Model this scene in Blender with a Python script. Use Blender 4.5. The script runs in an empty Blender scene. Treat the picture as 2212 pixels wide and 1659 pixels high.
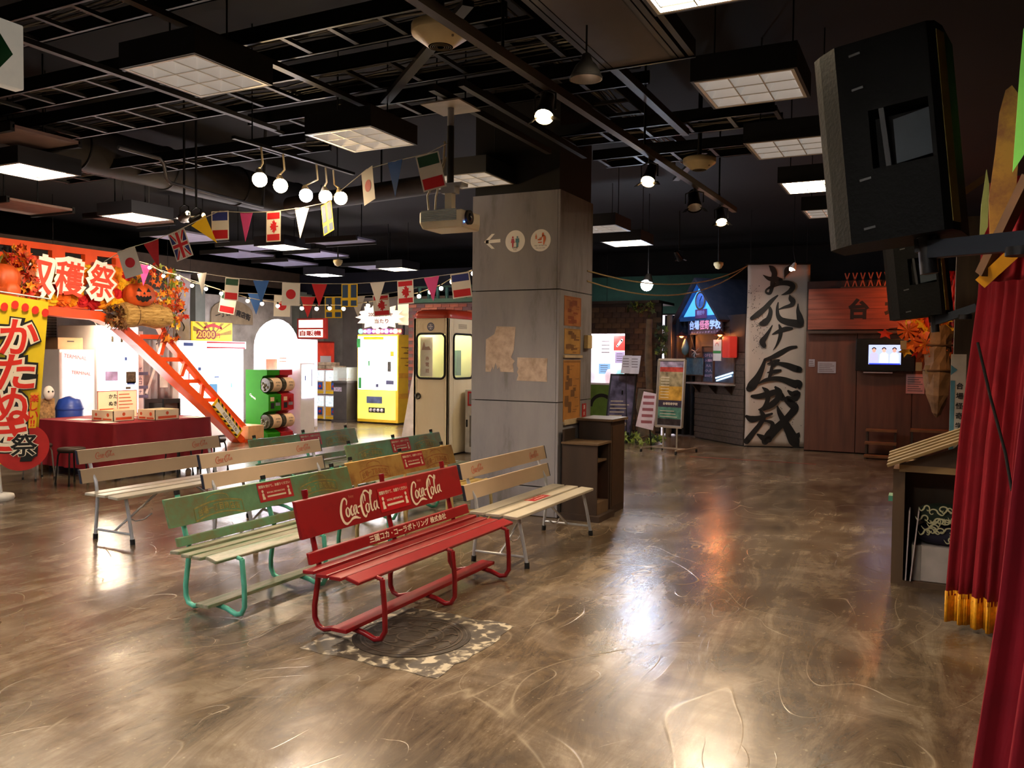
import bpy, bmesh, math, random
from mathutils import Vector as V3, Matrix
from math import pi, sin, cos, radians
random.seed(7)
S = bpy.context.scene
COL = S.collection

# ------------------------------------------------------------------ camera
YAW, PITCH, ROLL = radians(26.7), math.atan(62.5 / 1790), 0.010
r0 = V3((cos(YAW), sin(YAW), 0)); f0 = V3((-sin(YAW), cos(YAW), 0)); u0 = V3((0, 0, 1))
fw = f0 * cos(PITCH) - u0 * sin(PITCH); up = u0 * cos(PITCH) + f0 * sin(PITCH)
rt = r0 * cos(ROLL) + up * sin(ROLL); up = up * cos(ROLL) - r0 * sin(ROLL)
cd = bpy.data.cameras.new('camera'); cd.sensor_width = 36; cd.lens = 36 * 1790 / 2212; cd.clip_start = 0.05
cam = bpy.data.objects.new('camera', cd); COL.objects.link(cam)
cam.matrix_world = Matrix(((rt.x, up.x, -fw.x, 0), (rt.y, up.y, -fw.y, 0), (rt.z, up.z, -fw.z, 1.65), (0, 0, 0, 1)))
S.camera = cam

# ------------------------------------------------------------------ world, exposure
w = bpy.data.worlds.new('world'); S.world = w; w.use_nodes = True
w.node_tree.nodes['Background'].inputs[0].default_value = (0.5, 0.6, 1, 1)
w.node_tree.nodes['Background'].inputs[1].default_value = 0.0
S.view_settings.view_transform = 'Standard'; S.view_settings.look = 'None'
S.view_settings.gamma = 1; S.view_settings.use_curve_mapping = False
S.view_settings.exposure = 1.4
PANEL_W = 24.0     # brightness of a lit ceiling panel
WARM = (1.0, 0.79, 0.54)
def lamp(name, kind, loc, power, color=WARM, size=0.1, target=None, spot=60, blend=.6, parent=None):
    l = bpy.data.lights.new(name, kind); l.energy = power; l.color = color
    if kind == 'AREA': l.size = size
    else: l.shadow_soft_size = size
    if kind == 'SPOT': l.spot_size = radians(spot); l.spot_blend = blend
    o = bpy.data.objects.new(name, l); COL.objects.link(o); o.location = loc
    if target is not None:
        o.rotation_euler = (V3(target) - V3(loc)).to_track_quat('-Z', 'Y').to_euler()
    if parent: o.parent = parent
    return o

# ------------------------------------------------------------------ materials
def lin(c):
    return tuple(((v / 12.92) if v <= 0.04045 else ((v + 0.055) / 1.055) ** 2.4) for v in c)
def rgb(h):
    return lin(tuple(int(h[i:i + 2], 16) / 255 for i in (0, 2, 4)))
MATS = {}
def M(name, hexc='808080', rough=.6, metal=0, vary=.12, scale=6, emit=0, bump=0, alpha=1, trans=0, spec=.5, stretch=None):
    if name in MATS: return MATS[name]
    m = bpy.data.materials.new(name); m.use_nodes = True; MATS[name] = m
    n = m.node_tree.nodes; l = m.node_tree.links; b = n['Principled BSDF']
    c = rgb(hexc) if isinstance(hexc, str) else hexc
    b.inputs['Roughness'].default_value = rough; b.inputs['Metallic'].default_value = metal
    b.inputs['Specular IOR Level'].default_value = spec
    b.inputs['Base Color'].default_value = (*c, 1)
    if vary or bump:
        tc = n.new('ShaderNodeTexCoord'); nz = n.new('ShaderNodeTexNoise'); nz.inputs['Scale'].default_value = scale
        nz.inputs['Detail'].default_value = 5
        src = tc.outputs['Object']
        if stretch:
            mp = n.new('ShaderNodeMapping'); mp.inputs['Scale'].default_value = stretch
            l.new(src, mp.inputs['Vector']); src = mp.outputs[0]
        l.new(src, nz.inputs['Vector'])
        if vary:
            r = n.new('ShaderNodeValToRGB'); r.color_ramp.elements[0].position = .3; r.color_ramp.elements[1].position = .7
            r.color_ramp.elements[0].color = (*[max(0, v * (1 - vary * 1.6)) for v in c], 1)
            r.color_ramp.elements[1].color = (*[min(1, v * (1 + vary)) for v in c], 1)
            l.new(nz.outputs['Fac'], r.inputs[0]); l.new(r.outputs[0], b.inputs['Base Color'])
        if bump:
            bp = n.new('ShaderNodeBump'); bp.inputs['Strength'].default_value = bump; bp.inputs['Distance'].default_value = .02
            l.new(nz.outputs['Fac'], bp.inputs['Height']); l.new(bp.outputs[0], b.inputs['Normal'])
    if emit:
        b.inputs['Emission Color'].default_value = (*c, 1); b.inputs['Emission Strength'].default_value = emit
    if trans:
        b.inputs['Transmission Weight'].default_value = trans
    if alpha < 1: b.inputs['Alpha'].default_value = alpha
    return m
def E(name, hexc, s): return M(name, hexc, rough=.5, vary=0, emit=s)
def worn(name, base, under, amount=.5, scale=5, rough=.55, stretch=None, bump=.15, third=None):
    """two-tone worn paint / stained surface"""
    if name in MATS: return MATS[name]
    m = M(name, base, rough=rough, vary=0)
    n = m.node_tree.nodes; l = m.node_tree.links; b = n['Principled BSDF']
    tc = n.new('ShaderNodeTexCoord'); src = tc.outputs['Object']
    if stretch:
        mp = n.new('ShaderNodeMapping'); mp.inputs['Scale'].default_value = stretch; l.new(src, mp.inputs[0]); src = mp.outputs[0]
    nz = n.new('ShaderNodeTexNoise'); nz.inputs['Scale'].default_value = scale; nz.inputs['Detail'].default_value = 8; nz.inputs['Roughness'].default_value = .65
    l.new(src, nz.inputs['Vector'])
    r = n.new('ShaderNodeValToRGB'); r.color_ramp.elements[0].position = max(0, amount - .08); r.color_ramp.elements[1].position = min(1, amount + .1)
    r.color_ramp.elements[0].color = (*rgb(under), 1); r.color_ramp.elements[1].color = (*rgb(base), 1)
    if third:
        e = r.color_ramp.elements.new(min(1, amount + .25)); e.color = (*rgb(third), 1)
    l.new(nz.outputs['Fac'], r.inputs[0]); l.new(r.outputs[0], b.inputs['Base Color'])
    if bump:
        bp = n.new('ShaderNodeBump'); bp.inputs['Strength'].default_value = bump; bp.inputs['Distance'].default_value = .01
        l.new(nz.outputs['Fac'], bp.inputs['Height']); l.new(bp.outputs[0], b.inputs['Normal'])
    return m

# ------------------------------------------------------------------ mesh builder
OFF = {}
class MB:
    def __init__(s): s.v = []; s.f = []; s.sm = set()
    def add(s, vs, fs, smooth=False):
        o = len(s.v); s.v += [tuple(p) for p in vs]
        for f in fs:
            if smooth: s.sm.add(len(s.f))
            s.f.append([i + o for i in f])
        return s
    def box(s, x0, x1, y0, y1, z0, z1):
        return s.add([(x0, y0, z0), (x1, y0, z0), (x1, y1, z0), (x0, y1, z0), (x0, y0, z1), (x1, y0, z1), (x1, y1, z1), (x0, y1, z1)],
                     [(0, 3, 2, 1), (4, 5, 6, 7), (0, 1, 5, 4), (1, 2, 6, 5), (2, 3, 7, 6), (3, 0, 4, 7)])
    def bar(s, a, b, w, h, upv=(0, 0, 1)):
        a = V3(a); b = V3(b); d = (b - a).normalized(); u = V3(upv)
        sd = d.cross(u)
        if sd.length < 1e-4: sd = d.cross(V3((1, 0, 0)))
        sd.normalize(); u = sd.cross(d).normalized(); sd *= w / 2; u *= h / 2
        return s.add([a - sd - u, a + sd - u, a + sd + u, a - sd + u, b - sd - u, b + sd - u, b + sd + u, b - sd + u],
                     [(0, 1, 2, 3), (7, 6, 5, 4), (0, 4, 5, 1), (1, 5, 6, 2), (2, 6, 7, 3), (3, 7, 4, 0)])
    def cyl(s, a, b, r, r2=None, n=14, caps=True):
        a = V3(a); b = V3(b); d = (b - a).normalized(); r2 = r if r2 is None else r2
        p = d.orthogonal().normalized(); q = d.cross(p)
        vs = [a + (p * cos(2 * pi * i / n) + q * sin(2 * pi * i / n)) * r for i in range(n)] + [b + (p * cos(2 * pi * i / n) + q * sin(2 * pi * i / n)) * r2 for i in range(n)]
        s.add(vs, [(i, (i + 1) % n, n + (i + 1) % n, n + i) for i in range(n)], True)
        if caps: s.add(vs, [tuple(range(n - 1, -1, -1)), tuple(range(n, 2 * n))])
        return s
    def tube(s, pts, r, n=8, closed=False):
        pts = [V3(p) for p in pts]; k = len(pts); rings = []
        p = None
        for i in range(k):
            if closed: d = pts[(i + 1) % k] - pts[i - 1]
            else: d = pts[min(i + 1, k - 1)] - pts[max(i - 1, 0)]
            d.normalize()
            if p is None: p = d.orthogonal().normalized()
            else:
                p = p - d * p.dot(d)
                p = p.normalized() if p.length > 1e-5 else d.orthogonal().normalized()
            q = d.cross(p)
            rr = r[i] if isinstance(r, (list, tuple)) else r
            rings.append([pts[i] + (p * cos(2 * pi * j / n) + q * sin(2 * pi * j / n)) * rr for j in range(n)])
        vs = [v for ring in rings for v in ring]; fs = []
        for i in range(k if closed else k - 1):
            a = i * n; b = ((i + 1) % k) * n
            fs += [(a + j, a + (j + 1) % n, b + (j + 1) % n, b + j) for j in range(n)]
        s.add(vs, fs, True)
        if not closed: s.add(vs, [tuple(range(n - 1, -1, -1)), tuple(range((k - 1) * n, k * n))])
        return s
    def lathe(s, prof, o=(0, 0, 0), n=20, axis=None, smooth=True, caps=True):
        o = V3(o); ax = V3(axis).normalized() if axis else V3((0, 0, 1))
        p = ax.orthogonal().normalized(); q = ax.cross(p); vs = []
        for r, z in prof:
            vs += [o + ax * z + (p * cos(2 * pi * j / n) + q * sin(2 * pi * j / n)) * r for j in range(n)]
        fs = [(i * n + j, i * n + (j + 1) % n, (i + 1) * n + (j + 1) % n, (i + 1) * n + j) for i in range(len(prof) - 1) for j in range(n)]
        s.add(vs, fs, smooth)
        if caps and prof[0][0] > 1e-4: s.add(vs, [tuple(range(n - 1, -1, -1))])
        if caps and prof[-1][0] > 1e-4: s.add(vs, [tuple(range((len(prof) - 1) * n, len(prof) * n))])
        return s
    def ball(s, c, r, n=12, k=8):
        r = r if isinstance(r, (tuple, list)) else (r, r, r); vs = []
        for i in range(k + 1):
            a = pi * i / k
            vs += [(c[0] + r[0] * sin(a) * cos(2 * pi * j / n), c[1] + r[1] * sin(a) * sin(2 * pi * j / n), c[2] + r[2] * cos(a)) for j in range(n)]
        return s.add(vs, [(i * n + j, (i + 1) * n + j, (i + 1) * n + (j + 1) % n, i * n + (j + 1) % n) for i in range(k) for j in range(n)], True)
    def prism(s, poly, o, u, v, t):
        """polygon in the (u,v) plane at o, thickness t along u x v (centred behind the face)"""
        o = V3(o); u = V3(u); v = V3(v); nn = u.cross(v).normalized(); k = len(poly)
        fr = [o + u * a + v * b for a, b in poly]; bk = [p - nn * t for p in fr]
        return s.add(fr + bk, [tuple(range(k)), tuple(range(2 * k - 1, k - 1, -1))] + [(i, k + i, k + (i + 1) % k, (i + 1) % k) for i in range(k)])
    def grid(s, fn, nu, nv, smooth=True):
        vs = [fn(i / nu, j / nv) for j in range(nv + 1) for i in range(nu + 1)]
        return s.add(vs, [(j * (nu + 1) + i, j * (nu + 1) + i + 1, (j + 1) * (nu + 1) + i + 1, (j + 1) * (nu + 1) + i) for j in range(nv) for i in range(nu)], smooth)
    def build(s, name, mat, parent=None, loc=None, bevel=0, solid=0):
        off = OFF.get(parent.name) if parent else None
        if off: s.v = [(a - off[0], b - off[1], c - off[2]) for a, b, c in s.v]
        me = bpy.data.meshes.new(name); me.from_pydata(s.v, [], s.f)
        if s.sm:
            for i in s.sm: me.polygons[i].use_smooth = True
        me.materials.append(mat); me.validate()
        o = bpy.data.objects.new(name, me); COL.objects.link(o)
        if loc is not None: o.location = loc
        if parent: o.parent = parent
        if off: OFF[o.name] = off
        if solid:
            md = o.modifiers.new('solid', 'SOLIDIFY'); md.thickness = solid; md.offset = 0
        if bevel:
            md = o.modifiers.new('bevel', 'BEVEL'); md.width = bevel; md.segments = 2; md.limit_method = 'ANGLE'
        return o
def thing(name, label, cat, loc=(0, 0, 0), rz=0, group=None):
    o = bpy.data.objects.new(name, None); COL.objects.link(o); o.empty_display_size = .1
    o.location = loc; o.rotation_euler = (0, 0, rz)
    return tag(o, label, cat, group)
def wthing(name, label, cat, loc, group=None):
    """a thing whose parts are given in room coordinates"""
    o = thing(name, label, cat, loc, 0, group); OFF[o.name] = tuple(loc); return o
def tag(o, label, cat, group=None):
    o['label'] = label; o['category'] = cat
    if group: o['group'] = group
    return o
def struct(o): o['kind'] = 'structure'; return o
def kids(o): return [c for c in bpy.data.objects if c.parent == o]
def dup(root, loc, rz=None, label=None, group=None):
    def cp(o, p):
        c = o.copy(); COL.objects.link(c); c.parent = p
        for k in KID.get(o.name, []): cp(k, c)
        return c
    KID = {}
    for o in bpy.data.objects:
        if o.parent: KID.setdefault(o.parent.name, []).append(o)
    r = cp(root, None); r.location = loc
    if rz is not None: r.rotation_euler = (0, 0, rz)
    if label: r['label'] = label
    if group: r['group'] = group
    return r
def inst(me, name, parent, loc=(0, 0, 0), rot=(0, 0, 0), scale=(1, 1, 1)):
    o = bpy.data.objects.new(name, me); COL.objects.link(o); o.parent = parent
    o.location = loc; o.rotation_euler = rot; o.scale = scale
    return o
def mesh_of(mb, name, mat):
    me = bpy.data.meshes.new(name); me.from_pydata(mb.v, [], mb.f)
    for i in mb.sm: me.polygons[i].use_smooth = True
    me.materials.append(mat); return me

# ------------------------------------------------------------------ flat lettering and brush strokes
TCACHE = {}
def glyphs(s, bold=0, res=3):
    """2D vertices and faces of a line of text, centred, height of one em = 1"""
    k = (s, bold, res)
    if k in TCACHE: return TCACHE[k]
    c = bpy.data.curves.new('txt', 'FONT'); c.body = s; c.size = 1; c.resolution_u = res; c.bevel_depth = bold; c.bevel_resolution = 2
    o = bpy.data.objects.new('txt', c); COL.objects.link(o)
    me = bpy.data.meshes.new_from_object(o.evaluated_get(bpy.context.evaluated_depsgraph_get()))
    vs = [(v.co.x, v.co.y, v.co.z / bold if bold else 0) for v in me.vertices]; fs = [tuple(p.vertices) for p in me.polygons]
    bpy.data.objects.remove(o); bpy.data.curves.remove(c); bpy.data.meshes.remove(me)
    if not vs: vs = [(0, 0, 0)]
    xs = [a for a, b, z in vs]; ys = [b for a, b, z in vs]
    cx, cy = (min(xs) + max(xs)) / 2, (min(ys) + max(ys)) / 2
    TCACHE[k] = ([(a - cx, b - cy, z) for a, b, z in vs], fs, max(xs) - min(xs), max(ys) - min(ys))
    return TCACHE[k]
class Print:
    """flat marks laid on a surface: frame o,u,v (metres), lifted along u x v"""
    def __init__(s, o, u, v, lift=.002):
        s.o = V3(o); s.u = V3(u).normalized(); s.v = V3(v).normalized(); s.n = s.u.cross(s.v).normalized(); s.lift = lift; s.mb = MB()
    def P(s, a, b, k=0): return s.o + s.u * a + s.v * b + s.n * (s.lift + k)
    def text(s, t, x, y, w=None, h=None, bold=0, rot=0, shear=0, k=0, curve=0, th=.0006):
        vs, fs, W, H = glyphs(t, bold); 
        sx = w / W if w else None; sy = h / H if h else None
        if sx is None: sx = sy
        if sy is None: sy = sx
        c, d = cos(rot), sin(rot); out = []
        for a, b, z in vs:
            a *= sx; b *= sy; a += b * shear; b -= curve * a * a
            out.append(s.P(x + a * c - b * d, y + a * d + b * c, k + z * th))
        s.mb.add(out, fs); return s
    def rect(s, x0, x1, y0, y1, k=0): return s.poly([(x0, y0), (x1, y0), (x1, y1), (x0, y1)], k)
    def poly(s, pts, k=0):
        s.mb.add([s.P(a, b, k) for a, b in pts], [tuple(range(len(pts)))]); return s
    def disc(s, x, y, r, ry=None, n=24, k=0):
        ry = ry or r; return s.poly([(x + r * cos(2 * pi * i / n), y + ry * sin(2 * pi * i / n)) for i in range(n)], k)
    def ring(s, x, y, r0, r1, n=28, a0=0, a1=2 * pi, k=0, asp=1):
        vs = []; 
        for i in range(n + 1):
            a = a0 + (a1 - a0) * i / n
            vs += [s.P(x + r0 * cos(a), y + r0 * asp * sin(a), k), s.P(x + r1 * cos(a), y + r1 * asp * sin(a), k)]
        s.mb.add(vs, [(2 * i, 2 * i + 1, 2 * i + 3, 2 * i + 2) for i in range(n)]); return s
    def brush(s, pts, sx=1, sy=1, ox=0, oy=0, k=0, sub=6, wk=None):
        """stroke through (x,y,width) points"""
        wk = sx if wk is None else wk
        p = [(ox + a * sx, oy + b * sy, c * wk) for a, b, c in pts]; q = [p[0]] + p + [p[-1]]; cur = []
        for i in range(1, len(q) - 2):
            for j in range(sub):
                t = j / sub; r = []
                for d in range(3):
                    p0, p1, p2, p3 = q[i - 1][d], q[i][d], q[i + 1][d], q[i + 2][d]
                    r.append(.5 * (2 * p1 + (p2 - p0) * t + (2 * p0 - 5 * p1 + 4 * p2 - p3) * t * t + (3 * p1 - p0 - 3 * p2 + p3) * t ** 3))
                cur.append(r)
        cur.append(list(p[-1])); L = []; R = []
        for i, (x, y, wd) in enumerate(cur):
            a = cur[max(0, i - 1)]; b = cur[min(len(cur) - 1, i + 1)]; dx, dy = b[0] - a[0], b[1] - a[1]; m = math.hypot(dx, dy) or 1
            nx, ny = -dy / m, dx / m; wd = max(wd, .0002) / 2
            L.append((x + nx * wd, y + ny * wd)); R.append((x - nx * wd, y - ny * wd))
        vs = [s.P(a, b, k) for pr in zip(L, R) for a, b in pr]
        s.mb.add(vs, [(2 * i, 2 * i + 1, 2 * i + 3, 2 * i + 2) for i in range(len(cur) - 1)])
        for e in (cur[0], cur[-1]): s.disc(e[0], e[1], max(e[2], .0002) / 2, n=10, k=k)
        return s
    def build(s, name, mat, parent=None, loc=None):
        o = s.mb.build(name, mat, parent)
        if loc is not None: o.location = loc
        return o

# ================================================================== the room
def floor_material():
    m = bpy.data.materials.new('polished_mortar'); m.use_nodes = True; n = m.node_tree.nodes; l = m.node_tree.links; b = n['Principled BSDF']
    tc = n.new('ShaderNodeTexCoord')
    def noise(scale, detail=4, dist=0, rough=.5, st=None, off=(0, 0, 0), rot=0):
        mp = n.new('ShaderNodeMapping'); mp.inputs['Scale'].default_value = st or (1, 1, 1); mp.inputs['Location'].default_value = off; mp.inputs['Rotation'].default_value = (0, 0, rot)
        l.new(tc.outputs['Object'], mp.inputs[0])
        t = n.new('ShaderNodeTexNoise'); t.inputs['Scale'].default_value = scale; t.inputs['Detail'].default_value = detail
        t.inputs['Distortion'].default_value = dist; t.inputs['Roughness'].default_value = rough
        l.new(mp.outputs[0], t.inputs['Vector']); return t.outputs['Fac']
    def math_(op, a, c=None, d=None):
        t = n.new('ShaderNodeMath'); t.operation = op
        for i, x in enumerate((a, c, d)):
            if x is None: continue
            if isinstance(x, (int, float)): t.inputs[i].default_value = x
            else: l.new(x, t.inputs[i])
        return t.outputs[0]
    def ramp(fac, stops):
        r = n.new('ShaderNodeValToRGB'); e = r.color_ramp.elements
        while len(e) < len(stops): e.new(.5)
        for i, (p, c) in enumerate(stops):
            e[i].position = p; e[i].color = (*rgb(c), 1) if isinstance(c, str) else (c, c, c, 1)
        l.new(fac, r.inputs[0]); return r.outputs[0]
    def mix(fac, a, c):
        t = n.new('ShaderNodeMix'); t.data_type = 'RGBA'
        l.new(fac, t.inputs[0]) if not isinstance(fac, (int, float)) else setattr(t.inputs[0], 'default_value', fac)
        for i, x in ((6, a), (7, c)):
            if isinstance(x, str): t.inputs[i].default_value = (*rgb(x), 1)
            else: l.new(x, t.inputs[i])
        return t.outputs[2]
    base = ramp(noise(.8, 9, 1.2, .6), [(.36, '42342a'), (.5, '675642'), (.62, '8c7d6c')])
    streak = ramp(noise(3.2, 12, 1.4, .74, (1, .25, 1), rot=.5), [(.40, '2e241a'), (.50, '67553f'), (.60, '9c8b74')])
    col = mix(.45, base, streak)
    streak2 = ramp(noise(3.2, 8, 2.2, .65, (.3, 1, 1), (4, 2, 0), .9), [(.35, 0.0), (.62, 1.0)])
    col = mix(math_('MULTIPLY', streak2, .45), col, '4a3c2e')
    # trowel arcs: contour lines of a slowly varying field, broken up by a mask
    def lines(scale, k, wdt, off, st=None, rot=0):
        f = noise(scale, 1.2, .9, .45, st, off, rot)
        fr = math_('FRACT', math_('MULTIPLY', f, k))
        d = math_('ABSOLUTE', math_('SUBTRACT', fr, .5))
        return ramp(d, [(0, 1.0), (wdt, 0.0)])
    l1 = lines(.75, 9, .014, (0, 0, 0), (1, .5, 1), .5); l2 = lines(1.5, 8, .018, (7, 3, 0), (1, .55, 1), .7)
    mask1 = ramp(noise(1.3, 4, .3, off=(9, 9, 0)), [(.45, 0.0), (.57, 1.0)])
    mask2 = ramp(noise(1.1, 4, .3, off=(2, 5, 0)), [(.46, 0.0), (.58, 1.0)])
    la = math_('MULTIPLY', l1, mask1); lb = math_('MULTIPLY', l2, mask2)
    ln = math_('MAXIMUM', la, lb)
    col = mix(math_('MULTIPLY', ln, .36), col, 'b8a78c')
    spots = ramp(noise(34, 3, 0, .5), [(.66, 0.0), (.72, 1.0)])
    col = mix(math_('MULTIPLY', spots, .35), col, 'b3a284')
    l.new(col, b.inputs['Base Color'])
    rg = ramp(noise(.9, 6, .5, off=(3, 1, 0)), [(.3, .15), (.7, .30)])
    l.new(rg, b.inputs['Roughness'])
    b.inputs['Specular IOR Level'].default_value = .55
    hgt = math_('ADD', math_('MULTIPLY', noise(3.2, 12, 1.4, .74, (1, .25, 1), rot=.5), .5), math_('MULTIPLY', ln, .35))
    bp = n.new('ShaderNodeBump'); bp.inputs['Strength'].default_value = .16; bp.inputs['Distance'].default_value = .02
    l.new(hgt, bp.inputs['Height']); l.new(bp.outputs[0], b.inputs['Normal'])
    return m
X0, X1, Y0, Y1, CEIL = -19, 3.6, -6, 21, 4.35
FLOOR = floor_material()
struct(MB().box(X0, X1, Y0, Y1, -.1, 0).build('floor', FLOOR))
BLACK = M('black_paint', '0d0c0d', .75, vary=.3, scale=3)
CEILM = M('dark_ceiling', '080606', .9, vary=.3, scale=2)
struct(MB().box(X0, X1, Y0, Y1, CEIL, CEIL + .1).build('ceiling', CEILM))
CONC = worn('concrete_wall', 'c4beb8', 'a09890', .45, 1.2, .8, third='d0cac4')
DARKWALL = M('dark_wall', '1a1614', .8, vary=.3, scale=2)
NAVY = M('navy_paint', '14182a', .7, vary=.2, scale=1)
struct(MB().box(X0 - .1, X0, Y0, Y1, 0, CEIL).build('wall_left', DARKWALL))
struct(MB().box(X1, X1 + .1, Y0, Y1, 0, CEIL).build('wall_right', DARKWALL))
struct(MB().box(X0, X1, Y0 - .1, Y0, 0, CEIL).build('wall_front', M('beige_wall', '6e6252', .8)))
struct(MB().box(X0, X1, Y1, Y1 + .1, 0, CEIL).build('wall_back', DARKWALL))
# concrete wall behind the vending machines, dark blue beam above it
wb = struct(MB().box(-19, -9.1, 18.2, 18.4, 0, 3.15).build('wall_concrete', CONC))
beam = struct(MB().box(-19, -8.6, 17.2, 17.6, 3.2, 3.72).build('trim_1', NAVY))
struct(MB().box(-15.2, -15.0, 3, 13.3, 0, 3.0).build('wall_shop_left', worn('shop_wall', '9c8f86', '7d7068', .42, 1.5, .8)))
struct(MB().box(-15.2, -15.0, 13.3, 18.2, 0, 3.3).build('wall_shop_far', CONC))
struct(MB().box(-15.3, -15.0, 3, 18.2, 3.0, 3.75).build('trim_2', M('beam_brown', '4a3c30', .7)))

# ------------------------------------------------------------------ the pillar
CONCP = worn('pillar_concrete', '86838a', '5c5650', .36, 1.5, .72, stretch=(2.0, 2.0, .5), third='908d92', bump=.05)
PX0, PX1, PY0, PY1 = -4.336, -3.33, 7.66, 8.56
pil = wthing('concrete_pillar', 'grey concrete-panelled square pillar with restroom signs and torn posters', 'pillar', ((PX0 + PX1) / 2, (PY0 + PY1) / 2, 0))
MB().box(PX0 + .03, PX1 - .03, PY0 + .03, PY1 - .03, 0, 3.30).build('core', BLACK, pil)
MB().box(PX0 + .02, PX1 - .02, PY0 + .02, PY1 - .02, 3.30, CEIL).build('upper_shaft', BLACK, pil)
for z0, z1 in ((.005, .30), (.31, 1.17), (1.178, 2.314), (2.322, 3.314)):
    MB().box(PX0, PX1 - .028, PY0, PY0 + .028, z0, z1).build('panel', CONCP, pil, bevel=.004)
    MB().box(PX1 - .028, PX1, PY0 + .002, PY1, z0, z1).build('panel', CONCP, pil, bevel=.004)
    MB().box(PX0, PX0 + .028, PY0 + .028, PY1 - .028, z0, z1).build('panel', CONCP, pil)
    MB().box(PX0, PX1 - .028, PY1 - .028, PY1, z0, z1).build('panel', CONCP, pil)
FX, FZ = (1, 0, 0), (0, 0, 1)
WHITE = M('white_print', 'eeeae6', .5, vary=.03)
def pf(px_l):   # a print on the camera-side face of the pillar
    return Print((0, PY0, 0), FX, FZ, .003)
# arrow
a0 = (-4.195,7.66,2.83); a1 = (-4.003,7.66,2.82); ah = 0.072
p = Print((a0[0], PY0, a0[2]), FX, FZ, .003); L = a1[0] - a0[0]
p.poly([(.02, -.018), (L, -.012), (L, .022), (.02, .018)])
p.poly([(0, 0), (L * .47, ah * 1.1), (L * .66, ah * 1.1), (L * .24, 0), (L * .66, -ah * 1.05), (L * .47, -ah * 1.05)])
tag(p.build('arrow_marking', WHITE), 'white arrow pointing left painted on the concrete pillar', 'arrow')
def sign_disc(c, r, name, label):
    t = wthing(name, label, 'sign', (c[0], PY0, c[2]))
    q = Print((c[0], PY0, c[2]), FX, FZ, .002); q.disc(0, 0, r, n=40); q.build('disc', WHITE, t); return t, c, r
def person_mark(q, x, s, skirt):
    q.disc(x, .40 * s, .10 * s)
    if skirt: q.poly([(x - .13 * s, .27 * s), (x + .13 * s, .27 * s), (x + .22 * s, -.15 * s), (x + .1 * s, -.18 * s), (x + .08 * s, -.62 * s), (x - .08 * s, -.62 * s), (x - .1 * s, -.18 * s), (x - .22 * s, -.15 * s)])
    else: q.poly([(x - .2 * s, .27 * s), (x + .2 * s, .27 * s), (x + .22 * s, -.15 * s), (x + .13 * s, -.15 * s), (x + .12 * s, -.62 * s), (x - .12 * s, -.62 * s), (x - .13 * s, -.15 * s), (x - .22 * s, -.15 * s)])
INK = M('dark_ink', '2a2624', .6, vary=.05)
t, c, r = sign_disc((-3.832,7.66,2.82), .112, 'restroom_sign', 'round white restroom sign with red woman and blue man figures')
q = Print((c[0], PY0, c[2]), FX, FZ, .004); person_mark(q, -.026, .10, True); q.build('woman_figure', M('sign_red', 'c0304a', .5), t)
q = Print((c[0], PY0, c[2]), FX, FZ, .004); person_mark(q, .026, .10, False); q.build('man_figure', M('sign_teal', '3f7f92', .5), t)
q = Print((c[0], PY0, c[2]), FX, FZ, .004); q.text('お手洗', 0, -.066, w=.058, bold=.01); q.text('Toilet', 0, -.088, w=.042); q.build('lettering', INK, t)
t, c, r = sign_disc((-3.544,7.66,2.814), .112, 'baby_care_sign', 'round white baby care room sign with orange nursing figures')
q = Print((c[0], PY0, c[2]), FX, FZ, .004)
K7 = .76
for st in ([(.028, .068, .02), (.055, .045, .034), (.058, .01, .036), (.05, -.03, .022), (.048, -.055, .014)], [(.04, .06, .014), (.015, .035, .012), (-.01, .03, .01)], [(-.035, .008, .016), (0, .012, .026), (.012, .018, .016)]): q.brush([(a_ * K7, b_ * K7, c_ * K7) for a_, b_, c_ in st])
q.disc(.027, .066, .011); q.rect(-.027, .015, -.026, -.015); q.poly([(-.057, .015), (-.042, .015), (-.042, .046), (-.046, .055), (-.053, .055), (-.057, .046)]); q.disc(-.05, .063, .005); q.build('nursing_figures', M('sign_orange', 'd8642a', .5), t)
q = Print((c[0], PY0, c[2]), FX, FZ, .004); q.text('ベビーケアルーム', 0, -.052, w=.14, bold=.01); q.text('Baby care room', 0, -.078, w=.10); q.build('lettering', INK, t)
# torn posters on the front face
PAPER = worn('old_paper', 'bca696', 'a08a78', .42, 9, .8, third='ccb8a8')
def torn(px_pts, name, label):
    pts = px_pts; c = pts[0]
    q = MB().prism([(a[0] - c[0], a[2] - c[2]) for a in pts], (c[0], PY0 - .003, c[2]), FX, FZ, .0025)
    return tag(q.build(name, PAPER), label, 'poster')
torn([(-4.165,7.66,1.472), (-4.104,7.66,1.473), (-4.082,7.66,1.527), (-4.066,7.66,1.493), (-4.045,7.66,1.571), (-4.022,7.66,1.499), (-4,7.66,1.528), (-3.989,7.66,1.475), (-3.833,7.66,1.473), (-3.844,7.66,1.559), (-3.823,7.66,1.588), (-3.866,7.66,1.626), (-3.835,7.66,1.703), (-3.816,7.66,1.941), (-4.038,7.66,1.948), (-4.064,7.66,1.866), (-4.163,7.66,1.812)], 'torn_poster', 'taller torn brown paper poster with ragged lower edge on the pillar')
torn([(-3.799,7.66,1.388), (-3.779,7.66,1.446), (-3.795,7.66,1.474), (-3.78,7.66,1.512), (-3.796,7.66,1.541), (-3.792,7.66,1.627), (-3.452,7.66,1.621), (-3.46,7.66,1.499), (-3.454,7.66,1.382)], 'torn_poster', 'smaller landscape torn brown paper poster low on the pillar')
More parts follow.
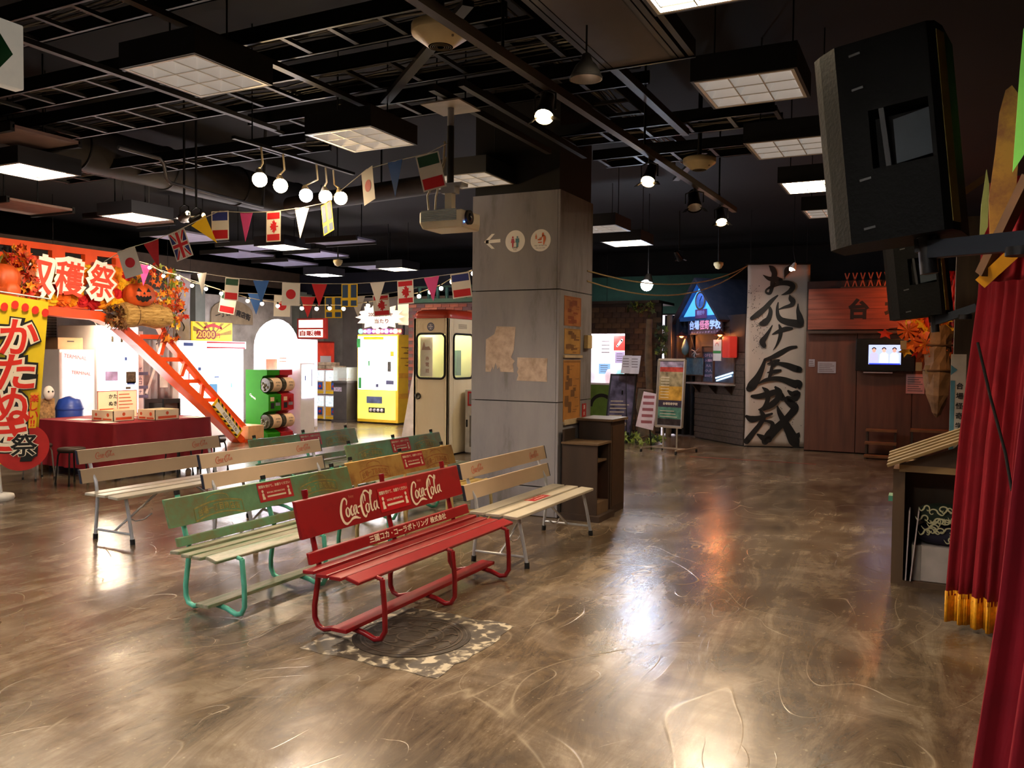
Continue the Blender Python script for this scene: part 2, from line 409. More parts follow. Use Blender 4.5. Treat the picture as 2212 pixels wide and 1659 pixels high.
# posters on the right-hand face
RX = PX1
def side_poster(tl, br, name, label, paper, ink, seed):
    y0, y1, z1, z0 = tl[1], br[1], tl[2], br[2]
    t = wthing(name, label, 'poster', (RX, (y0 + y1) / 2, z0))
    MB().box(RX, RX + .004, y0, y1, z0, z1).build('sheet', paper, t)
    rnd = random.Random(seed); q = Print((RX + .004, y0, z0), (0, 1, 0), FZ, .001); W, H = y1 - y0, z1 - z0
    for i in range(9):
        x = rnd.uniform(.06, .6) * W; y = rnd.uniform(.05, .8) * H; ww = rnd.uniform(.12, .36) * W; hh = rnd.uniform(.05, .18) * H
        q.rect(x, min(W * .95, x + ww), y, min(H * .95, y + hh), k=i * .0002)
    for i in range(8):
        y = rnd.uniform(.05, .95) * H; x = rnd.uniform(.05, .7) * W; q.rect(x, x + W * .22, y, y + .006, k=.003)
    q.rect(W * .02, W * .97, H * .965, H * .98); q.rect(W * .95, W * .98, H * .02, H * .98)
    q.build('print', ink, t); return t
ORG = M('aged_paper', 'b88a48', .8, vary=.15); RUST = M('rust_ink', '8a4526', .8, vary=.2); BRN = M('brown_ink', '7d5530', .8, vary=.2)
side_poster((-3.33,7.784,2.262), (-3.33,8.233,1.958), 'vintage_poster', 'reddish vintage poster at the top of the pillar side', M('aged_orange', 'a86a3a', .8, vary=.2), RUST, 3)
side_poster((-3.33,7.795,1.929), (-3.33,8.23,1.667), 'vintage_poster', 'yellowed newspaper poster in the middle of the pillar side', ORG, BRN, 5)
side_poster((-3.33,7.781,1.603), (-3.33,8.241,0.973), 'vintage_poster', 'tall orange vintage poster lowest on the pillar side', M('aged_amber', 'ba7f3c', .8, vary=.12), BRN, 8)
for i, (tl, br, lb) in enumerate((((-3.33,7.779,1.655), (-3.33,8.258,1.628), 'upper pale wooden poster rail on the pillar side'), ((-3.33,7.8,0.992), (-3.33,8.255,0.938), 'lower pale wooden poster rail on the pillar side'))):
    tag(MB().box(RX, RX + .02, tl[1], br[1], br[2], tl[2]).build('poster_rail', M('pale_wood', 'cbb592', .6)), lb, 'rail')
tl = (-3.33,8.329,1.872); br = (-3.33,8.456,1.729)
tag(MB().box(RX, RX + .05, tl[1], br[1], br[2], tl[2]).build('switch_box', M('cream_plastic', 'd2bd84', .5), bevel=.006), 'small cream switch box on the pillar side', 'box')
tl = (-3.33,8.301,1.134); br = (-3.33,8.419,0.856)
t = wthing('warning_strip', 'narrow red vertical notice strip on the pillar side', 'sign', (RX, tl[1], br[2]))
MB().box(RX, RX + .003, tl[1], br[1], br[2], tl[2]).build('strip', M('signal_red', 'b01c1c', .5), t)
q = Print((RX + .003, (tl[1] + br[1]) / 2, (tl[2] + br[2]) / 2), (0, 1, 0), FZ, .001); hh = tl[2] - br[2]
for i, ch in enumerate('消火器具'): q.text(ch, 0, hh * (.36 - .24 * i), h=hh * .17, bold=.02)
q.build('lettering', WHITE, t)

# ------------------------------------------------------------------ ceiling light panels (0.6 m louvred boxes)
LDARK = M('lamp_housing', '15161c', .55, vary=.15); LWHITE = M('louver_white', 'd9d4c8', .4, vary=.02)
LIT = M('lit_diffuser', (1.0, .80, .55), emit=PANEL_W, vary=0); DIM = M('unlit_diffuser', 'e2ddd2', .5, vary=.02)
blade_x = mesh_of(MB().box(-.29, .29, -.004, .004, .0, .05), 'louver', LWHITE)
blade_y = mesh_of(MB().box(-.004, .004, -.29, .29, .0, .05), 'louver', LWHITE)
hm = MB(); hm.box(-.325, -.30, -.325, .325, 0, .16).box(.30, .325, -.325, .325, 0, .16).box(-.30, .30, -.325, -.30, 0, .16).box(-.30, .30, .30, .325, 0, .16).box(-.30, .30, -.30, .30, .15, .16)
housing = mesh_of(hm, 'housing', LDARK)
rim = MB(); rim.box(-.305, -.285, -.305, .305, -.002, .02).box(.285, .305, -.305, .305, -.002, .02).box(-.285, .285, -.305, -.285, -.002, .02).box(-.285, .285, .285, .305, -.002, .02)
rim = mesh_of(rim, 'rim', LWHITE)
def pyr():   # reflector cells: white inverted pans
    m = MB()
    for i in range(3):
        for j in range(3):
            cx, cy = -.19 + .19 * i, -.19 + .19 * j
            m.add([(cx - .093, cy - .093, .002), (cx + .093, cy - .093, .002), (cx + .093, cy + .093, .002), (cx - .093, cy + .093, .002), (cx - .05, cy - .05, .06), (cx + .05, cy - .05, .06), (cx + .05, cy + .05, .06), (cx - .05, cy + .05, .06)],
                  [(0, 1, 5, 4), (1, 2, 6, 5), (2, 3, 7, 6), (3, 0, 4, 7), (4, 5, 6, 7)])
    return m
pan_glow = mesh_of(pyr(), 'reflector', M('reflector_added_glow', 'e6e2dc', .4, vary=.02, emit=.07))  # faint glow added so the unlit pans look pale
diff = mesh_of(MB().box(-.285, .285, -.285, .285, .03, .04), 'diffuser', LIT)
rod = mesh_of(MB().cyl((0, 0, .16), (0, 0, CEIL - 3.4), .006, n=6), 'hanger_rod', BLACK)
LITN = M('lit_diffuser_neutral', (1.0, .94, .90), emit=PANEL_W * 1.4, vary=0)
diffn = mesh_of(MB().box(-.285, .285, -.285, .285, .03, .04), 'diffuser', LITN)
def light_panel(x, y, lit, label, z=3.4):
    t = thing('ceiling_light', label, 'light', (x, y, z), 0, 'square louvred ceiling lights')
    inst(housing, 'housing', t); inst(rim, 'rim', t)
    if lit:
        inst(diffn if lit == 2 else diff, 'diffuser', t)
    else: inst(pan_glow, 'reflector', t)
    for k in (-.095, .095):
        inst(blade_x, 'louver', t, (0, k, 0)); inst(blade_y, 'louver', t, (k, 0, 0))
    for sx in (-.25, .25): inst(rod, 'hanger_rod', t, (sx, 0, 0))
    return t
for x, y, lit, lb in (
        (-4.21, 3.87, 0, 'unlit louvred ceiling light nearest the camera at upper left'),
        (-4.20, 5.57, 0, 'unlit louvred ceiling light left of the projector pole'),
        (-4.15, 7.33, 0, 'unlit louvred ceiling light behind the projector next to the pillar'),
        (-4.10, 10.84, 0, 'unlit ceiling light seen just right of the pillar top'),
        (-1.08, 5.60, 0, 'unlit louvred ceiling light left of the big loudspeaker top'),
        (-1.08, 7.28, 0, 'second unlit louvred ceiling light partly behind the loudspeaker'),
        (-1.08, 9.0, 1, 'glowing ceiling light partly hidden by the big loudspeaker'),
        (-1.08, 10.72, 0, 'unlit ceiling light low beside the big loudspeaker'),
        (-.98, 3.87, 1, 'glowing ceiling light cut by the top edge of the picture'),
        (-7.95, 5.20, 1, 'glowing ceiling light at the far left edge above the orange arch'),
        (-9.35, 7.55, 1, 'glowing ceiling light above the bunting at left'),
        (-9.67, 10.67, 1, 'glowing ceiling light behind the hanging paper flags'),
        (-9.88, 14.33, 1, 'glowing ceiling light above the telephone booth'),
        (-4.24, 12.36, 1, 'glowing ceiling light just right of the pillar'),
        (-12.2, 14.8, 2, 'pale white ceiling light far back over the machines'),
        (-4.21, .10, 2, 'glowing ceiling light behind the camera to the left'),
        (-7.3, 1.85, 2, 'glowing ceiling light above the foreground floor at left'),
        (-7.3, .1, 2, 'glowing ceiling light behind the camera at far left'),
        (-1.08, .4, 2, 'glowing ceiling light above the camera'),
        (-4.21, -1.6, 2, 'glowing ceiling light well behind the camera')):
    light_panel(x, y, lit, lb)

# ------------------------------------------------------------------ cable trays and bars under the slab
STEEL = M('black_steel', '131316', .45, metal=.4, vary=.2, scale=8)
STEEL2 = M('grey_steel', '201e1d', .5, metal=.3, vary=.2, scale=8)
CAB = M('cable_jacket', '2a2928', .5, vary=.4, scale=20)
rung_mesh = {}
def tray(x0, x1, y0, y1, label, z=3.7, pitch=.39, cables=6, along='x', h=.1):
    t = thing('cable_tray', label, 'cable tray', ((x0 + x1) / 2, (y0 + y1) / 2, z))
    lx, ly = (x1 - x0) / 2, (y1 - y0) / 2
    if along == 'x':
        for s in (-1, 1): MB().box(-lx, lx, s * ly - .008, s * ly + .008, 0, h).box(-lx, lx, s * ly - .008 - (.02 if s > 0 else 0), s * ly + .008 + (.02 if s < 0 else 0), 0, .006).build('rail', STEEL, t)
        n = int(2 * lx / pitch); key = ('x', round(ly, 3))
        if key not in rung_mesh: rung_mesh[key] = mesh_of(MB().box(-.018, .018, -ly, ly, .004, .03), 'rung', STEEL2)
        for i in range(n + 1): inst(rung_mesh[key], 'rung', t, (-lx + i * pitch + .05, 0, 0))
        for c in range(cables):
            yy = random.uniform(-ly * .85, ly * .85); MB().tube([(-lx + 2 * lx * i / 14, yy + random.uniform(-.04, .04), .05 + random.uniform(0, .02)) for i in range(15)], random.choice((.006, .008, .011)), 5).build('cable', CAB if c % 4 else M('pale_cable', '6a675e', .5), t)
    else:
        for s in (-1, 1): MB().box(s * lx - .008, s * lx + .008, -ly, ly, 0, h).build('rail', STEEL, t)
        n = int(2 * ly / pitch); key = ('y', round(lx, 3))
        if key not in rung_mesh: rung_mesh[key] = mesh_of(MB().box(-lx, lx, -.018, .018, .004, .03), 'rung', STEEL2)
        for i in range(n + 1): inst(rung_mesh[key], 'rung', t, (0, -ly + i * pitch + .05, 0))
        for c in range(cables):
            xx = random.uniform(-lx * .85, lx * .85); MB().tube([(xx + random.uniform(-.03, .03), -ly + 2 * ly * i / 14, .05 + random.uniform(0, .02)) for i in range(15)], random.choice((.006, .008, .011)), 5).build('cable', CAB if c % 4 else M('pale_cable', '6a675e', .5), t)
    return t
tray(-7.4, -2.35, 4.19, 4.55, 'long black ladder cable tray crossing the near ceiling at left', z=3.7)
tray(-8.2, -2.0, 4.86, 5.35, 'wider black ladder cable tray behind the nearest ceiling light', z=3.7, cables=9)
tray(-5.6, -1.95, 5.73, 6.15, 'ladder cable tray above the projector bracket', z=3.72)
tray(-3.2, -1.2, 7.2, 7.62, 'short ladder cable tray above the right-hand track lights', z=3.7)
tray(-3.2, -1.2, 8.2, 8.62, 'farther short ladder cable tray near the round ceiling unit', z=3.7)
tray(-2.72, -2.38, 3.0, 9.6, 'ladder cable tray running away above the spotlight bar', z=3.86, along='y', cables=9)
tray(-9.8, -5.6, 6.5, 6.9, 'ladder cable tray at left behind the near trays', z=3.75)
tray(-6.5, -2.4, 3.45, 3.8, 'ladder cable tray running along the top of the picture', z=3.82)
def bar(a, b, w, h, label, name='ceiling_bar', mat=None):
    return tag(MB().bar(a, b, w, h).build(name, mat or STEEL2), label, 'steel bar')
bar((-4.13, 3.2, 3.66), (-4.13, 5.9, 3.66), .06, .035, 'flat steel ceiling bar beside the nearest ceiling light')
bar((-5.3, 3.4, 3.66), (-5.3, 5.75, 3.66), .05, .035, 'steel ceiling bar left of the nearest ceiling light')
bar((-2.43, 4.22, 3.68), (-3.97, 5.56, 3.68), .07, .035, 'diagonal steel brace behind the nearer round ceiling unit')
bar((-2.02, 8.15, 3.66), (-2.62, 9.3, 3.66), .07, .03, 'diagonal steel brace by the farther round ceiling unit')
bar((-2.0, 3.0, 3.66), (-2.0, 7.4, 3.66), .06, .06, 'steel ceiling bar beside the folded screen housing')
bar((-3.05, 5.2, 3.60), (-3.05, 7.6, 3.60), .05, .05, 'steel ceiling channel above the projector')
bar((-3.3, 5.2, 3.60), (-3.3, 7.3, 3.60), .05, .05, 'second steel ceiling channel above the projector')

# ================================================================== benches (all face the stage on the right, +x)
SCRIPT = [  # brush strokes of a flowing two-word script, unit height, about 3.1 wide
    [(.60, .72, .05), (.66, .86, .09), (.55, .97, .08), (.36, .90, .10), (.18, .66, .13), (.10, .38, .14), (.18, .12, .13), (.36, .00, .11), (.60, .04, .07), (.85, .14, .10), (1.10, .16, .12), (1.32, .10, .07), (1.45, .08, .02)],
    [(.62, .60, .04), (.50, .50, .10), (.48, .34, .11), (.58, .25, .07), (.70, .34, .10), (.72, .52, .09), (.62, .61, .04)],
    [(.72, .52, .03), (.84, .52, .03), (.98, .62, .07), (.90, .60, .06), (.82, .44, .11), (.86, .28, .10), (1.0, .30, .05)],
    [(1.0, .30, .03), (1.26, .60, .05), (1.14, .60, .05), (1.04, .44, .10), (1.10, .27, .08), (1.22, .40, .05), (1.30, .62, .09), (1.28, .34, .10), (1.38, .28, .05)],
    [(1.42, .52, .07), (1.60, .55, .08)],
    [(2.02, .70, .06), (2.04, .90, .09), (1.92, .98, .08), (1.74, .80, .12), (1.66, .48, .14), (1.72, .18, .13), (1.86, .08, .09), (2.0, .18, .04)],
    [(1.86, .62, .04), (1.88, .86, .06), (2.02, 1.06, .08), (2.24, 1.08, .09), (2.45, .94, .07), (2.58, .92, .10), (2.66, 1.04, .06)],
    [(2.12, .58, .04), (2.0, .48, .09), (1.99, .30, .10), (2.10, .22, .07), (2.21, .34, .10), (2.22, .52, .08), (2.12, .58, .04)],
    [(2.22, .50, .03), (2.36, .56, .04), (2.58, .98, .07), (2.56, 1.08, .05), (2.46, .90, .10), (2.40, .50, .11), (2.42, .26, .10), (2.54, .28, .04)],
    [(2.86, .54, .05), (2.74, .58, .05), (2.63, .42, .10), (2.68, .25, .08), (2.80, .36, .05), (2.90, .60, .09), (2.88, .34, .10), (3.0, .26, .05)],
]
def script_mark(q, x, y, wdt, hgt):
    for st in SCRIPT: q.brush(st, wdt / 3.05, hgt / 1.1, x, y, wk=(wdt / 3.05 + hgt / 1.1) / 2, sub=4)
RED = worn('bench_red', '8e0e15', '6c090d', .36, 4, .38, bump=.05); REDT = M('bench_red_tube', '8a0d15', .3, vary=.1)
GREEN = worn('bench_green', '5f9168', '77683a', .46, 3.0, .5, third='6fa077'); GRT = M('bench_mint_tube', '62c0a2', .35, vary=.12, scale=12)
OCHRE = worn('bench_ochre', 'b98f45', '8a5a26', .42, 4.0, .5, third='c09c55'); OCT = M('bench_cream_tube', 'cdb87c', .4, vary=.15)
GSLAT = worn('bench_green_slat', '98917a', '647c58', .46, 6, .4, third='a8a28c', stretch=(3, .6, 3))
OSLAT = worn('bench_ochre_slat', 'b89a52', '8d6d30', .42, 6, .45, stretch=(3, .6, 3))
CREAM = M('cream_print', 'e8d8bc', .5, vary=.04); STICK = M('sticker_red', 'b8141e', .35, vary=.03); EMB = M('faded_emblem', 'a2944a', .6, vary=.25, scale=30)
EMBR = M('faded_emblem_rust', 'a5602c', .6, vary=.3, scale=30); BOLT = M('bolt_steel', '3a3836', .4, metal=.7)
def sitter(q, x, y, s):
    q.disc(x, y + .80 * s, .14 * s, n=12); q.poly([(x - .17 * s, y), (x + .20 * s, y), (x + .20 * s, y + .22 * s), (x + .10 * s, y + .28 * s), (x + .15 * s, y + .50 * s), (x, y + .66 * s), (x - .15 * s, y + .50 * s), (x - .14 * s, y + .25 * s)])
def painted_bench(loc, label, board, tube, slat, kind, hk=1.0, frames=.775, half=.92, slat_h=None):
    t = thing('park_bench', label, 'bench', loc, 0, 'wooden benches in rows before the stage')
    H = lambda z: z if z < .40 else .40 + (z - .40) * hk
    side = [(-.35, .815), (-.305, .62), (-.262, .46), (-.238, .40), (-.248, .30), (-.272, .15), (-.270, .08), (-.245, .035), (-.20, .02), (-.10, .045), (0, .058), (.09, .045), (.165, .02), (.21, .03), (.236, .075), (.233, .2), (.215, .37)]
    seat = [(-.238, .385), (-.10, .372), (.05, .372), (.16, .382), (.215, .37)]
    fm = MB().tube([(x, 0, H(z)) for x, z in side], .0165, 8).tube([(x, 0, z) for x, z in seat], .013, 7)
    fm = mesh_of(fm, 'leg_frame', tube)
    for y in (-frames, 0, frames): inst(fm, 'leg_frame', t, (0, y, 0))
    def board_(name, z0, z1, y0, y1, th=.022):
        z0, z1 = H(z0), H(z1)
        xa = lambda z: -.238 - (z - .40) * .27 / hk + .022
        m = MB(); a, b = xa(z0), xa(z1)
        m.add([(a, y0, z0), (a + th, y0, z0), (b + th, y0, z1), (b, y0, z1), (a, y1, z0), (a + th, y1, z0), (b + th, y1, z1), (b, y1, z1)],
              [(0, 1, 2, 3), (7, 6, 5, 4), (0, 4, 5, 1), (1, 5, 6, 2), (2, 6, 7, 3), (3, 7, 4, 0)])
        return m.build(name, board, t, bevel=.004), a + th, b + th, z0, z1
    tb, fx0, fx1, bz0, bz1 = board_('top_board', .572, .79, -half, half)
    lb, gx0, gx1, cz0, cz1 = board_('lower_board', .425, .492, -half + .03, half + .03)
    sm = mesh_of(MB().box(-.040, .040, -half - .03, half + .03, -.011, .011), 'seat_slat', slat)
    for x, z, ry in ((-.175, .402, -.06), (-.080, .392, -.03), (.015, .390, 0), (.135, .392, .24)):
        o = inst(sm, 'seat_slat', t, (x, 0, z), (0, ry, 0), (1.15 if x > .1 else 1, 1, 1))
        md = o.modifiers.new('bevel', 'BEVEL'); md.width = .004
    MB().box(-.055, .055, -frames - .12, frames + .12, .066, .090).build('foot_board', slat if kind != 'red' else board, t, bevel=.004)
    for y in (-frames, 0, frames):
        MB().cyl((-.345, y, H(.80)), (-.352, y, H(.835)), .019, n=10).build('post_cap', BOLT if kind != 'red' else tube, t)
    v = V3((fx1 - fx0, 0, bz1 - bz0)); hgt = v.length; v.normalize()
    P = lambda lift=.002: Print((fx0, 0, bz0), (0, 1, 0), v, lift)
    if kind == 'red':
        for sx in (-.555, .225):
            q = P(); script_mark(q, sx, hgt * .10, .41, hgt * .78); q.build('script_lettering', CREAM, tb)
            q = P(); q.text('Enjoy', sx + .14, hgt * .80, w=.05); q.build('small_lettering', M('faded_print', 'd07a60', .5), tb)
        v2 = V3((gx1 - gx0, 0, cz1 - cz0)).normalized(); q = Print((gx0, 0, cz0), (0, 1, 0), v2, .002)
        q.text('三國コカ', -.215, (cz1 - cz0) * .55, w=.215, h=.046, bold=.03); q.build('company_lettering', CREAM, lb)
        for tx, cx_, w_ in (('・', -.075, .012), ('コーラボトリング', .165, .43), ('株式会社', .505, .215)):
            q = Print((gx0, 0, cz0), (0, 1, 0), v2, .002); q.text(tx, cx_, (cz1 - cz0) * .55, w=w_, h=.046 if len(tx) > 1 else .012, bold=.03); q.build('company_lettering', CREAM, lb)
    else:
        em = EMBR if kind == 'ochre' else EMB
        for cx in (-.50, .52):
            q = P(); s = .21; hh = hgt * .40; arc = lambda a: -.55 * a * a
            for off, wd in ((0, .005), (.10 * hgt, .003)):
                pts = [(cx - s + off, hgt * .16), (cx - s + off, hgt * .16 + hh)]
                top = [(cx + s * k / 8, hgt * .66 - off * .3 + arc(s * k / 8) * 1.2, wd) for k in range(-8, 9)]
                bot = [(cx + s * k / 8, hgt * .20 + off * .3 + arc(s * k / 8) * 1.2, wd) for k in range(-8, 9)]
                q.brush(top, sub=1); q.brush(bot, sub=1); q.brush([bot[0], top[0]], sub=1); q.brush([bot[-1], top[-1]], sub=1)
            q.brush([(cx - .10, hgt * .68, .004), (cx - .08, hgt * .82, .006), (cx, hgt * .90, .006), (cx + .08, hgt * .82, .006), (cx + .10, hgt * .68, .004)])
            q.text('台場一丁目商店街', cx, hgt * .43, w=s * 1.75, h=hgt * .28, curve=.66, bold=.015)
            q.build('emblem', em, tb)
    stw, sth = .175, hgt * (.70 if kind == 'red' else .74)
    cx = .035 if kind == 'red' else (.05 if kind != 'ochre' else .12)
    y0 = hgt * (.13 if kind == 'red' else .22)
    q = P(.003); q.rect(cx - stw, cx + stw, y0, y0 + sth); st = q.build('sticker', STICK, t)
    q = P(.0045); q.text('間隔を空けて、お座りください', cx, y0 + sth * .80, w=stw * 1.85, h=sth * .16, bold=.02)
    q.text('SOCIAL DISTANCING', cx, y0 + sth * .45, w=stw * 1.05, h=sth * .09, bold=.02); q.rect(cx - stw * .55, cx + stw * .55, y0 + sth * .20, y0 + sth * .29)
    sitter(q, cx - stw * .76, y0 + sth * .12, sth * .55); sitter(q, cx + stw * .76, y0 + sth * .12, sth * .55)
    q.build('sticker_lettering', CREAM, st)
    return t
painted_bench((-2.955, 4.61, 0), 'bright red wooden bench with white script lettering over the manhole cover', RED, REDT, RED, 'red')
painted_bench((-3.98, 4.57, 0), 'worn green bench with mint tube legs nearest on the left of the red bench', GREEN, GRT, GSLAT, 'green', .81)
painted_bench((-4.05, 6.42, 0), 'worn ochre yellow bench behind the red bench', OCHRE, OCT, OSLAT, 'ochre', .84, half=.86, frames=.74)
painted_bench((-4.88, 7.50, 0), 'worn green bench in front of the telephone booth', GREEN, GRT, GSLAT, 'green', .84, half=.89)
painted_bench((-6.07, 7.42, 0), 'worn green bench farthest back beside the capsule machine', GREEN, GRT, GSLAT, 'green', .84, half=.9)
# ---- pale benches with tube legs
WB = M('bench_beige', 'bda68b', .45, vary=.06, scale=3); WSLAT = M('bench_ivory_slat', 'c2b8a4', .4, vary=.08, scale=3); WTUBE = M('bench_silver_tube', 'c4c6cc', .3, metal=.35, vary=.05); CAP = M('navy_end_cap', '262a3c', .5); RUB = M('black_rubber', '141414', .8)
FADED = M('faded_red_print', 'c46a52', .5, vary=.2, scale=25)
def pale_bench(loc, label, seat_sticker=False, half=.80, lege=.675):
    t = thing('park_bench', label, 'bench', loc, 0, 'wooden benches in rows before the stage')
    fr = MB(); x = lambda z: -.235 - (z - .40) * .24
    fr.tube([(-.335, 0, .775), (-.315, 0, .70), (-.275, 0, .58), (-.225, 0, .50), (-.215, 0, .44), (-.205, 0, .38), (-.238, 0, .02)], .015, 8)
    fr.tube([(.155, 0, .395), (.19, 0, .25), (.238, 0, .02)], .015, 8); fr.tube([(-.23, 0, .085), (.225, 0, .085)], .011, 7); fr.tube([(-.21, 0, .395), (.16, 0, .395)], .012, 6)
    fr = mesh_of(fr, 'leg_frame', WTUBE); ft = mesh_of(MB().cyl((-.238, 0, 0), (-.235, 0, .045), .021, n=10).cyl((.238, 0, 0), (.235, 0, .045), .021, n=10), 'rubber_foot', RUB)
    for s in (-1, 1):
        o = inst(fr, 'leg_frame', t, (0, s * lege, 0)); inst(ft, 'rubber_foot', o)
        MB().tube([(0, s * lege, .085), (0, s * .18, .385)], .010, 7).build('diagonal_brace', WTUBE, t)
        MB().tube([(0, s * (lege - .17), .17), (0, s * (lege - .22), .14), (0, s * .36, .14), (0, s * .28, .18)], .006, 6).build('tie_rod', WTUBE, t)
    for nm, z0, z1 in (('top_board', .665, .785), ('lower_board', .50, .62)):
        a, b = x(z0) + .005, x(z1) + .005; th = .02; m = MB()
        m.add([(a, -half, z0), (a + th, -half, z0), (b + th, -half, z1), (b, -half, z1), (a, half, z0), (a + th, half, z0), (b + th, half, z1), (b, half, z1)],
              [(0, 1, 2, 3), (7, 6, 5, 4), (0, 4, 5, 1), (1, 5, 6, 2), (2, 6, 7, 3), (3, 7, 4, 0)])
        bo = m.build(nm, WB, t, bevel=.003)
        for s in (-1, 1):
            e = MB(); y0, y1 = s * half, s * (half + .008)
            e.add([(a - .002, y0, z0), (a + th + .002, y0, z0), (b + th + .002, y0, z1), (b - .002, y0, z1), (a - .002, y1, z0), (a + th + .002, y1, z0), (b + th + .002, y1, z1), (b - .002, y1, z1)],
                  [(0, 1, 2, 3), (7, 6, 5, 4), (0, 4, 5, 1), (1, 5, 6, 2), (2, 6, 7, 3), (3, 7, 4, 0)]).build('end_cap', CAP, bo)
        if nm == 'top_board':
            v = V3((b - a, 0, z1 - z0)).normalized(); q = Print((a + th, 0, z0), (0, 1, 0), v, .002)
            script_mark(q, -half + .16, .03, .20, .065); q.build('script_lettering', FADED, bo)
            q = Print((a + th, 0, z0), (0, 1, 0), v, .002); script_mark(q, half - .36, .03, .20, .065); q.build('script_lettering', FADED, bo)
    sm = mesh_of(MB().box(-.062, .062, -half, half, -.012, .012), 'seat_slat', WSLAT)
    for xx, zz in ((-.145, .415), (-.005, .412), (.150, .408)):
        o = inst(sm, 'seat_slat', t, (xx, 0, zz), (0, 0 if xx < .1 else .05, 0)); md = o.modifiers.new('bevel', 'BEVEL'); md.width = .004
    if seat_sticker:
        q = Print((-.005, .02, .424), (0, 1, 0), (-1, 0, 0), .001); q.rect(-.17, .17, -.05, .05); st = q.build('sticker', STICK, t)
        q = Print((-.005, .02, .424), (0, 1, 0), (-1, 0, 0), .002); q.text('間隔を空けて、お座りください', 0, .025, w=.30, bold=.02); q.rect(-.1, .1, -.025, -.015); q.build('sticker_lettering', CREAM, st)
    return t
pale_bench((-6.275, 5.50, 0), 'pale beige bench with silver tube legs at the far left by the red table')
pale_bench((-5.16, 5.79, 0), 'pale beige bench with silver tube legs in the middle row behind the green bench', half=.77)
pale_bench((-2.98, 6.42, 0), 'pale beige bench with a red sticker on its seat beside the pillar', True)

# ------------------------------------------------------------------ manhole and its rough square
def agg_material():
    m = M('exposed_aggregate', '57493a', .6, vary=0); n = m.node_tree.nodes; l = m.node_tree.links; b = n['Principled BSDF']
    tc = n.new('ShaderNodeTexCoord'); v = n.new('ShaderNodeTexNoise'); v.inputs['Scale'].default_value = 13; v.inputs['Detail'].default_value = 4; v.inputs['Distortion'].default_value = .6
    l.new(tc.outputs['Object'], v.inputs['Vector']); r = n.new('ShaderNodeValToRGB'); e = r.color_ramp.elements
    e[0].position = .42; e[0].color = (*rgb('3a3026'), 1); e[1].position = .60; e[1].color = (*rgb('b3a68e'), 1); x = e.new(.53); x.color = (*rgb('54483a'), 1)
    l.new(v.outputs['Fac'], r.inputs[0]); l.new(r.outputs[0], b.inputs['Base Color'])
    bp = n.new('ShaderNodeBump'); bp.inputs['Strength'].default_value = .6; bp.inputs['Distance'].default_value = .01; l.new(v.outputs['Fac'], bp.inputs['Height']); l.new(bp.outputs[0], b.inputs['Normal'])
    return m
mx, my = -2.66, 4.02
t = wthing('manhole_cover', 'round iron manhole cover set in a rough square under the red bench', 'manhole cover', (mx, my, 0))
pts = []
for i in range(40):
    s = i / 10; k = int(s); f = s - k; c = [(-.46, -.46), (.46, -.46), (.46, .46), (-.46, .46)]; a = c[k]; b = c[(k + 1) % 4]
    pts.append((a[0] + (b[0] - a[0]) * f + random.uniform(-.02, .02), a[1] + (b[1] - a[1]) * f + random.uniform(-.02, .02)))
MB().prism(pts, (mx, my, .0025), (1, 0, 0), (0, 1, 0), .0024).build('rough_surround', agg_material(), t)
IRON = M('cast_iron', '3d332a', .5, metal=.35, vary=.25, scale=14, bump=.3)
MB().lathe([(.345, .0), (.345, .006), (.325, .007), (.32, .004), (0.0005, .004)], (mx, my, 0), 48, smooth=False).build('plate', IRON, t)
for r0_, r1_ in ((.30, .29), (.275, .27), (.19, .18), (.09, .08)):
    q = Print((mx, my, .0045), (1, 0, 0), (0, 1, 0), .002); q.ring(0, 0, r1_, r0_, 48); q.build('ring', M('worn_iron', '5a4c40', .4, metal=.4), t)
for i in range(12):
    q = Print((mx, my, .0045), (1, 0, 0), (0, 1, 0), .002); a = 2 * pi * i / 12; q.brush([(.20 * cos(a), .20 * sin(a), .012), (.235 * cos(a + .12), .235 * sin(a + .12), .016), (.265 * cos(a), .265 * sin(a), .012)]); q.build('raised_mark', MATS['worn_iron'], t)
for i in range(6):
    q = Print((mx, my, .0045), (1, 0, 0), (0, 1, 0), .002); a = 2 * pi * i / 6; q.brush([(.10 * cos(a), .10 * sin(a), .012), (.14 * cos(a + .35), .14 * sin(a + .35), .016), (.17 * cos(a), .17 * sin(a), .012)]); q.build('raised_mark', MATS['worn_iron'], t)

# ================================================================== left side: red tables, orange arch, machines
YAX = (0, 1, 0)
CLOTH = M('crimson_cloth', '8f1526', .75, vary=.1, scale=3); METAL = M('chair_metal', '9a9a98', .3, metal=.8, vary=.05); DKMET = M('dark_metal', '1d1c1d', .45, metal=.4)
tx0, tx1, ty0, ty1, tz = -10.78, -9.22, 7.10, 8.68, .72
t = wthing('folding_table', 'large square table hidden under a crimson cloth at left', 'table', ((tx0 + tx1) / 2, (ty0 + ty1) / 2, 0))
MB().box(tx0 + .02, tx1 - .02, ty0 + .02, ty1 - .02, tz - .04, tz - .008).build('table_top', M('table_board', '6b5138', .6), t)
for x in (tx0 + .12, tx1 - .12):
    for y in (ty0 + .12, ty1 - .12): MB().cyl((x, y, 0), (x, y, tz - .04), .018).build('leg', DKMET, t)
def skirt(px, py, z, out):  # cloth skirt around the perimeter with folds
    pass
m = MB(); m.add([(tx0, ty0, tz), (tx1, ty0, tz), (tx1, ty1, tz), (tx0, ty1, tz)], [(0, 1, 2, 3)])
per = []
n = 44
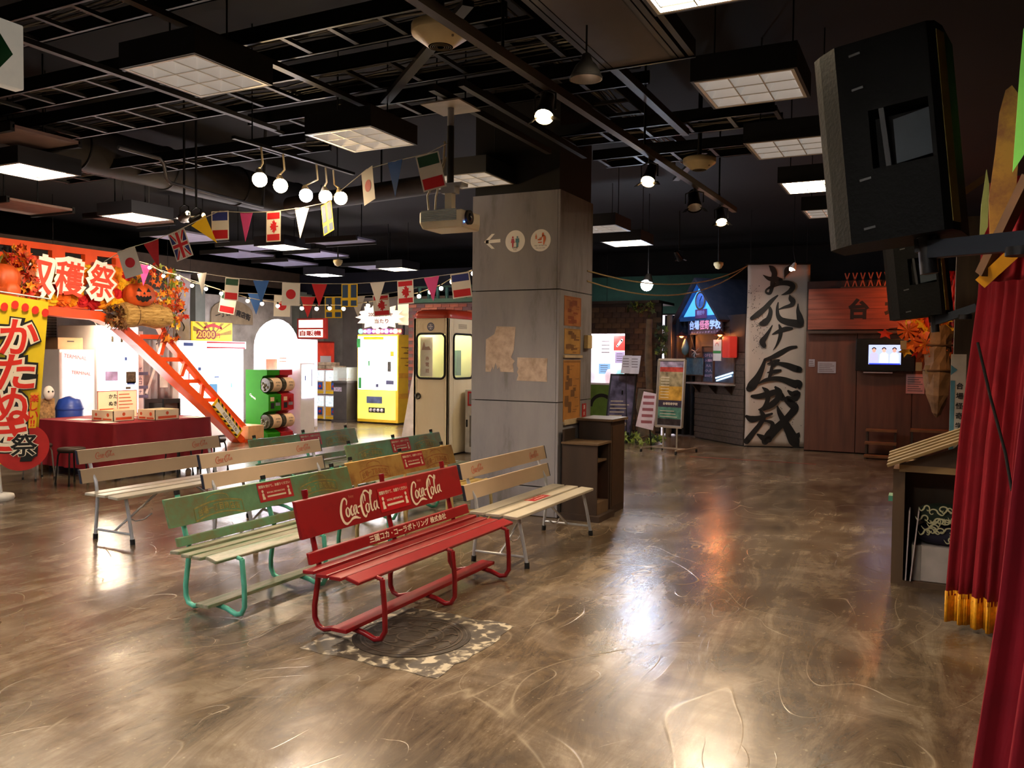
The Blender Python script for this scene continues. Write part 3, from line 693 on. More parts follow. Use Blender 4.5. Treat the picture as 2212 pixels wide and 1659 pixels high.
for (a, b, nx, ny) in (((tx0, ty0), (tx1, ty0), 0, -1), ((tx1, ty0), (tx1, ty1), 1, 0), ((tx1, ty1), (tx0, ty1), 0, 1), ((tx0, ty1), (tx0, ty0), -1, 0)):
    for i in range(n): per.append((a[0] + (b[0] - a[0]) * i / n, a[1] + (b[1] - a[1]) * i / n, nx, ny, i / n))
rows = 7; vs = []
for j in range(rows):
    f = j / (rows - 1)
    for x, y, nx, ny, s in per:
        fold = (.5 + .5 * sin(s * 31 + nx * 2)) * .045 + (.5 + .5 * sin(s * 13 + 1)) * .03
        swag = .0
        if nx > 0: fold += .07 * math.exp(-((s - .47) / .05) ** 2) * f; swag = .10 * math.exp(-((s - .47) / .16) ** 2) * f
        vs.append((x + nx * (fold * f + .004), y + ny * (fold * f + .004), tz - f * (.60 - swag) - .002))
L = len(per)
m.add(vs, [(j * L + i, (j + 1) * L + i, (j + 1) * L + (i + 1) % L, j * L + (i + 1) % L) for j in range(rows - 1) for i in range(L)], True)
tag(m.build('tablecloth', CLOTH), 'crimson cloth draped over the large square table', 'tablecloth')
# wheeled board under the table
t = wthing('wheeled_dolly', 'dark wooden dolly with pale casters under the crimson table', 'dolly', (-9.3, 7.4, 0))
MB().box(-9.75, -9.25, 7.25, 8.55, .09, .14).build('board', M('dolly_wood', '4a3626', .7), t)
for x, y in ((-9.35, 7.35), (-9.35, 8.40), (-9.65, 7.35), (-9.65, 8.40)):
    MB().cyl((x - .015, y, .045), (x + .015, y, .045), .045, n=14).build('caster', M('caster_white', 'c9c2b4', .5), t)
# stools
SEAT = M('stool_seat', '3a2a24', .6)
def stool(loc, label, legm):
    t = thing('round_stool', label, 'stool', loc, 0, 'round stools around the crimson table')
    MB().lathe([(.001, .455), (.15, .455), (.16, .44), (.16, .425), (.15, .415), (.001, .415)], n=20).build('seat', SEAT, t)
    MB().tube([(.145 * cos(a), .145 * sin(a), .41) for a in [2 * pi * i / 16 for i in range(16)]], .009, 6, True).build('seat_ring', legm, t)
    for k in range(4):
        a = pi / 4 + k * pi / 2; lg = MB().tube([(.13 * cos(a), .13 * sin(a), .41), (.15 * cos(a), .15 * sin(a), .36), (.18 * cos(a), .18 * sin(a), .02)], .010, 6).build('leg', legm, t)
        MB().cyl((.18 * cos(a), .18 * sin(a), 0), (.18 * cos(a), .18 * sin(a), .03), .014, n=8).build('foot', RUB, lg)
stool((-10.15, 6.72, 0), 'stool with silver legs partly behind the yellow banner', METAL)
stool((-9.42, 6.66, 0), 'dark-legged stool at the near corner of the crimson table', DKMET)
stool((-8.92, 7.85, 0), 'dark-legged stool behind the leftmost pale bench', DKMET)
stool((-8.85, 8.40, 0), 'dark-legged stool beyond the leftmost pale bench end', DKMET)
# things on the table
def tabletop_box(x, y, w, d, h, label, seed, rz=0):
    t = thing('candy_box', label, 'box', (x, y, tz + .002), rz, 'open cardboard boxes on the crimson table')
    card = M('cream_card', 'ecdcc0', .6, vary=.04)
    MB().box(-w / 2, w / 2, -d / 2, -d / 2 + .008, 0, h).box(-w / 2, w / 2, d / 2 - .008, d / 2, 0, h).box(-w / 2, -w / 2 + .008, -d / 2, d / 2, 0, h).box(w / 2 - .008, w / 2, -d / 2, d / 2, 0, h).box(-w / 2, w / 2, -d / 2, d / 2, 0, .006).build('tray', card, t)
    q = Print((0, -d / 2, 0), FX, FZ, .001); rnd = random.Random(seed)
    q.rect(-w * .42, -w * .05, h * .12, h * .30); q.disc(-w * .30, h * .6, h * .16); q.rect(.02 * w, w * .42, h * .12, h * .26); q.disc(w * .25, h * .6, h * .18)
    q.build('print', M('orange_print', 'd8572e', .5), t)
    q = Print((w / 2, 0, 0), YAX, FZ, .001); q.rect(-d * .38, d * .38, h * .14, h * .38); q.disc(0, h * .66, h * .17); q.build('side_print', MATS['orange_print'], t)
tabletop_box(-9.75, 7.50, .42, .32, .14, 'left cream cardboard box with orange print on the crimson table', 1)
tabletop_box(-9.45, 7.98, .34, .40, .14, 'right cream cardboard box with orange print on the crimson table', 2)
SHEET = M('white_paper', 'efe9de', .6, vary=.03)
for i, (x, y, rz) in enumerate(((-10.2, 7.35, .1), (-9.55, 7.22, -.1), (-9.35, 8.48, .2), (-10.3, 8.3, .3), (-10.0, 7.9, -.4))):
    o = tag(MB().box(-.15, .15, -.10, .10, 0, .003).build('paper_sheet', SHEET, loc=(x, y, tz + .002)), ['white paper sheet at the left of the crimson table', 'white paper sheet at the near edge of the crimson table', 'white paper sheet at the right end of the crimson table', 'white paper sheet at the back of the crimson table', 'white paper sheet by the cardboard boxes'][i], 'paper'); o.rotation_euler[2] = rz
# double notice sheets standing behind the boxes
a, b = (-9.95,7.414,1.111), (-9.95,8.037,0.861)
t = wthing('notice_board', 'cream double notice sheet with pink border standing on the crimson table', 'notice', (-9.95, (a[1] + b[1]) / 2, tz))
MB().box(-9.96, -9.95, a[1], b[1], tz + .005, a[2]).build('sheet', M('cream_sheet', 'f3e6c4', .6, vary=.03), t)
MB().bar((-9.99, a[1] + .1, tz + .005), (-9.97, a[1] + .1, a[2] - .05), .02, .02).build('prop', M('pale_wood', 'cbb592'), t)
MB().bar((-9.99, b[1] - .1, tz + .005), (-9.97, b[1] - .1, a[2] - .05), .02, .02).build('prop', M('pale_wood'), t)
q = Print((-9.95, a[1], tz), YAX, FZ, .002); W = b[1] - a[1]; HH = a[2] - tz
for x in (0, W * .485, W - .008): q.rect(x, x + .010, .01, HH)
q.rect(0, W, HH - .01, HH); q.rect(0, W, .005, .015); q.build('border', M('pink_print', 'cf5c62', .5), t)
q = Print((-9.95, a[1], tz), YAX, FZ, .002)
for i, (ch, x, y) in enumerate((('か', .33, .80), ('た', .44, .80), ('ぬ', .33, .55), ('き', .44, .55))): q.text(ch, W * x, HH * y, h=HH * .15, bold=.03)
q.build('lettering', INK, t)
q = Print((-9.95, a[1], tz), YAX, FZ, .002)
for k in range(6): q.rect(W * .53, W * (.8 + .03 * (k % 4)), HH * (.84 - .12 * k), HH * (.87 - .12 * k))
for k in range(3): q.rect(W * .05, W * (.4 - .05 * k), HH * (.34 - .1 * k), HH * (.38 - .1 * k))
q.build('text_lines', MATS['orange_print'], t)

# ------------------------------------------------------------------ orange steel arch
ORANGE = M('arch_orange', 'f0561a', .35, vary=.06, scale=4); AX = -11.3
ar = wthing('orange_arch', 'orange lattice arch gate shaped like a tower leg beside the crimson table', 'arch', (AX, 9, 0))
def ybox(m, y0, y1, z0, z1, d=.09): return m.box(AX - d, AX + d, y0, y1, z0, z1)
# slotted upper beam
m = MB(); y0, y1 = 5.6, 8.95; zt, zm, zb = 3.17, 3.08, 2.80
ybox(m, y0, y1, zm, zt, .05); ybox(m, y0, y1, zb, zb + .18, .05)
yy = y0
while yy < y1:
    ybox(m, yy, min(y1, yy + .20), zb + .18, zm, .05); yy += .52
m.build('slotted_beam', ORANGE, ar)
MB().box(AX - .05, AX - .045, y0, y1, zb + .18, zm).build('slot_back', BLACK, ar)
ybox(MB(), 5.6, 8.9, 2.27, 2.40, .08).build('lower_beam', ORANGE, ar)
lo = [(5.6, 2.02), (6.4, 2.18), (7.2, 2.24), (7.9, 2.20), (8.39,2.182), (8.749,2.056), (9.1,1.804), (9.451,1.524), (9.915,1.15), (10.409,0.768), (10.937,0.343), (11.316,0.026)]
hi = [(9.555,2.085), (9.71,1.838), (10.111,1.461), (10.493,1.088), (10.894,0.728), (11.443,0.247)]
def chord(pts, w, d):
    m = MB(); vs = []; k = len(pts)
    for i, (y, z) in enumerate(pts):
        a = pts[max(0, i - 1)]; b = pts[min(k - 1, i + 1)]; dy, dz = b[0] - a[0], b[1] - a[1]; L_ = math.hypot(dy, dz); ny, nz = -dz / L_, dy / L_
        for s, e in ((-1, -1), (1, -1), (1, 1), (-1, 1)): vs.append((AX + s * d, y + ny * e * w / 2, z + nz * e * w / 2))
    fs = [(4 * i + j, 4 * i + (j + 1) % 4, 4 * i + 4 + (j + 1) % 4, 4 * i + 4 + j) for i in range(k - 1) for j in range(4)] + [(3, 2, 1, 0), tuple(range(4 * k - 4, 4 * k))]
    return m.add(vs, fs)
chord(lo, .13, .11).build('inner_chord', ORANGE, ar); chord(hi, .085, .06).build('outer_chord', ORANGE, ar)
for a, b in (((-11.3,9.17,1.886), (-11.3,9.673,1.891)), ((-11.3,9.673,1.876), (-11.3,9.579,1.6)), ((-11.3,9.506,1.524), (-11.3,10.062,1.516)), ((-11.3,10.101,1.469), (-11.3,10.002,1.242)), ((-11.3,9.954,1.149), (-11.3,10.452,1.145)), ((-11.3,10.472,1.104), (-11.3,10.43,0.864)), ((-11.3,10.369,0.818), (-11.3,10.829,0.798))):
    MB().bar(a, b, .07, .055, (1, 0, 0)).build('web_member', ORANGE, ar)
# the far half of the arch, standing beyond the left edge of the view
far = [(14.9 - y if i > 3 else y, z) for i, (y, z) in enumerate(lo)]
chord([(15.0 - y, z) for y, z in lo[4:]][::-1] + [(6.1, 2.15), (5.6, 2.02)][:0], .13, .11).build('inner_chord', ORANGE, ar)
chord([(15.0 - y, z) for y, z in hi], .085, .06).build('outer_chord', ORANGE, ar)
MB().box(AX - .16, AX + .16, 11.30, 11.62, 0, .05).build('foot_plate', ORANGE, ar); MB().box(AX - .16, AX + .16, 3.4, 3.72, 0, .05).build('foot_plate', ORANGE, ar)
# hazard board on the leg
a, b = V3((-11.24,10.623,0.776)), V3((-11.24,11.211,0.157))
d = (b - a).normalized(); v = V3((1, 0, 0)).cross(d); v = -v if v.z < 0 else v
t = wthing('hazard_board', 'yellow and black striped notice board fixed to the orange arch leg', 'sign', tuple((a + b) / 2))
mid = (a + b) / 2; hl = (b - a).length / 2; AXN = AX + .12
mid.x = AXN
MB().bar(mid - d * hl, mid + d * hl, .19, .02, (1, 0, 0)).build('board', M('hazard_yellow', 'f0c020', .5, vary=.05), t)
q = Print(mid + V3((.01, 0, 0)), d, V3((1, 0, 0)).cross(d), .001)
for k in range(7):
    x = -hl + hl * 2 * k / 7
    for s in (-1, 1): q.poly([(x, s * .095), (x + .06, s * .095), (x + .10, s * .055), (x + .04, s * .055)][::s])
q.build('stripes', BLACK, t)
q = Print(mid + V3((.01, 0, 0)), d, V3((1, 0, 0)).cross(d), .002); q.rect(-hl * .9, hl * .9, -.05, .05); q.build('label_panel', WHITE, t)
q = Print(mid + V3((.01, 0, 0)), d, V3((1, 0, 0)).cross(d), .003); q.text('のぼらないでね', .08, 0, w=hl * 1.1, h=.065, bold=.02); q.build('lettering', INK, t)
tag(MB().box(-11.62, -11.1, 11.35, 11.75, .052, .30).build('foot_block', M('peach_block', 'd9a878', .6), bevel=.01), 'peach coloured block at the foot of the orange arch', 'block')

# ------------------------------------------------------------------ harvest festival lettering and paper pompoms
SG = AX + .30
pom_m = []
for nm, hx in (('pom_yellow', 'f2b60e'), ('pom_orange', 'ea6a10'), ('pom_red', 'c8141c'), ('pom_gold', 'f0950a')):
    mm = M(nm, hx, .8, vary=.15, scale=12, bump=.4); b_ = MB()
    rr = random.Random(nm); nU, nV = 14, 9; vs = []
    for i in range(nV + 1):
        for j in range(nU):
            a_ = pi * i / nV; c_ = 2 * pi * j / nU; r_ = .105 * (1 + .12 * (1 if (i + j) % 2 else -1) * (0 if i in (0, nV) else 1))
            vs.append((r_ * sin(a_) * cos(c_), r_ * sin(a_) * sin(c_), r_ * cos(a_)))
    b_.add(vs, [(i * nU + j, (i + 1) * nU + j, (i + 1) * nU + (j + 1) % nU, i * nU + (j + 1) % nU) for i in range(nV) for j in range(nU)])
    pom_m.append((nm.split('_')[1], mesh_of(b_, 'pompom', mm)))
ORD = 'first second third fourth fifth sixth seventh eighth ninth tenth eleventh twelfth'.split()
k = 0; order = [0, 2, 3, 0, 1, 2, 3, 0, 2, 1, 0, 3, 2, 1]
for row, zc in enumerate((2.85, 2.70, 2.54, 2.40)):
    for i in range(12):
        y = 7.02 + i * .168 + (.08 if row % 2 else 0); kind = pom_m[order[(i * 3 + row * 5) % 14]]
        if 1 <= row <= 2 and i % 3 == 1 and random.random() < .4: continue
        nm = kind[0]; o = inst(kind[1], 'paper_pompom', None, (SG - .22 + random.uniform(-.02, .03), y, zc + random.uniform(-.02, .02) - (y - 7) * .012), (random.random() * 3, random.random() * 3, 0))
        s_ = random.uniform(.9, 1.15); o.scale = (s_, s_, s_)
        tag(o, {'yellow': 'bright yellow', 'orange': 'orange', 'red': 'red', 'gold': 'golden'}[nm] + ' tissue pompom, ' + ORD[i] + ' from left in the ' + ('top', 'upper', 'lower', 'bottom')[row] + ' row behind festival lettering', 'pompom', nm + ' paper pompoms on the orange arch')
LR = M('letter_red', 'e0452c', .5, vary=.03); LW = M('letter_white', 'fbf4ea', .5, vary=.02)
for ch, c, hh, rot, lb in (('収', (-11,7.299,2.681), .60, -.12, 'first red character with white outline on the festival arch'), ('穫', (-11,7.767,2.677), .60, -.10, 'second red character with white outline on the festival arch'), ('祭', (-11,8.286,2.681), .58, -.10, 'third red character with white outline on the festival arch')):
    t = wthing('festival_character', lb, 'letter', (SG, c[1], c[2]), 'cut-out characters on the festival arch')
    q = Print((SG, c[1], c[2]), YAX, FZ, 0); q.text(ch, 0, 0, h=hh * 1.05, w=hh * .92, bold=.15, rot=rot, th=.008); q.build('outline', LW, t, ); 
    q = Print((SG, c[1], c[2]), YAX, FZ, .012); q.text(ch, 0, 0, h=hh * .83, w=hh * .72, bold=.022, rot=rot, th=.003); q.build('character', LR, t)
    MB().box(SG - .10, SG - .004, c[1] - .03, c[1] + .03, c[2] - .15, c[2] + .15).build('mount', M('pale_wood'), t)

# ------------------------------------------------------------------ maple leaves, pumpkins and straw
def leaf_mesh(name, hx):
    m = MB(); pts = []
    for i in range(10):
        a = pi / 2 + 2 * pi * i / 10; r = .062 if i % 2 == 0 else .03; pts.append((r * cos(a), r * sin(a)))
    vs = [(0, 0, .012)] + [(x, y, -.006 if i % 2 == 0 else .0) for i, (x, y) in enumerate(pts)]
    m.add(vs, [(0, i + 1, (i + 1) % 10 + 1) for i in range(10)]); return mesh_of(m, 'maple_leaf', M(name, hx, .6, vary=.15, scale=20))
LEAF = [leaf_mesh('leaf_' + n, h) for n, h in (('orange', 'e8661a'), ('red', 'c62c14'), ('amber', 'ef9a1c'), ('rust', 'a8481a'), ('yellow', 'f0bf2a'), ('green', '7f8f2a'))]
BLEAF = [leaf_mesh('leaf_' + n, h) for n, h in (('brown', '6a4522'), ('tan', '8d6230'), ('dark', '44301c'))]
TWIG = M('twig', '5a3c20', .8)
def leafy(label, c, ry, rz_, n, kinds, seed, name='maple_spray'):
    rnd = random.Random(seed); t = thing(name, label, 'leaves', c)
    for k in range(5): MB().tube([(0, -ry + 2 * ry * k / 5, -rz_), (.05, rnd.uniform(-ry, ry) * .6, 0), (.02, rnd.uniform(-ry, ry), rz_ * rnd.uniform(.4, 1))], .006, 5).build('twig', TWIG, t)
    for i in range(n):
        a = rnd.random() * 2 * pi; r = rnd.random() ** .5
        s = rnd.uniform(.75, 1.35); inst(kinds[min(len(kinds) - 1, int(rnd.random() ** 1.3 * len(kinds)))], 'leaf', t, (rnd.uniform(-.08, .16), ry * r * cos(a), rz_ * r * sin(a)), (rnd.uniform(.2, 1.4), rnd.uniform(.4, 1.6), rnd.random() * 6), (s, s, s))
    return t
leafy('large spray of orange and red maple leaves around the smiling pumpkin', (-11.1,9.317,2.571), .55, .50, 150, LEAF, 4)
leafy('tall orange maple spray right of the smiling pumpkin', (-11.1,9.615,2.365), .26, .55, 80, LEAF, 5)
leafy('red and orange maple leaves at the left end of the festival lettering', (-11,7.057,2.628), .26, .42, 90, [LEAF[1], LEAF[3], LEAF[0], LEAF[2]], 6)
leafy('bunch of dry brown leaves left of the straw roll', (-11.1,8.611,2.169), .20, .20, 60, BLEAF, 9, 'dry_leaf_bunch')
PUMP = M('pumpkin_skin', 'd2541c', .5, vary=.12, scale=8)
def pumpkin(c, r, label, face=False, seed=0):
    t = thing('pumpkin', label, 'pumpkin', c, seed)
    m = MB(); n, k = 32, 10; vs = []
    for i in range(k + 1):
        a = pi * i / k
        for j in range(n):
            b = 2 * pi * j / n; rr = r * (1 - .10 * abs(cos(b * 4)) ** .6 * sin(a)); vs.append((rr * sin(a) * cos(b), rr * sin(a) * sin(b), r * .84 * cos(a) * (1 - .12 * (abs(cos(a)) > .95))))
    m.add(vs, [(i * n + j, (i + 1) * n + j, (i + 1) * n + (j + 1) % n, i * n + (j + 1) % n) for i in range(k) for j in range(n)], True); m.build('body', PUMP, t)
    MB().tube([(0, 0, r * .78), (.01, .01, r * .95), (.04, .02, r * 1.1)], [.022, .016, .012], 7).build('stem', M('pumpkin_stem', '6b6a2c', .8), t)
    if face:
        def on(y, z): return (math.sqrt(max(0.0001, r * r * 1.0 - y * y - (z / .84) ** 2)) * .99 + .004, y, z)
        for s in (-1, 1): MB().add([on(s * .07 - .035, .04), on(s * .07 + .035, .04), on(s * .07, .10)], [(0, 1, 2)]).build('eye', BLACK, t, solid=.006)
        MB().add([on(-.02, .0), on(.02, .0), on(0, .04)], [(0, 1, 2)]).build('nose', BLACK, t, solid=.006)
        top = [on(-.12 + .24 * i / 10, -.05 + .02 * abs(i - 5) / 2.5 * .5 + (.02 if i % 2 else 0)) for i in range(11)]; bot = [on(-.11 + .22 * i / 10, -.12 + .05 * ((i - 5) / 5) ** 2 + (.02 if i % 3 == 0 else 0)) for i in range(11)]
        MB().add(top + bot, [(i, i + 1, 12 + i, 11 + i) for i in range(10)]).build('mouth', BLACK, t, solid=.006)
    return t
pumpkin((-10.98,8.915,2.525), .24, 'carved smiling pumpkin on the arch above the straw roll', True, -.35)
pumpkin((-10.95,6.732,2.598), .26, 'upper orange pumpkin cut by the left edge of the picture')
pumpkin((-10.85,6.766,2.434), .17, 'lower orange pumpkin at the left edge above the yellow banner')
STRAW = worn('straw', 'c9a05a', '8f6a30', .45, 3, .85, stretch=(14, 1.2, 14), bump=.6, third='d8b878')
c = (-11.05,9.072,2.211)
t = wthing('straw_roll', 'bound straw roll lying on the orange arch under the pumpkin', 'straw roll', c)
m = MB(); n = 26; rings = []
for i in range(9):
    y = c[1] - .42 + .84 * i / 8; r = .175 + .02 * sin(i * 1.3)
    rings.append([(c[0] + r * cos(2 * pi * j / n) * random.uniform(.96, 1.04), y + random.uniform(-.012, .012), c[2] + r * sin(2 * pi * j / n) * random.uniform(.96, 1.04)) for j in range(n)])
m.add([v for r in rings for v in r], [(i * n + j, (i + 1) * n + j, (i + 1) * n + (j + 1) % n, i * n + (j + 1) % n) for i in range(8) for j in range(n)], True)
m.add([v for r in rings for v in r], [tuple(range(n)), tuple(range(9 * n - 1, 8 * n - 1, -1))]); m.build('straw', STRAW, t)
for y in (c[1] - .22, c[1] + .2): MB().tube([(c[0] + .185 * cos(2 * pi * j / 20), y, c[2] + .185 * sin(2 * pi * j / 20)) for j in range(20)], .008, 5, True).build('binding', TWIG, t)

# ------------------------------------------------------------------ yellow upright banner
NY = M('banner_yellow', 'f3d21c', .6, vary=.04); NR = M('banner_red', 'e22a1a', .6, vary=.03); NW = M('banner_white', 'f8ead0', .6, vary=.02); NK = M('banner_black', '0e0c0b', .6, vary=.02)
n0 = V3((-8.81,5.337,2.251)); n1 = V3((-8.528,5.776,2.176)); n2 = V3((-8.604,5.662,0.418)); n3 = V3((-8.874,5.229,0.448))
base = V3((-9.108,5.602,0))
t = wthing('upright_banner', 'tall yellow advertising banner with big red characters at the left edge', 'banner', tuple(base))
u = (n1 - n0); u.z = 0; U = u.normalized(); VV = ((n0 - n3) + (n1 - n2)).normalized(); W = (n1 - n0).length; HH = ((n0 - n3).length + (n1 - n2).length) / 2
o_ = n3.copy(); nrm = U.cross(VV).normalized()
def bp(s, tt): return n3 + (n2 - n3) * s + ((n0 - n3) * (1 - s) + (n1 - n2) * s) * tt + nrm * .012 * sin(tt * 7 + s * 3) * (1 - tt)
MB().grid(bp, 10, 24).build('cloth', NY, t)
pole = n0 + U * -.03 - nrm * .02
MB().tube([base + V3((0, 0, .05)), pole + V3((0, 0, -.9)), pole + V3((0, 0, .04))], .012, 8).build('pole', WHITE, t)
MB().tube([n0 + V3((0, 0, .03)) - U * .05 - nrm * .02, n1 + V3((0, 0, .03)) + U * .02 - nrm * .02], .008, 8).build('cross_bar', WHITE, t)
for s in (.05, .5, .95): MB().box(-.03, .03, -.003, .003, -.05, .05).build('loop', NW, t, loc=bp(s, 1.0) - base)
MB().lathe([(.20, 0), (.21, .02), (.20, .055), (.10, .075), (.02, .08)], tuple(base - V3((.06, .06, 0))), 24).build('base', M('base_white', 'e6e2da', .5), t)
FR = Print(n3, U, VV, .016)
def ch3(ch, s, tt, h, red=NR):
    x = W * s; y = HH * tt
    for bold, mt, k, nm in ((.18, NK, .0, 'outline_black'), (.09, NW, .002, 'outline_white'), (.02, red, .004, 'character')):
        q = Print(bp(0, 0), U, VV, .016 + k); q.text(ch, x, y, h=h * (1 + 1.0 * bold), w=h * (.95 + 1.0 * bold), bold=bold); q.build(nm, mt, t)
ch3('か', .52, .755, .37); ch3('た', .50, .545, .37); ch3('ぬ', .47, .345, .37); ch3('き', .44, .175, .36)
q = Print(bp(0, 0), U, VV, .0145); q.disc(W * .72, HH * .09, .25, n=36); q.build('red_disc', M('banner_disc', 'b8201c', .6), t)
for bold, mt, k, nm in ((.06, NW, .008, 'outline_white'), (.02, NK, .010, 'character')):
    q = Print(bp(0, 0), U, VV, .016 + k); q.text('祭', W * .74, HH * .105, h=.24 * (1 + bold), bold=bold); q.build(nm, mt, t)
q = Print(bp(0, 0), U, VV, .022); 
for i, c_ in enumerate('楽しい'): q.text(c_, W * .86, HH * (.385 - .05 * i), h=.085, bold=.02)
q.text('!!', W * .86, HH * .235, h=.07, bold=.02); q.build('side_lettering', NR, t)
q = Print(bp(0, 0), U, VV, .019); q.rect(W * .79, W * .93, HH * .205, HH * .42); q.build('side_box', M('banner_amber', 'f0b418', .6), t)
for i in range(5):
    q = Print(bp(0, 0), U, VV, .017); q.disc(W * (.22 + .18 * i), HH * (.945 - .014 * abs(i - 1)), .034, .045); q.build('lantern_mark', NR, t)
q = Print(bp(0, 0), U, VV, .024); q.ring(W * .99, HH * .005, .05, .16, a0=pi * .5, a1=pi); q.build('fan_mark', NK, t)

# ================================================================== vending and game machines
GLOW = M('light_box', (1.0, .97, .98), emit=3.2, vary=0); GLOWV = M('light_box_violet', (.93, .86, 1.0), emit=1.6, vary=0); LEDW = M('led_tube', (.96, .90, 1.0), emit=9, vary=0)
MW = M('machine_white', 'e6e2e4', .35, vary=.03); MGREY = M('machine_grey', '8e8f96', .4, vary=.05); GLASS = M('clear_glass', 'ffffff', .02, vary=0, trans=1)
PINK = M('print_pink', 'd86a78', .5, vary=.1); BLUEP = M('print_blue', '3f62b4', .5, vary=.1); REDP = M('print_red', 'c8242a', .5, vary=.05); YELP = M('print_yellow', 'f4c81e', .5, vary=.05); GREENP = M('print_green', '3f9a50', .5, vary=.1)
def cabinet(name, label, cat, x0, x1, y0, y1, h, front, body=MW, z0=0.0, face='x', margin=.04, bot=.22):
    """upright cabinet with a lit front; face 'x' looks to +x, 'y' looks to -y"""
    t = wthing(name, label, cat, ((x0 + x1) / 2, (y0 + y1) / 2, z0))
    MB().box(x0, x1, y0, y1, z0 + .03, h).build('body', body, t, bevel=.012)
    for a in (x0 + .06, x1 - .06):
        for b in (y0 + .06, y1 - .06): MB().cyl((a, b, z0), (a, b, z0 + .035), .02, n=8).build('foot', RUB, t)
    if face == 'x': MB().box(x1, x1 + .02, y0 + margin, y1 - margin, z0 + bot, h - margin).build('light_panel', front, t)
    else: MB().box(x0 + margin, x1 - margin, y0 - .02, y0, z0 + bot, h - margin).build('light_panel', front, t)
    return t
# white cabinet with faded red lettering
a = cabinet('white_locker', 'white cabinet with faded red lettering left of the glowing machine', 'cabinet', -13.0, -12.3, 8.50, 9.12, 1.67, M('pale_panel', 'f0dede', .5, emit=.3, vary=.1))
q = Print((-12.278, 8.81, 1.45), YAX, FZ, .002); q.text('TERMINAL', -.05, .10, w=.40, bold=.02, rot=-.12); q.text('TERMINAL', .05, -.16, w=.34, bold=.02, rot=-.1); q.build('lettering', PINK, a)
t = wthing('cardboard_box', 'brown cardboard box with a hand hole on the white cabinet', 'box', (-12.65, 8.8, 1.672))
MB().box(-12.88, -12.42, 8.56, 9.0, 1.674, 1.86).build('carton', M('cardboard', '8a6a4e', .8), t, bevel=.004); MB().box(-12.42, -12.416, 8.72, 8.84, 1.79, 1.81).build('hand_hole', BLACK, t)
# big glowing photo machine
a = cabinet('photo_machine', 'large glowing white machine with small printed pictures behind the table', 'machine', -13.3, -12.3, 9.16, 9.98, 2.08, GLOW, bot=.3)
def marks(parent, xpl, specs):
    for y, z, w_, h_, mt, nm in specs:
        MB().box(xpl, xpl + .004, y - w_ / 2, y + w_ / 2, z - h_ / 2, z + h_ / 2).build(nm, mt, parent)
marks(a, -12.278, ((9.42, 1.23, .24, .16, M('print_lilac', '9a94c8', .5, vary=.3), 'picture'), (9.80, 1.20, .20, .20, M('print_dark', '4a4638', .5, vary=.5, scale=30), 'picture'), (9.80, 1.10, .16, .05, BLUEP, 'picture'), (9.74, 1.02, .10, .04, M('print_dark'), 'picture'), (9.44, 1.85, .04, .10, M('print_dark'), 'mark'), (9.62, 1.86, .05, .12, M('print_dark'), 'mark'), (9.86, 1.84, .16, .20, M('print_dark'), 'picture'), (9.70, 1.52, .05, .06, BLUEP, 'mark')))
MB().box(-12.95, -12.35, 9.98, 10.02, .3, 2.05).build('side_panel', M('panel_pale', 'd8cfd2', .5), a)
q = Print((-12.34, 10.02, 1.1), YAX, FZ, .001)
MB().box(-12.36, -12.34, 9.985, 10.10, .2, 2.0).build('corner_post', M('panel_pale'), a)
q = Print((-12.34, 10.04, 1.1), YAX, FZ, .002)
for i, ch in enumerate('ゲームコーナー'): q.text(ch, 0, .24 - .08 * i, h=.06, bold=.03)
q.build('side_lettering', M('slate_ink', '5a5a7a', .6), a)
# grey curtain with pale figure print
t = wthing('printed_curtain', 'grey curtain with a faint white print beside the glowing machine', 'curtain', (-12.45, 10.42, .78))
MB().grid(lambda s, z: (-12.45 + .03 * sin(s * 26), 10.12 + .62 * s, .80 + 1.05 * z), 30, 4).build('cloth', M('curtain_grey', 'aeb4c2', .8, vary=.12, scale=2), t, solid=.004)
MB().tube([(-12.45, 10.08, 1.87), (-12.45, 10.78, 1.87)], .012).build('rail', METAL, t)
q = Print((-12.405, 10.42, 1.3), YAX, FZ, .002); q.brush([(-.22, -.42, .05), (-.05, -.02, .05), (.05, .25, .06), (.02, .50, .05)]); q.brush([(.05, .2, .04), (.18, -.05, .05)]); q.rect(.08, .26, -.3, -.02); q.build('figure_print', M('curtain_print', 'e4ecf0', .8), t)
t = wthing('grey_bucket', 'grey lidded bucket below the printed curtain', 'bucket', (-11.9, 10.25, 0))
MB().lathe([(.14, 0), (.17, .44), (.18, .45), (.18, .48)], (-11.9, 10.25, 0), 20).build('tub', M('bucket_grey', '7c8290', .5), t); MB().lathe([(.19, .48), (.19, .50), (.05, .51), (.001, .51)], (-11.9, 10.25, 0), 20).build('lid', MW, t)
t = wthing('dark_stand', 'dark frame stand below the printed curtain', 'stand', (-12.2, 10.55, 0))
for y in (10.40, 10.74): MB().box(-12.22, -12.18, y, y + .03, 0, .80).build('post', DKMET, t)
MB().box(-12.22, -12.18, 10.43, 10.74, .72, .80).build('rail', DKMET, t); MB().box(-12.6, -12.22, 10.43, 10.74, 0.01, .72).build('panel', M('panel_charcoal', '3c3a3c', .7), t)  # dark grey panel between the posts
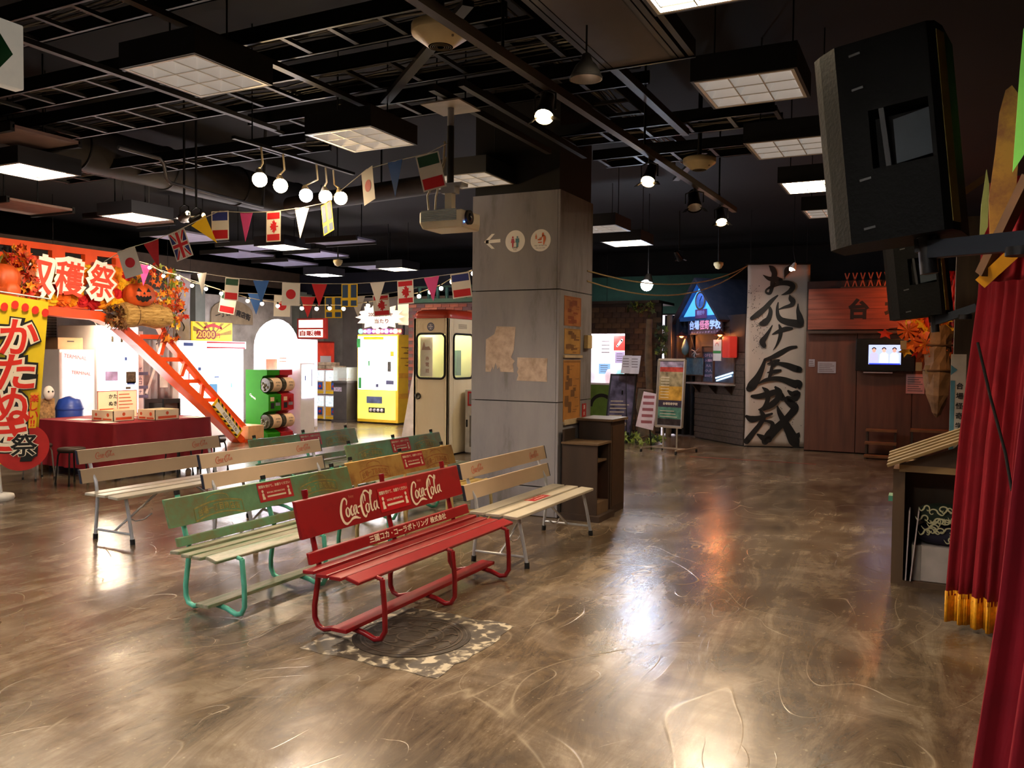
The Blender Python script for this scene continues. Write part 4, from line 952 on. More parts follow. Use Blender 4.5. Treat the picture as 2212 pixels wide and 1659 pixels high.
# prize machine with 2000 sign
a = cabinet('prize_machine', 'wide glowing white prize machine under the yellow 2000 sign', 'machine', -13.2, -12.3, 10.82, 12.45, 1.84, GLOW, bot=.35)
MB().box(-12.30, -12.26, 10.80, 12.47, 1.72, 1.86).build('header', M('header_white', 'f4e6ec', .5, emit=.8, vary=.05), a)
marks(a, -12.258, ((11.95, 1.835, .98, .03, REDP, 'header_stripe'), (11.95, 1.735, .98, .03, REDP, 'header_stripe'), (11.02, 1.79, .22, .06, BLUEP, 'header_mark')))
marks(a, -12.278, ((11.05, 1.10, .03, .5, PINK, 'red_mark'), (11.30, 1.33, .07, .07, BLUEP, 'blue_mark'), (11.72, 1.17, .12, .03, BLUEP, 'blue_mark'), (11.64, .93, .19, .22, M('print_azure', '3f8fd0', .5), 'blue_mark'), (12.1, 1.0, .03, .09, M('print_azure'), 'blue_mark'), (11.85, 1.1, .012, 1.2, PINK, 'divider')))
y0, y1, z0, z1 = 11.43, 12.44, 1.865, 2.235
t = wthing('prize_sign', 'yellow sunburst sign reading 2000 above the prize machine', 'sign', (-12.6, (y0 + y1) / 2, z0))
MB().box(-12.64, -12.60, y0, y1, z0, z1).build('board', M('sign_yellow', 'f5c42a', .5, emit=.25, vary=.04), t)
q = Print((-12.60, (y0 + y1) / 2, z0 + .10), YAX, FZ, .001)
for k in range(11):
    a_ = pi * k / 11 + .05; q.poly([(0, 0), (.62 * cos(a_), .62 * sin(a_)), (.62 * cos(a_ + .12), .62 * sin(a_ + .12))] if False else [(0, 0)] + [(max(-.49, min(.49, .8 * cos(a_ + d_))), max(-.09, min(.26, .8 * sin(a_ + d_)))) for d_ in (0, .12)])
q.build('rays', M('sign_olive', '9a7c10', .5), t)
q = Print((-12.60, y0, z0), YAX, FZ, .003); q.text('2000', .34, .13, w=.50, h=.19, bold=.10); q.build('number_outline', M('sign_maroon', '8f2a1c', .5), t)
q = Print((-12.60, y0, z0), YAX, FZ, .005); q.text('2000', .34, .13, w=.42, h=.13, bold=.015); q.build('number', M('sign_gold', 'f6a23a', .5, emit=.3), t)
q = Print((-12.60, y0, z0), YAX, FZ, .003); q.text('円', .64, .11, h=.09, bold=.03); q.brush([(.30, .26, .05), (.5, .31, .06), (.72, .26, .05)]); q.build('ribbon', REDP, t)
# plush lamps on the prize machine: plain pale globes
# LED arch panel
ypts = []
c0, c1, zt = 12.40, 13.56, 2.30
arch = [(c1 - .10, .02), (c1, .15), (c1, 1.75)] + [((c0 + c1) / 2 + .58 * cos(a_), 1.75 + .55 * sin(a_)) for a_ in [pi * k / 12 for k in range(1, 12)]] + [(c0, 1.75), (c0, .15), (c0 + .10, .02)]
t = wthing('light_arch', 'glowing white light-tube arch panel behind the capsule machines', 'lighted panel', (-11.95, 13, 0))
MB().prism([(y - 13, z) for y, z in arch], (-11.93, 13, 0), YAX, FZ, .05).build('panel', GLOWV, t)
MB().tube([(-11.90, y, z) for y, z in arch], .035, 8).build('light_tube', LEDW, t)
for y in (12.7, 13.3): MB().box(-12.25, -11.98, y - .02, y + .02, 0, .04).build('foot', DKMET, t)
q = Print((-11.93, 12.98, 1.42), YAX, FZ, .003); q.rect(-.30, .02, -.12, .10); q.build('price_card', M('card_orange', 'f0946a', .6, vary=.2), t)
q = Print((-11.93, 12.98, 1.42), YAX, FZ, .003)
for k in range(4): q.rect(.08, .30, -.10 + .07 * k, -.075 + .07 * k)
q.build('text_lines', M('card_orange'), t)
# double capsule machine: green and red columns
gx, gy = -11.2, 11.975
GG = M('capsule_green', '277c0a', .65, spec=.2, vary=.05); GR = M('capsule_red', 'a81c22', .35, vary=.05); PAP = M('capsule_card', 'e8c49c', .6, vary=.08); CAPS = M('capsule_mix', '6e6a52', .3, vary=.5, scale=40)
def capsule_column(y0, col, colname, lb):
    w_ = .35; t = wthing('capsule_machine', lb, 'vending machine', (gx - .3, y0 + w_ / 2, 0), 'double-decker capsule toy machines')
    # side profile (x,z) with two recesses for the drums
    prof = [(gx - .58, .02), (gx - .02, .02), (gx - .02, .10), (gx - .16, .17), (gx - .20, .24), (gx - .20, .42), (gx - .12, .50), (gx, .54), (gx, .84), (gx - .12, .88), (gx - .20, .95), (gx - .20, 1.10), (gx - .14, 1.20), (gx - .04, 1.22), (gx - .04, 1.32), (gx - .58, 1.32)]
    k = len(prof); m = MB(); vs = [(x, y0, z) for x, z in prof] + [(x, y0 + w_ - .01, z) for x, z in prof]
    m.add(vs, [tuple(range(k)), tuple(range(2 * k - 1, k - 1, -1))] + [(i, k + i, k + (i + 1) % k, (i + 1) % k) for i in range(k)]); m.build('casing', col, t)
    for zc in (.33, 1.03):
        d = MB().cyl((gx - .10, y0 + .01, zc), (gx - .10, y0 + w_ - .02, zc), .135, n=24).build('drum', M('drum_clear', '4e4a3e', .15, vary=.4, scale=25), t)
        MB().cyl((gx - .098, y0 + .10, zc), (gx - .098, y0 + w_ - .025, zc), .1385, n=24).build('paper_card', PAP, d)
        rnd = random.Random(zc)
        q = MB()
        for i in range(9): MB().ball((gx - .10 + rnd.uniform(-.08, .08), y0 + rnd.uniform(.0, .012), zc + rnd.uniform(-.09, .03)), .028, 8, 6).build('capsule', CAPS, d)
        q = Print((gx + .041, y0 + .22, zc + .02), YAX, FZ, 0); q.text('カプセル', 0, .03, w=.13, bold=.03); q.text('ガチャ', 0, -.03, w=.10, bold=.03); q.build('card_lettering', INK, d)
    for z0 in (.60, ):
        MB().cyl((gx, y0 + .24, .74), (gx + .05, y0 + .24, .74), .04, n=16).build('knob', col, t)
        MB().box(gx, gx + .004, y0 + .05, y0 + .15, .72, .80).build('price_tag', PAP, t); MB().box(gx, gx + .006, y0 + .06, y0 + .15, .58, .69).build('outlet', BLACK, t)
        MB().box(gx, gx + .004, y0 + .19, y0 + .31, .63, .69).build('instruction', MGREY, t)
    return t
t = capsule_column(gy, GG, 'green', 'bright green capsule toy machine with two clear drums')
q = Print((gx - .40, gy, .80), FX, FZ, .002); q.text('Capsule', 0, 0, w=.18, bold=.03, rot=-.55); q.build('side_lettering', WHITE, t)
q = Print((gx - .45, gy, .15), FX, FZ, .002); q.text('Capsule', 0, 0, w=.18, bold=.03, rot=-.3); q.build('side_lettering', WHITE, t)
capsule_column(gy + .36, GR, 'red', 'dark red capsule toy machine beside the green one')
# slim white cabinet right of them
a = cabinet('slim_machine', 'slim pale violet cabinet right of the capsule machines', 'machine', -11.72, -11.15, 12.82, 13.24, 1.45, GLOWV, bot=.75)
marks(a, -11.128, ((12.93, 1.15, .03, .10, BLUEP, 'blue_mark'), (13.12, 1.15, .02, .35, M('print_lilac'), 'text_column')))
a = cabinet('tall_machine', 'tall pale machine with pink card behind the slim cabinet', 'machine', -12.9, -12.0, 13.75, 14.35, 1.95, M('panel_lilac', 'e2c8ea', .5, emit=1.2, vary=.1))
MB().box(-11.978, -11.972, 13.8, 13.98, 1.28, 1.36).build('pink_card', PINK, a)
# red vending machine and its sign
a = cabinet('red_vending_machine', 'red vending machine under the red and white sign', 'vending machine', -14.25, -13.75, 16.4, 17.1, 1.95, M('vending_red', 'b8301e', .5, emit=.25, vary=.2), body=M('vending_body', 'a82420', .4), face='x')
marks(a, -13.728, ((16.72, 1.45, .42, .26, MW, 'price_panel'), (16.75, 1.0, .46, .30, YELP, 'picture')))
s0, s1 = (-14.292,16.3,2.519), (-13.361,16.3,2.005)
t = wthing('vending_sign', 'red sign board with white panels and red characters above the vending machine', 'sign', ((s0[0] + s1[0]) / 2, 16.3, 1.96))
MB().box(s0[0], s1[0], 16.30, 16.36, s1[2], s0[2]).build('board', M('sign_board_red', 'b42a22', .5), t); W = s1[0] - s0[0]; HH = s0[2] - s1[2]
MB().box(s0[0] + W * .42, s0[0] + W * .58, 16.36, 16.42, 1.96, s1[2] + .1).build('post', DKMET, t)
for zz in (.54, .08):
    MB().box(s0[0] + W * .06, s1[0] - W * .12, 16.29, 16.30, s1[2] + HH * zz, s1[2] + HH * (zz + .38)).build('white_panel', M('panel_lit', 'fff2e0', .5, emit=.5, vary=0), t)
q = Print(((s0[0] + s1[0]) / 2 - W * .03, 16.29, s1[2] + HH * .27), FX, FZ, .002); q.text('自販機', 0, 0, w=W * .74, h=HH * .28, bold=.04); q.build('lettering', REDP, t)
# capsule rack
rk0 = -13.65
for i in range(2):
    for j in range(2):
        x0 = rk0 + i * .42; z0 = .02 + j * .62
        t = wthing('capsule_rack_unit', ['lower left', 'lower right', 'upper left', 'upper right'][i + 2 * j] + ' white capsule toy unit with yellow and blue print beside the display pedestal', 'vending machine', (x0 + .2, 16.3, z0), 'white capsule toy units')
        MB().box(x0, x0 + .40, 16.10, 16.55, z0, z0 + .60).build('casing', MW, t, bevel=.008)
        MB().box(x0 + .03, x0 + .37, 16.08, 16.10, z0 + .33, z0 + .57).build('window', M('window_pale', 'cfdce4', .1, emit=.4, vary=.4, scale=18), t)
        MB().box(x0 + .03, x0 + .37, 16.085, 16.10, z0 + .10, z0 + .31).build('print', M('rack_print', 'f0a820', .5, vary=.1), t); MB().box(x0 + .20, x0 + .35, 16.08, 16.086, z0 + .12, z0 + .30).build('blue_print', M('rack_blue', '2f5fc0', .5, vary=.3, scale=14), t)
        MB().cyl((x0 + .28, 16.08, z0 + .20), (x0 + .28, 16.06, z0 + .20), .035, n=14).build('knob', REDP, t); MB().box(x0 + .03, x0 + .37, 16.08, 16.10, z0 + .02, z0 + .08).build('base_strip', YELP, t)
for i, (x0, z0, w_) in enumerate(((-13.62, 1.262, .34), (-13.25, 1.262, .36), (-13.5, 1.345, .42))):
    o = tag(MB().box(x0, x0 + w_, 16.15, 16.48, z0, z0 + .08).build('paper_bundle', M('bundle_tan', 'b8a088', .7, vary=.3, scale=10), bevel=.01), ['left bundle of papers on the white capsule units', 'right bundle of papers on the white capsule units', 'upper bundle of papers on the white capsule units'][i], 'papers')
# display pedestal with glass case
px0, px1, py0, py1 = -12.74, -12.34, 15.80, 16.45
t = wthing('display_pedestal', 'dark grey display pedestal with a clear glass case on top', 'pedestal', ((px0 + px1) / 2, (py0 + py1) / 2, 0))
MB().box(px0, px1, py0, py1, .06, .94).build('plinth', M('pedestal_grey', '4c4644', .6), t, bevel=.008); MB().box(px0 - .03, px1 + .03, py0 - .03, py1 + .03, 0, .06).build('base', M('pedestal_grey'), t); MB().box(px0 - .03, px1 + .03, py0 - .03, py1 + .03, .94, .99).build('top', M('pedestal_grey'), t)
MB().box(px0 + .02, px0 + .25, py0 - .004, py0, .74, .84).build('nameplate', M('plate_lilac', 'c8b8d0', .5, vary=.3, scale=20), t)
gm = M('case_glass', (.86, .95, .90), .05, vary=0, alpha=.28)
for x0, x1, y0, y1 in ((px0, px1, py0, py0 + .008), (px0, px1, py1 - .008, py1), (px0, px0 + .008, py0, py1), (px1 - .008, px1, py0, py1)): MB().box(x0, x1, y0, y1, .99, 1.31).build('glass_pane', gm, t)
MB().box(px0, px1, py0, py1, 1.31, 1.318).build('glass_top', gm, t)
MB().box(px0 + .08, px0 + .30, py0 + .1, py0 + .35, .992, 1.05).build('exhibit', M('exhibit_red', 'a05048', .6, vary=.3), t)
# yellow prize machine
x0, x1, y0, y1 = -12.20, -11.02, 16.02, 16.75
t = cabinet('yellow_machine', 'glowing prize machine with yellow lower panel and yellow side', 'machine', x0, x1, y0, y1, 2.10, GLOW, body=YELP, face='y', bot=.80)
MB().box(x0 + .03, x1 - .06, y0 - .02, y0, .10, .78).build('lower_panel', M('lower_yellow', 'f8e060', .5, emit=.3, vary=.25, scale=3), t)
MB().box(x0 + .30, x0 + .74, y0 - .03, y0 - .02, .48, .64).build('prize_door', M('door_blue', '5a6688', .3, vary=.3), t); MB().box(x0 + .36, x0 + .82, y0 - .03, y0 - .02, .26, .38).build('ball_slot', BLACK, t)
for k in range(4): MB().ball((x0 + .43 + .105 * k, y0 - .03, .32), .042, 12, 8).build('prize_ball', M('ball_white', 'd8d0d4', .3, vary=.3), t)
marks_ = ((x0 + .06, 1.90, .10, .22, GREENP), (x1 - .16, 1.65, .10, .12, YELP), (x1 - .24, 1.35, .10, .24, M('print_dark')), (x0 + .36, 1.42, .04, .12, GREENP), (x0 + .10, .95, .09, .26, GREENP), (x0 + .60, .90, .08, .08, M('slate_ink')), (x1 - .22, .98, .22, .10, M('slate_ink')))
for x, z, w_, h_, mt in marks_: MB().box(x - w_ / 2, x + w_ / 2, y0 - .024, y0 - .02, z - h_ / 2, z + h_ / 2).build('picture', mt, t)
MB().box(x0 + .2, x1 - .4, y0 - .026, y0 - .02, 1.98, 2.05).build('title_strip', YELP, t)
for z in (1.10, .62): MB().box(x1, x1 + .004, y0 + .02, y1 - .03, z - .02, z + .10).build('side_band', M('side_amber', 'e8a81c', .5), t)
rnd = random.Random(2)
for k in range(14): MB().box(x1, x1 + .005, y0 + rnd.uniform(.08, .5), y0 + rnd.uniform(.52, .62), z := rnd.uniform(1.35, 1.95), z + .02).build('side_mark', M('mark_brown', 'a06a14', .5), t)
# coloured lamp strip and starburst sign above it
t = wthing('lamp_strip', 'coloured party light strip on the yellow machine', 'light', ((x0 + x1) / 2, y0 + .1, 2.10))
MB().box(x0 - .02, x1 + .05, y0 + .06, y0 + .14, 2.112, 2.24).build('housing', M('strip_plum', '7a3a58', .5), t)
for k, hx in enumerate(('3fd8a0', 'ffffff', '4a3cf0', 'ffffff', 'ffe8d0', 'ffffff', '9a4cf0', 'ffffff', 'ffe0a0', 'ffb040')):
    MB().ball((x0 + .06 + .125 * k, y0 + .05, 2.18), .035 if k % 2 else .055, 12, 8).build('lamp', E('party_' + hx, hx, 5), t)
t = wthing('starburst_sign', 'cream starburst price sign above the coloured lamp strip', 'sign', ((x0 + x1) / 2, y0 + .1, 2.25))
pts = [((.55 if i % 2 else .72) * cos(2 * pi * i / 28) * 1.0, (.24 if i % 2 else .33) * sin(2 * pi * i / 28)) for i in range(28)]
MB().prism(pts, ((x0 + x1) / 2, y0 + .08, 2.52), FX, FZ, .02).build('board', M('burst_cream', 'fff0d0', .5, emit=.12, vary=0), t)
MB().box((x0 + x1) / 2 - .03, (x0 + x1) / 2 + .03, y0 + .10, y0 + .13, 2.242, 2.5).build('post', DKMET, t)
q = Print(((x0 + x1) / 2, y0 + .08, 2.52), FX, FZ, .002); q.text('2000円ガチャ', .02, .06, w=.70, h=.11, bold=.03); q.text('当たり', .05, -.10, w=.40, h=.11, bold=.03); q.build('lettering', M('ink_maroon', '6e3a30', .6), t)
t = wthing('starburst_sign', 'second cream pointed sign right of the coloured lamp strip', 'sign', (x1, y0 + .2, 2.25))
MB().prism([(-.10, -.28), (.20, -.30), (.24, .34), (.02, .20), (-.12, .30)], (x1 - .06, y0 + .22, 2.62), FX, FZ, .02).build('board', M('burst_cream'), t); MB().box(x1 - .04, x1, y0 + .23, y0 + .26, 2.10, 2.6).build('post', DKMET, t)

# ------------------------------------------------------------------ wall pieces behind
a0, a1 = (-14.97,14.115,2.893), (-14.97,15.443,2.329)
t = wthing('arched_shop_sign', 'arched pale wooden street sign with dark characters on the concrete wall', 'sign', (-14.97, (a0[1] + a1[1]) / 2, a1[2]))
W = a1[1] - a0[1]; HH = a0[2] - a1[2]
MB().prism([(-W / 2, 0), (W / 2, 0)] + [(W / 2 * cos(pi * k / 10), HH * (.45 + .55 * sin(pi * k / 10))) for k in range(11)], (-14.95, (a0[1] + a1[1]) / 2, a1[2]), YAX, FZ, .04).build('board', M('sign_wood', 'a8957a', .7), t)
q = Print((-14.95, (a0[1] + a1[1]) / 2, a1[2]), YAX, FZ, .003); q.text('一丁目', -W * .24, HH * .40, w=W * .34, bold=.03, curve=.12, rot=.22); q.text('商店街', W * .26, HH * .40, w=W * .36, bold=.05, curve=.12, rot=-.25); q.build('lettering', INK, t)
q = Print((-14.95, (a0[1] + a1[1]) / 2, a1[2]), YAX, FZ, .003); q.poly([(-.10, HH * .62), (.10, HH * .62), (.10, HH * .52), (.03, HH * .46), (0, HH * .36), (-.03, HH * .46), (-.10, HH * .52)]); q.build('emblem', M('faded_pink', 'a8605c', .7), t)
for y, w_, lb in ((13.467, .28, 'grey green concrete pilaster left of the arched sign'), (16.9, .5, 'concrete pilaster at the corner behind the red sign')):
    tag(MB().box(-14.995, -14.75, y, y + w_, 0, 3.25).build('pilaster', M('pilaster_grey', '7f847c', .8, vary=.15, scale=2)), lb, 'pilaster')
tag(MB().box(-14.2, -13.7, 18.0, 18.195, 0, 3.15).build('pilaster', M('pilaster_warm', '8f8682', .8, vary=.15, scale=2)), 'warm grey pilaster behind the glass case', 'pilaster')
h0, h1 = (-12.9,11.114,3.176), (-12.9,11.657,1.632)
t = wthing('hanging_scroll', 'white hanging cloth with black ink brush drawing behind the arch', 'banner', (-12.9, (h0[1] + h1[1]) / 2, h1[2]))
MB().grid(lambda s, z: (-12.9 + .02 * sin(s * 9 + z * 4), h0[1] + (h1[1] - h0[1]) * s, h1[2] + (h0[2] - h1[2]) * z), 10, 12).build('cloth', M('scroll_white', 'b8b4ba', .8), t, solid=.004)
q = Print((-12.87, (h0[1] + h1[1]) / 2, h1[2]), YAX, FZ, .01); W = h1[1] - h0[1]; HH = h0[2] - h1[2]
q.disc(-W * .02, HH * .58, .09, .11); q.brush([(-.12, .75, .02), (0, .80, .03), (.1, .72, .02)]); q.brush([(-.1, .35, .06), (-.06, .15, .10), (0, .05, .08)]); q.brush([(.0, .62, .02), (.08, .5, .03), (.05, .42, .02)]); q.build('ink_drawing', NK, t)
MB().tube([(-12.9, h0[1] - .05, h0[2]), (-12.9, h1[1] + .05, h0[2])], .014).build('rod', DKMET, t)
for y in (h0[1], h1[1]): MB().tube([(-12.9, y, h0[2]), (-12.9, y, CEIL)], .004, 5).build('cord', DKMET, t)
# straw screen, wooden doll board and blue balloon at far left
t = thing('reed_screen', 'dark reed screen hanging above the white cabinet', 'screen', (-13.6, 8.6, 1.75))
rm = mesh_of(MB().box(-.008, .008, -.75, .75, -.022, .022), 'reed', M('reed_brown', '3c2f24', .9, vary=.4, scale=20))
for k in range(20): inst(rm, 'reed', t, (0, 0, .03 + .05 * k))
for y in (-.7, .7): MB().tube([(0, y, 1.0), (0, y, CEIL - 1.75)], .005, 5).build('cord', DKMET, t)
t = wthing('doll_board', 'small carved wooden board with a white mask behind the crimson table', 'board', (-10.98, 7.38, 0))
MB().box(-11.0, -10.96, 7.28, 7.50, 0, .98).build('plank', M('carved_wood', '9a7448', .8, vary=.4, scale=25), t); MB().ball((-10.93, 7.39, 1.06), (.05, .08, .10), 12, 8).build('mask', M('mask_white', 'd8cfc8', .6), t)
for s in (-1, 1): MB().ball((-10.885, 7.39 + s * .03, 1.08), .013, 8, 6).build('eye_hole', BLACK, t)
t = wthing('blue_bin', 'blue rounded plastic bin behind the crimson table', 'bin', (-11.0, 7.75, 0))
MB().lathe([(.15, 0), (.18, .6), (.18, .85), (.14, .95), (.05, .99), (.001, 1.0)], (-11.0, 7.75, 0), 18).build('shell', M('bin_blue', '22409a', .4), t); MB().lathe([(.183, .80), (.19, .82), (.183, .84)], (-11.0, 7.75, 0), 18).build('rim', M('bin_blue'), t)
t = wthing('wall_lamp', 'bright bare bulb lamp under the arch left of the glowing machine', 'lamp', (-12.1, 9.05, 2.0))
MB().ball((-12.1, 9.05, 1.98), .06, 12, 8).build('bulb', E('bulb_warm', 'ffe0b0', 40), t); MB().tube([(-12.1, 9.05, 2.03), (-12.15, 8.9, 2.25), (-12.3, 8.5, 2.35)], .008, 6).build('stem', METAL, t)
lamp('wall_lamp_light', 'POINT', (-11.95, 9.1, 1.95), 25, WARM, .06)

# ================================================================== telephone booth, brick wall, pillar shelf
CREAMB = worn('booth_cream', 'e6d6b0', 'a88548', .30, 1.6, .4, stretch=(1, 1, .35), bump=.05, third='ecdebc')
bx0, bx1, by0, by1, bh = -7.62, -6.95, 11.52, 12.46, 2.24
t = BOOTH = wthing('phone_booth', 'cream telephone booth with rounded red roof behind the benches', 'phone booth', ((bx0 + bx1) / 2, (by0 + by1) / 2, 0))
def wall_with_window(fix, lo, hi, axis, wz0, wz1, m_):   # frame of panels round a window opening
    m = MB(); th = .04
    def bb(a0, a1, z0, z1):
        if axis == 'y': m.box(a0, a1, fix, fix + th, z0, z1)
        else: m.box(fix - th, fix, a0, a1, z0, z1)
    bb(lo, lo + m_, .02, bh); bb(hi - m_, hi, .02, bh); bb(lo + m_, hi - m_, .02, wz0); bb(lo + m_, hi - m_, wz1, bh); return m
wz0, wz1 = 1.26, 1.98
wall_with_window(by0, bx0, bx1, 'y', wz0, wz1, .07).build('door', CREAMB, t, bevel=.006)
wall_with_window(bx1, by0, by1, 'x', wz0, wz1, .16).build('side_panel', CREAMB, t, bevel=.006)
MB().box(bx0, bx0 + .04, by0, by1, .02, bh).build('back_panel', CREAMB, t); MB().box(bx0, bx1, by1 - .04, by1, .02, bh).build('back_panel', CREAMB, t)
MB().box(bx0 + .04, bx1 - .04, by0 + .04, by1 - .04, .02, .06).build('floor_plate', MGREY, t)
inner = M('booth_inside', 'c9d0a4', .6, vary=.05); MB().box(bx0 + .04, bx0 + .05, by0 + .05, by1 - .05, .06, bh - .02).build('lining', inner, t); MB().box(bx0 + .05, bx1 - .05, by1 - .05, by1 - .04, .06, bh - .02).build('lining', inner, t)
def rr(w_, h_, r, n=5):
    pts = []
    for cx, cy, a0 in ((w_ / 2 - r, h_ / 2 - r, 0), (-w_ / 2 + r, h_ / 2 - r, pi / 2), (-w_ / 2 + r, -h_ / 2 + r, pi), (w_ / 2 - r, -h_ / 2 + r, 1.5 * pi)):
        pts += [(cx + r * cos(a0 + pi / 2 * k / n), cy + r * sin(a0 + pi / 2 * k / n)) for k in range(n + 1)]
    return pts
zc = (wz0 + wz1) / 2; PANE = M('booth_pane', (.92, 1, .85), .05, vary=0, alpha=.18)
pts = rr(bx1 - bx0 - .13, wz1 - wz0 + .01, .08); c = ((bx0 + bx1) / 2, by0 - .006, zc)
MB().tube([(c[0] + a, c[1], c[2] + b) for a, b in pts], .018, 7, True).build('window_gasket', BLACK, t); MB().prism(pts, (c[0], by0 + .012, zc), FX, FZ, .006).build('window_pane', PANE, t)
pts = rr(by1 - by0 - .31, wz1 - wz0 + .01, .08); c = (bx1 + .006, (by0 + by1) / 2, zc)
MB().tube([(c[0], c[1] + a, c[2] + b) for a, b in pts], .018, 7, True).build('window_gasket', BLACK, t); MB().prism(pts, (bx1 - .012, c[1], zc), YAX, FZ, .006).build('window_pane', PANE, t)
# domed red roof
m = MB(); cx, cy = (bx0 + bx1) / 2, (by0 + by1) / 2; lev = ((1.04, 0), (1.05, .03), (1.03, .07), (.94, .12), (.80, .145), (.4, .155)); vs = []; base_pts = rr(bx1 - bx0, by1 - by0, .10); k = len(base_pts)
for s_, z in lev: vs += [(cx + a * s_, cy + b * s_, bh + z) for a, b in base_pts]
m.add(vs, [(i * k + j, i * k + (j + 1) % k, (i + 1) * k + (j + 1) % k, (i + 1) * k + j) for i in range(5) for j in range(k)], True); m.add(vs, [tuple(range(5 * k, 6 * k)), tuple(range(k - 1, -1, -1))]); m.build('roof', M('roof_red', 'b83a1e', .35, vary=.1), t)
q = Print((-7.29, by0, 2.10), FX, FZ, .003); q.ring(0, 0, .052, .068); q.disc(0, 0, .045); q.build('emblem', M('emblem_navy', '38507e', .4), t)
q = Print((-7.29, by0, 2.10), FX, FZ, .005); q.rect(-.04, .04, -.008, .008); q.poly([(-.03, .018), (.03, .018), (0, .04)]); q.poly([(-.03, -.018), (0, -.04), (.03, -.018)]); q.build('emblem_mark', WHITE, t)
MB().lathe([(.055, 0), (.055, .012), (.03, .014), (.03, .006), (.001, .006)], (bx0 + .09, by0, .96), 20, axis=(0, -1, 0)).build('handle', M('handle_dark', '4a4638', .4, metal=.6), t)
q = Print((bx1, by0 + .45, 2.11), YAX, FZ, .002)
for k_ in range(4): q.rect(-.14, .14, -.03 + .02 * k_, -.022 + .02 * k_)
q.build('vent_lines', M('vent_brown', '6e5a34', .7), t)
MB().box(-7.22, -7.05, 11.95, 12.10, 1.30, 1.72).build('telephone', M('telephone_teal', '4f8a86', .4), t)
MB().box(bx0 + .10, bx0 + .34, by0 + .045, by0 + .05, 1.28, 1.93).build('poster', M('booth_poster', 'eee6e0', .6), t)
q = Print((bx0 + .22, by0 + .045, 1.5), FX, FZ, .002); q.poly([(-.09, .22), (.09, .22), (.05, .28), (-.02, .27), (-.05, .36)]); 
for i, ch in enumerate('赤電話'): q.text(ch, .02, .08 - .10 * i, h=.07, bold=.03)
q.build('poster_print', M('ink_rust', '9a4a38', .6), t)
MB().cyl((-7.28, 11.98, 2.19), (-7.28, 11.98, 2.235), .10, n=18).build('added_lamp', E('booth_added_lamp', 'fff4d0', 4), BOOTH)  # lamp disc added to go with the light inside the booth
lamp('booth_added_light', 'POINT', (-7.28, 11.95, 2.14), 9, (1, .95, .7), .08)
# narrow white leaning panel left of the booth
t = wthing('leaning_sign', 'white leaning sign panel standing left of the telephone booth', 'sign', (-8.0, 11.75, 0))
MB().add([(-8.05, 11.75, 0), (-7.72, 11.75, 0), (-7.68, 11.9, 2.0), (-7.74, 11.9, 2.0)], [(0, 1, 2, 3)]).build('panel', M('panel_bright', 'efe9ea', .5), t, solid=.02)
# fire extinguisher cabinet
ex0, ex1, ey0, ey1 = -6.88, -6.40, 11.95, 12.25
t = wthing('extinguisher_cabinet', 'white emergency equipment cabinet with red label between the booth and the pillar', 'cabinet', ((ex0 + ex1) / 2, 12.1, 0))
MB().box(ex0, ex1, ey0, ey1, .02, 1.07).build('body', M('cabinet_white', 'd8d4cc', .4), t, bevel=.01)
MB().box(ex0 + .05, ex1 - .03, ey0 - .006, ey0, .80, 1.04).build('red_label', REDP, t); MB().box(ex0 + .08, ex1 - .06, ey0 - .010, ey0 - .006, .83, 1.01).build('label_window', MGREY, t); MB().box(ex0 + .09, ex1 - .04, ey0 - .006, ey0, .12, .64).build('door_window', M('window_smoke', '7a7672', .2), t); MB().box(ex0 + .03, ex0 + .05, ey0 - .02, ey0, .45, .57).build('handle', DKMET, t)
MB().box(ex0 + .12, ex1 - .04, ey0 - .006, ey0, .68, .74).build('small_label', PINK, t)
# brick wall behind the booth
MORT = M('mortar', '5a4a42', .9, vary=.2); wy = 15.9
bw = struct(MB().box(-10.66, -7.5, wy, wy + .2, 0, 2.80).build('wall_brick', MORT))
bricks = [mesh_of(MB().box(-.105, .105, -.012, .02, -.033, .033), 'brick', M('brick_' + h, h, .85, vary=.2, scale=8, bump=.2)) for h in ('8a4a38', '7d3f32', '94543e', '6b3a34', '5a3c40')]
rnd = random.Random(1)
for r in range(37):
    z = .04 + r * .075
    for cidx in range(14):
        x = -10.55 + cidx * .22 + (.11 if r % 2 else 0)
        if z < 2.1 and x > -10.2: continue      # hidden behind the telephone booth
        if x > -7.6: continue
        inst(bricks[rnd.choice((0, 0, 1, 1, 2, 3, 4))], 'brick', bw, (x, wy, z))
GRN = M('balcony_green', '1f4a32', .6, vary=.15)
tag(MB().box(-10.7, -7.4, wy - .05, wy + .25, 2.81, 2.90).build('balcony_ledge', GRN), 'dark green ledge along the top of the brick wall', 'ledge')
t = wthing('balcony_rail', 'row of dim green railing posts above the brick wall', 'railing', (-9, wy + .2, 2.9))
for k_ in range(12): MB().box(-10.5 + k_ * .24, -10.44 + k_ * .24, wy + .15, wy + .2, 2.90, 3.16).build('post', M('rail_teal', '2f6a62', .6), t)
MB().box(-10.6, -7.5, wy + .14, wy + .21, 3.16, 3.2).build('handrail', GRN, t)

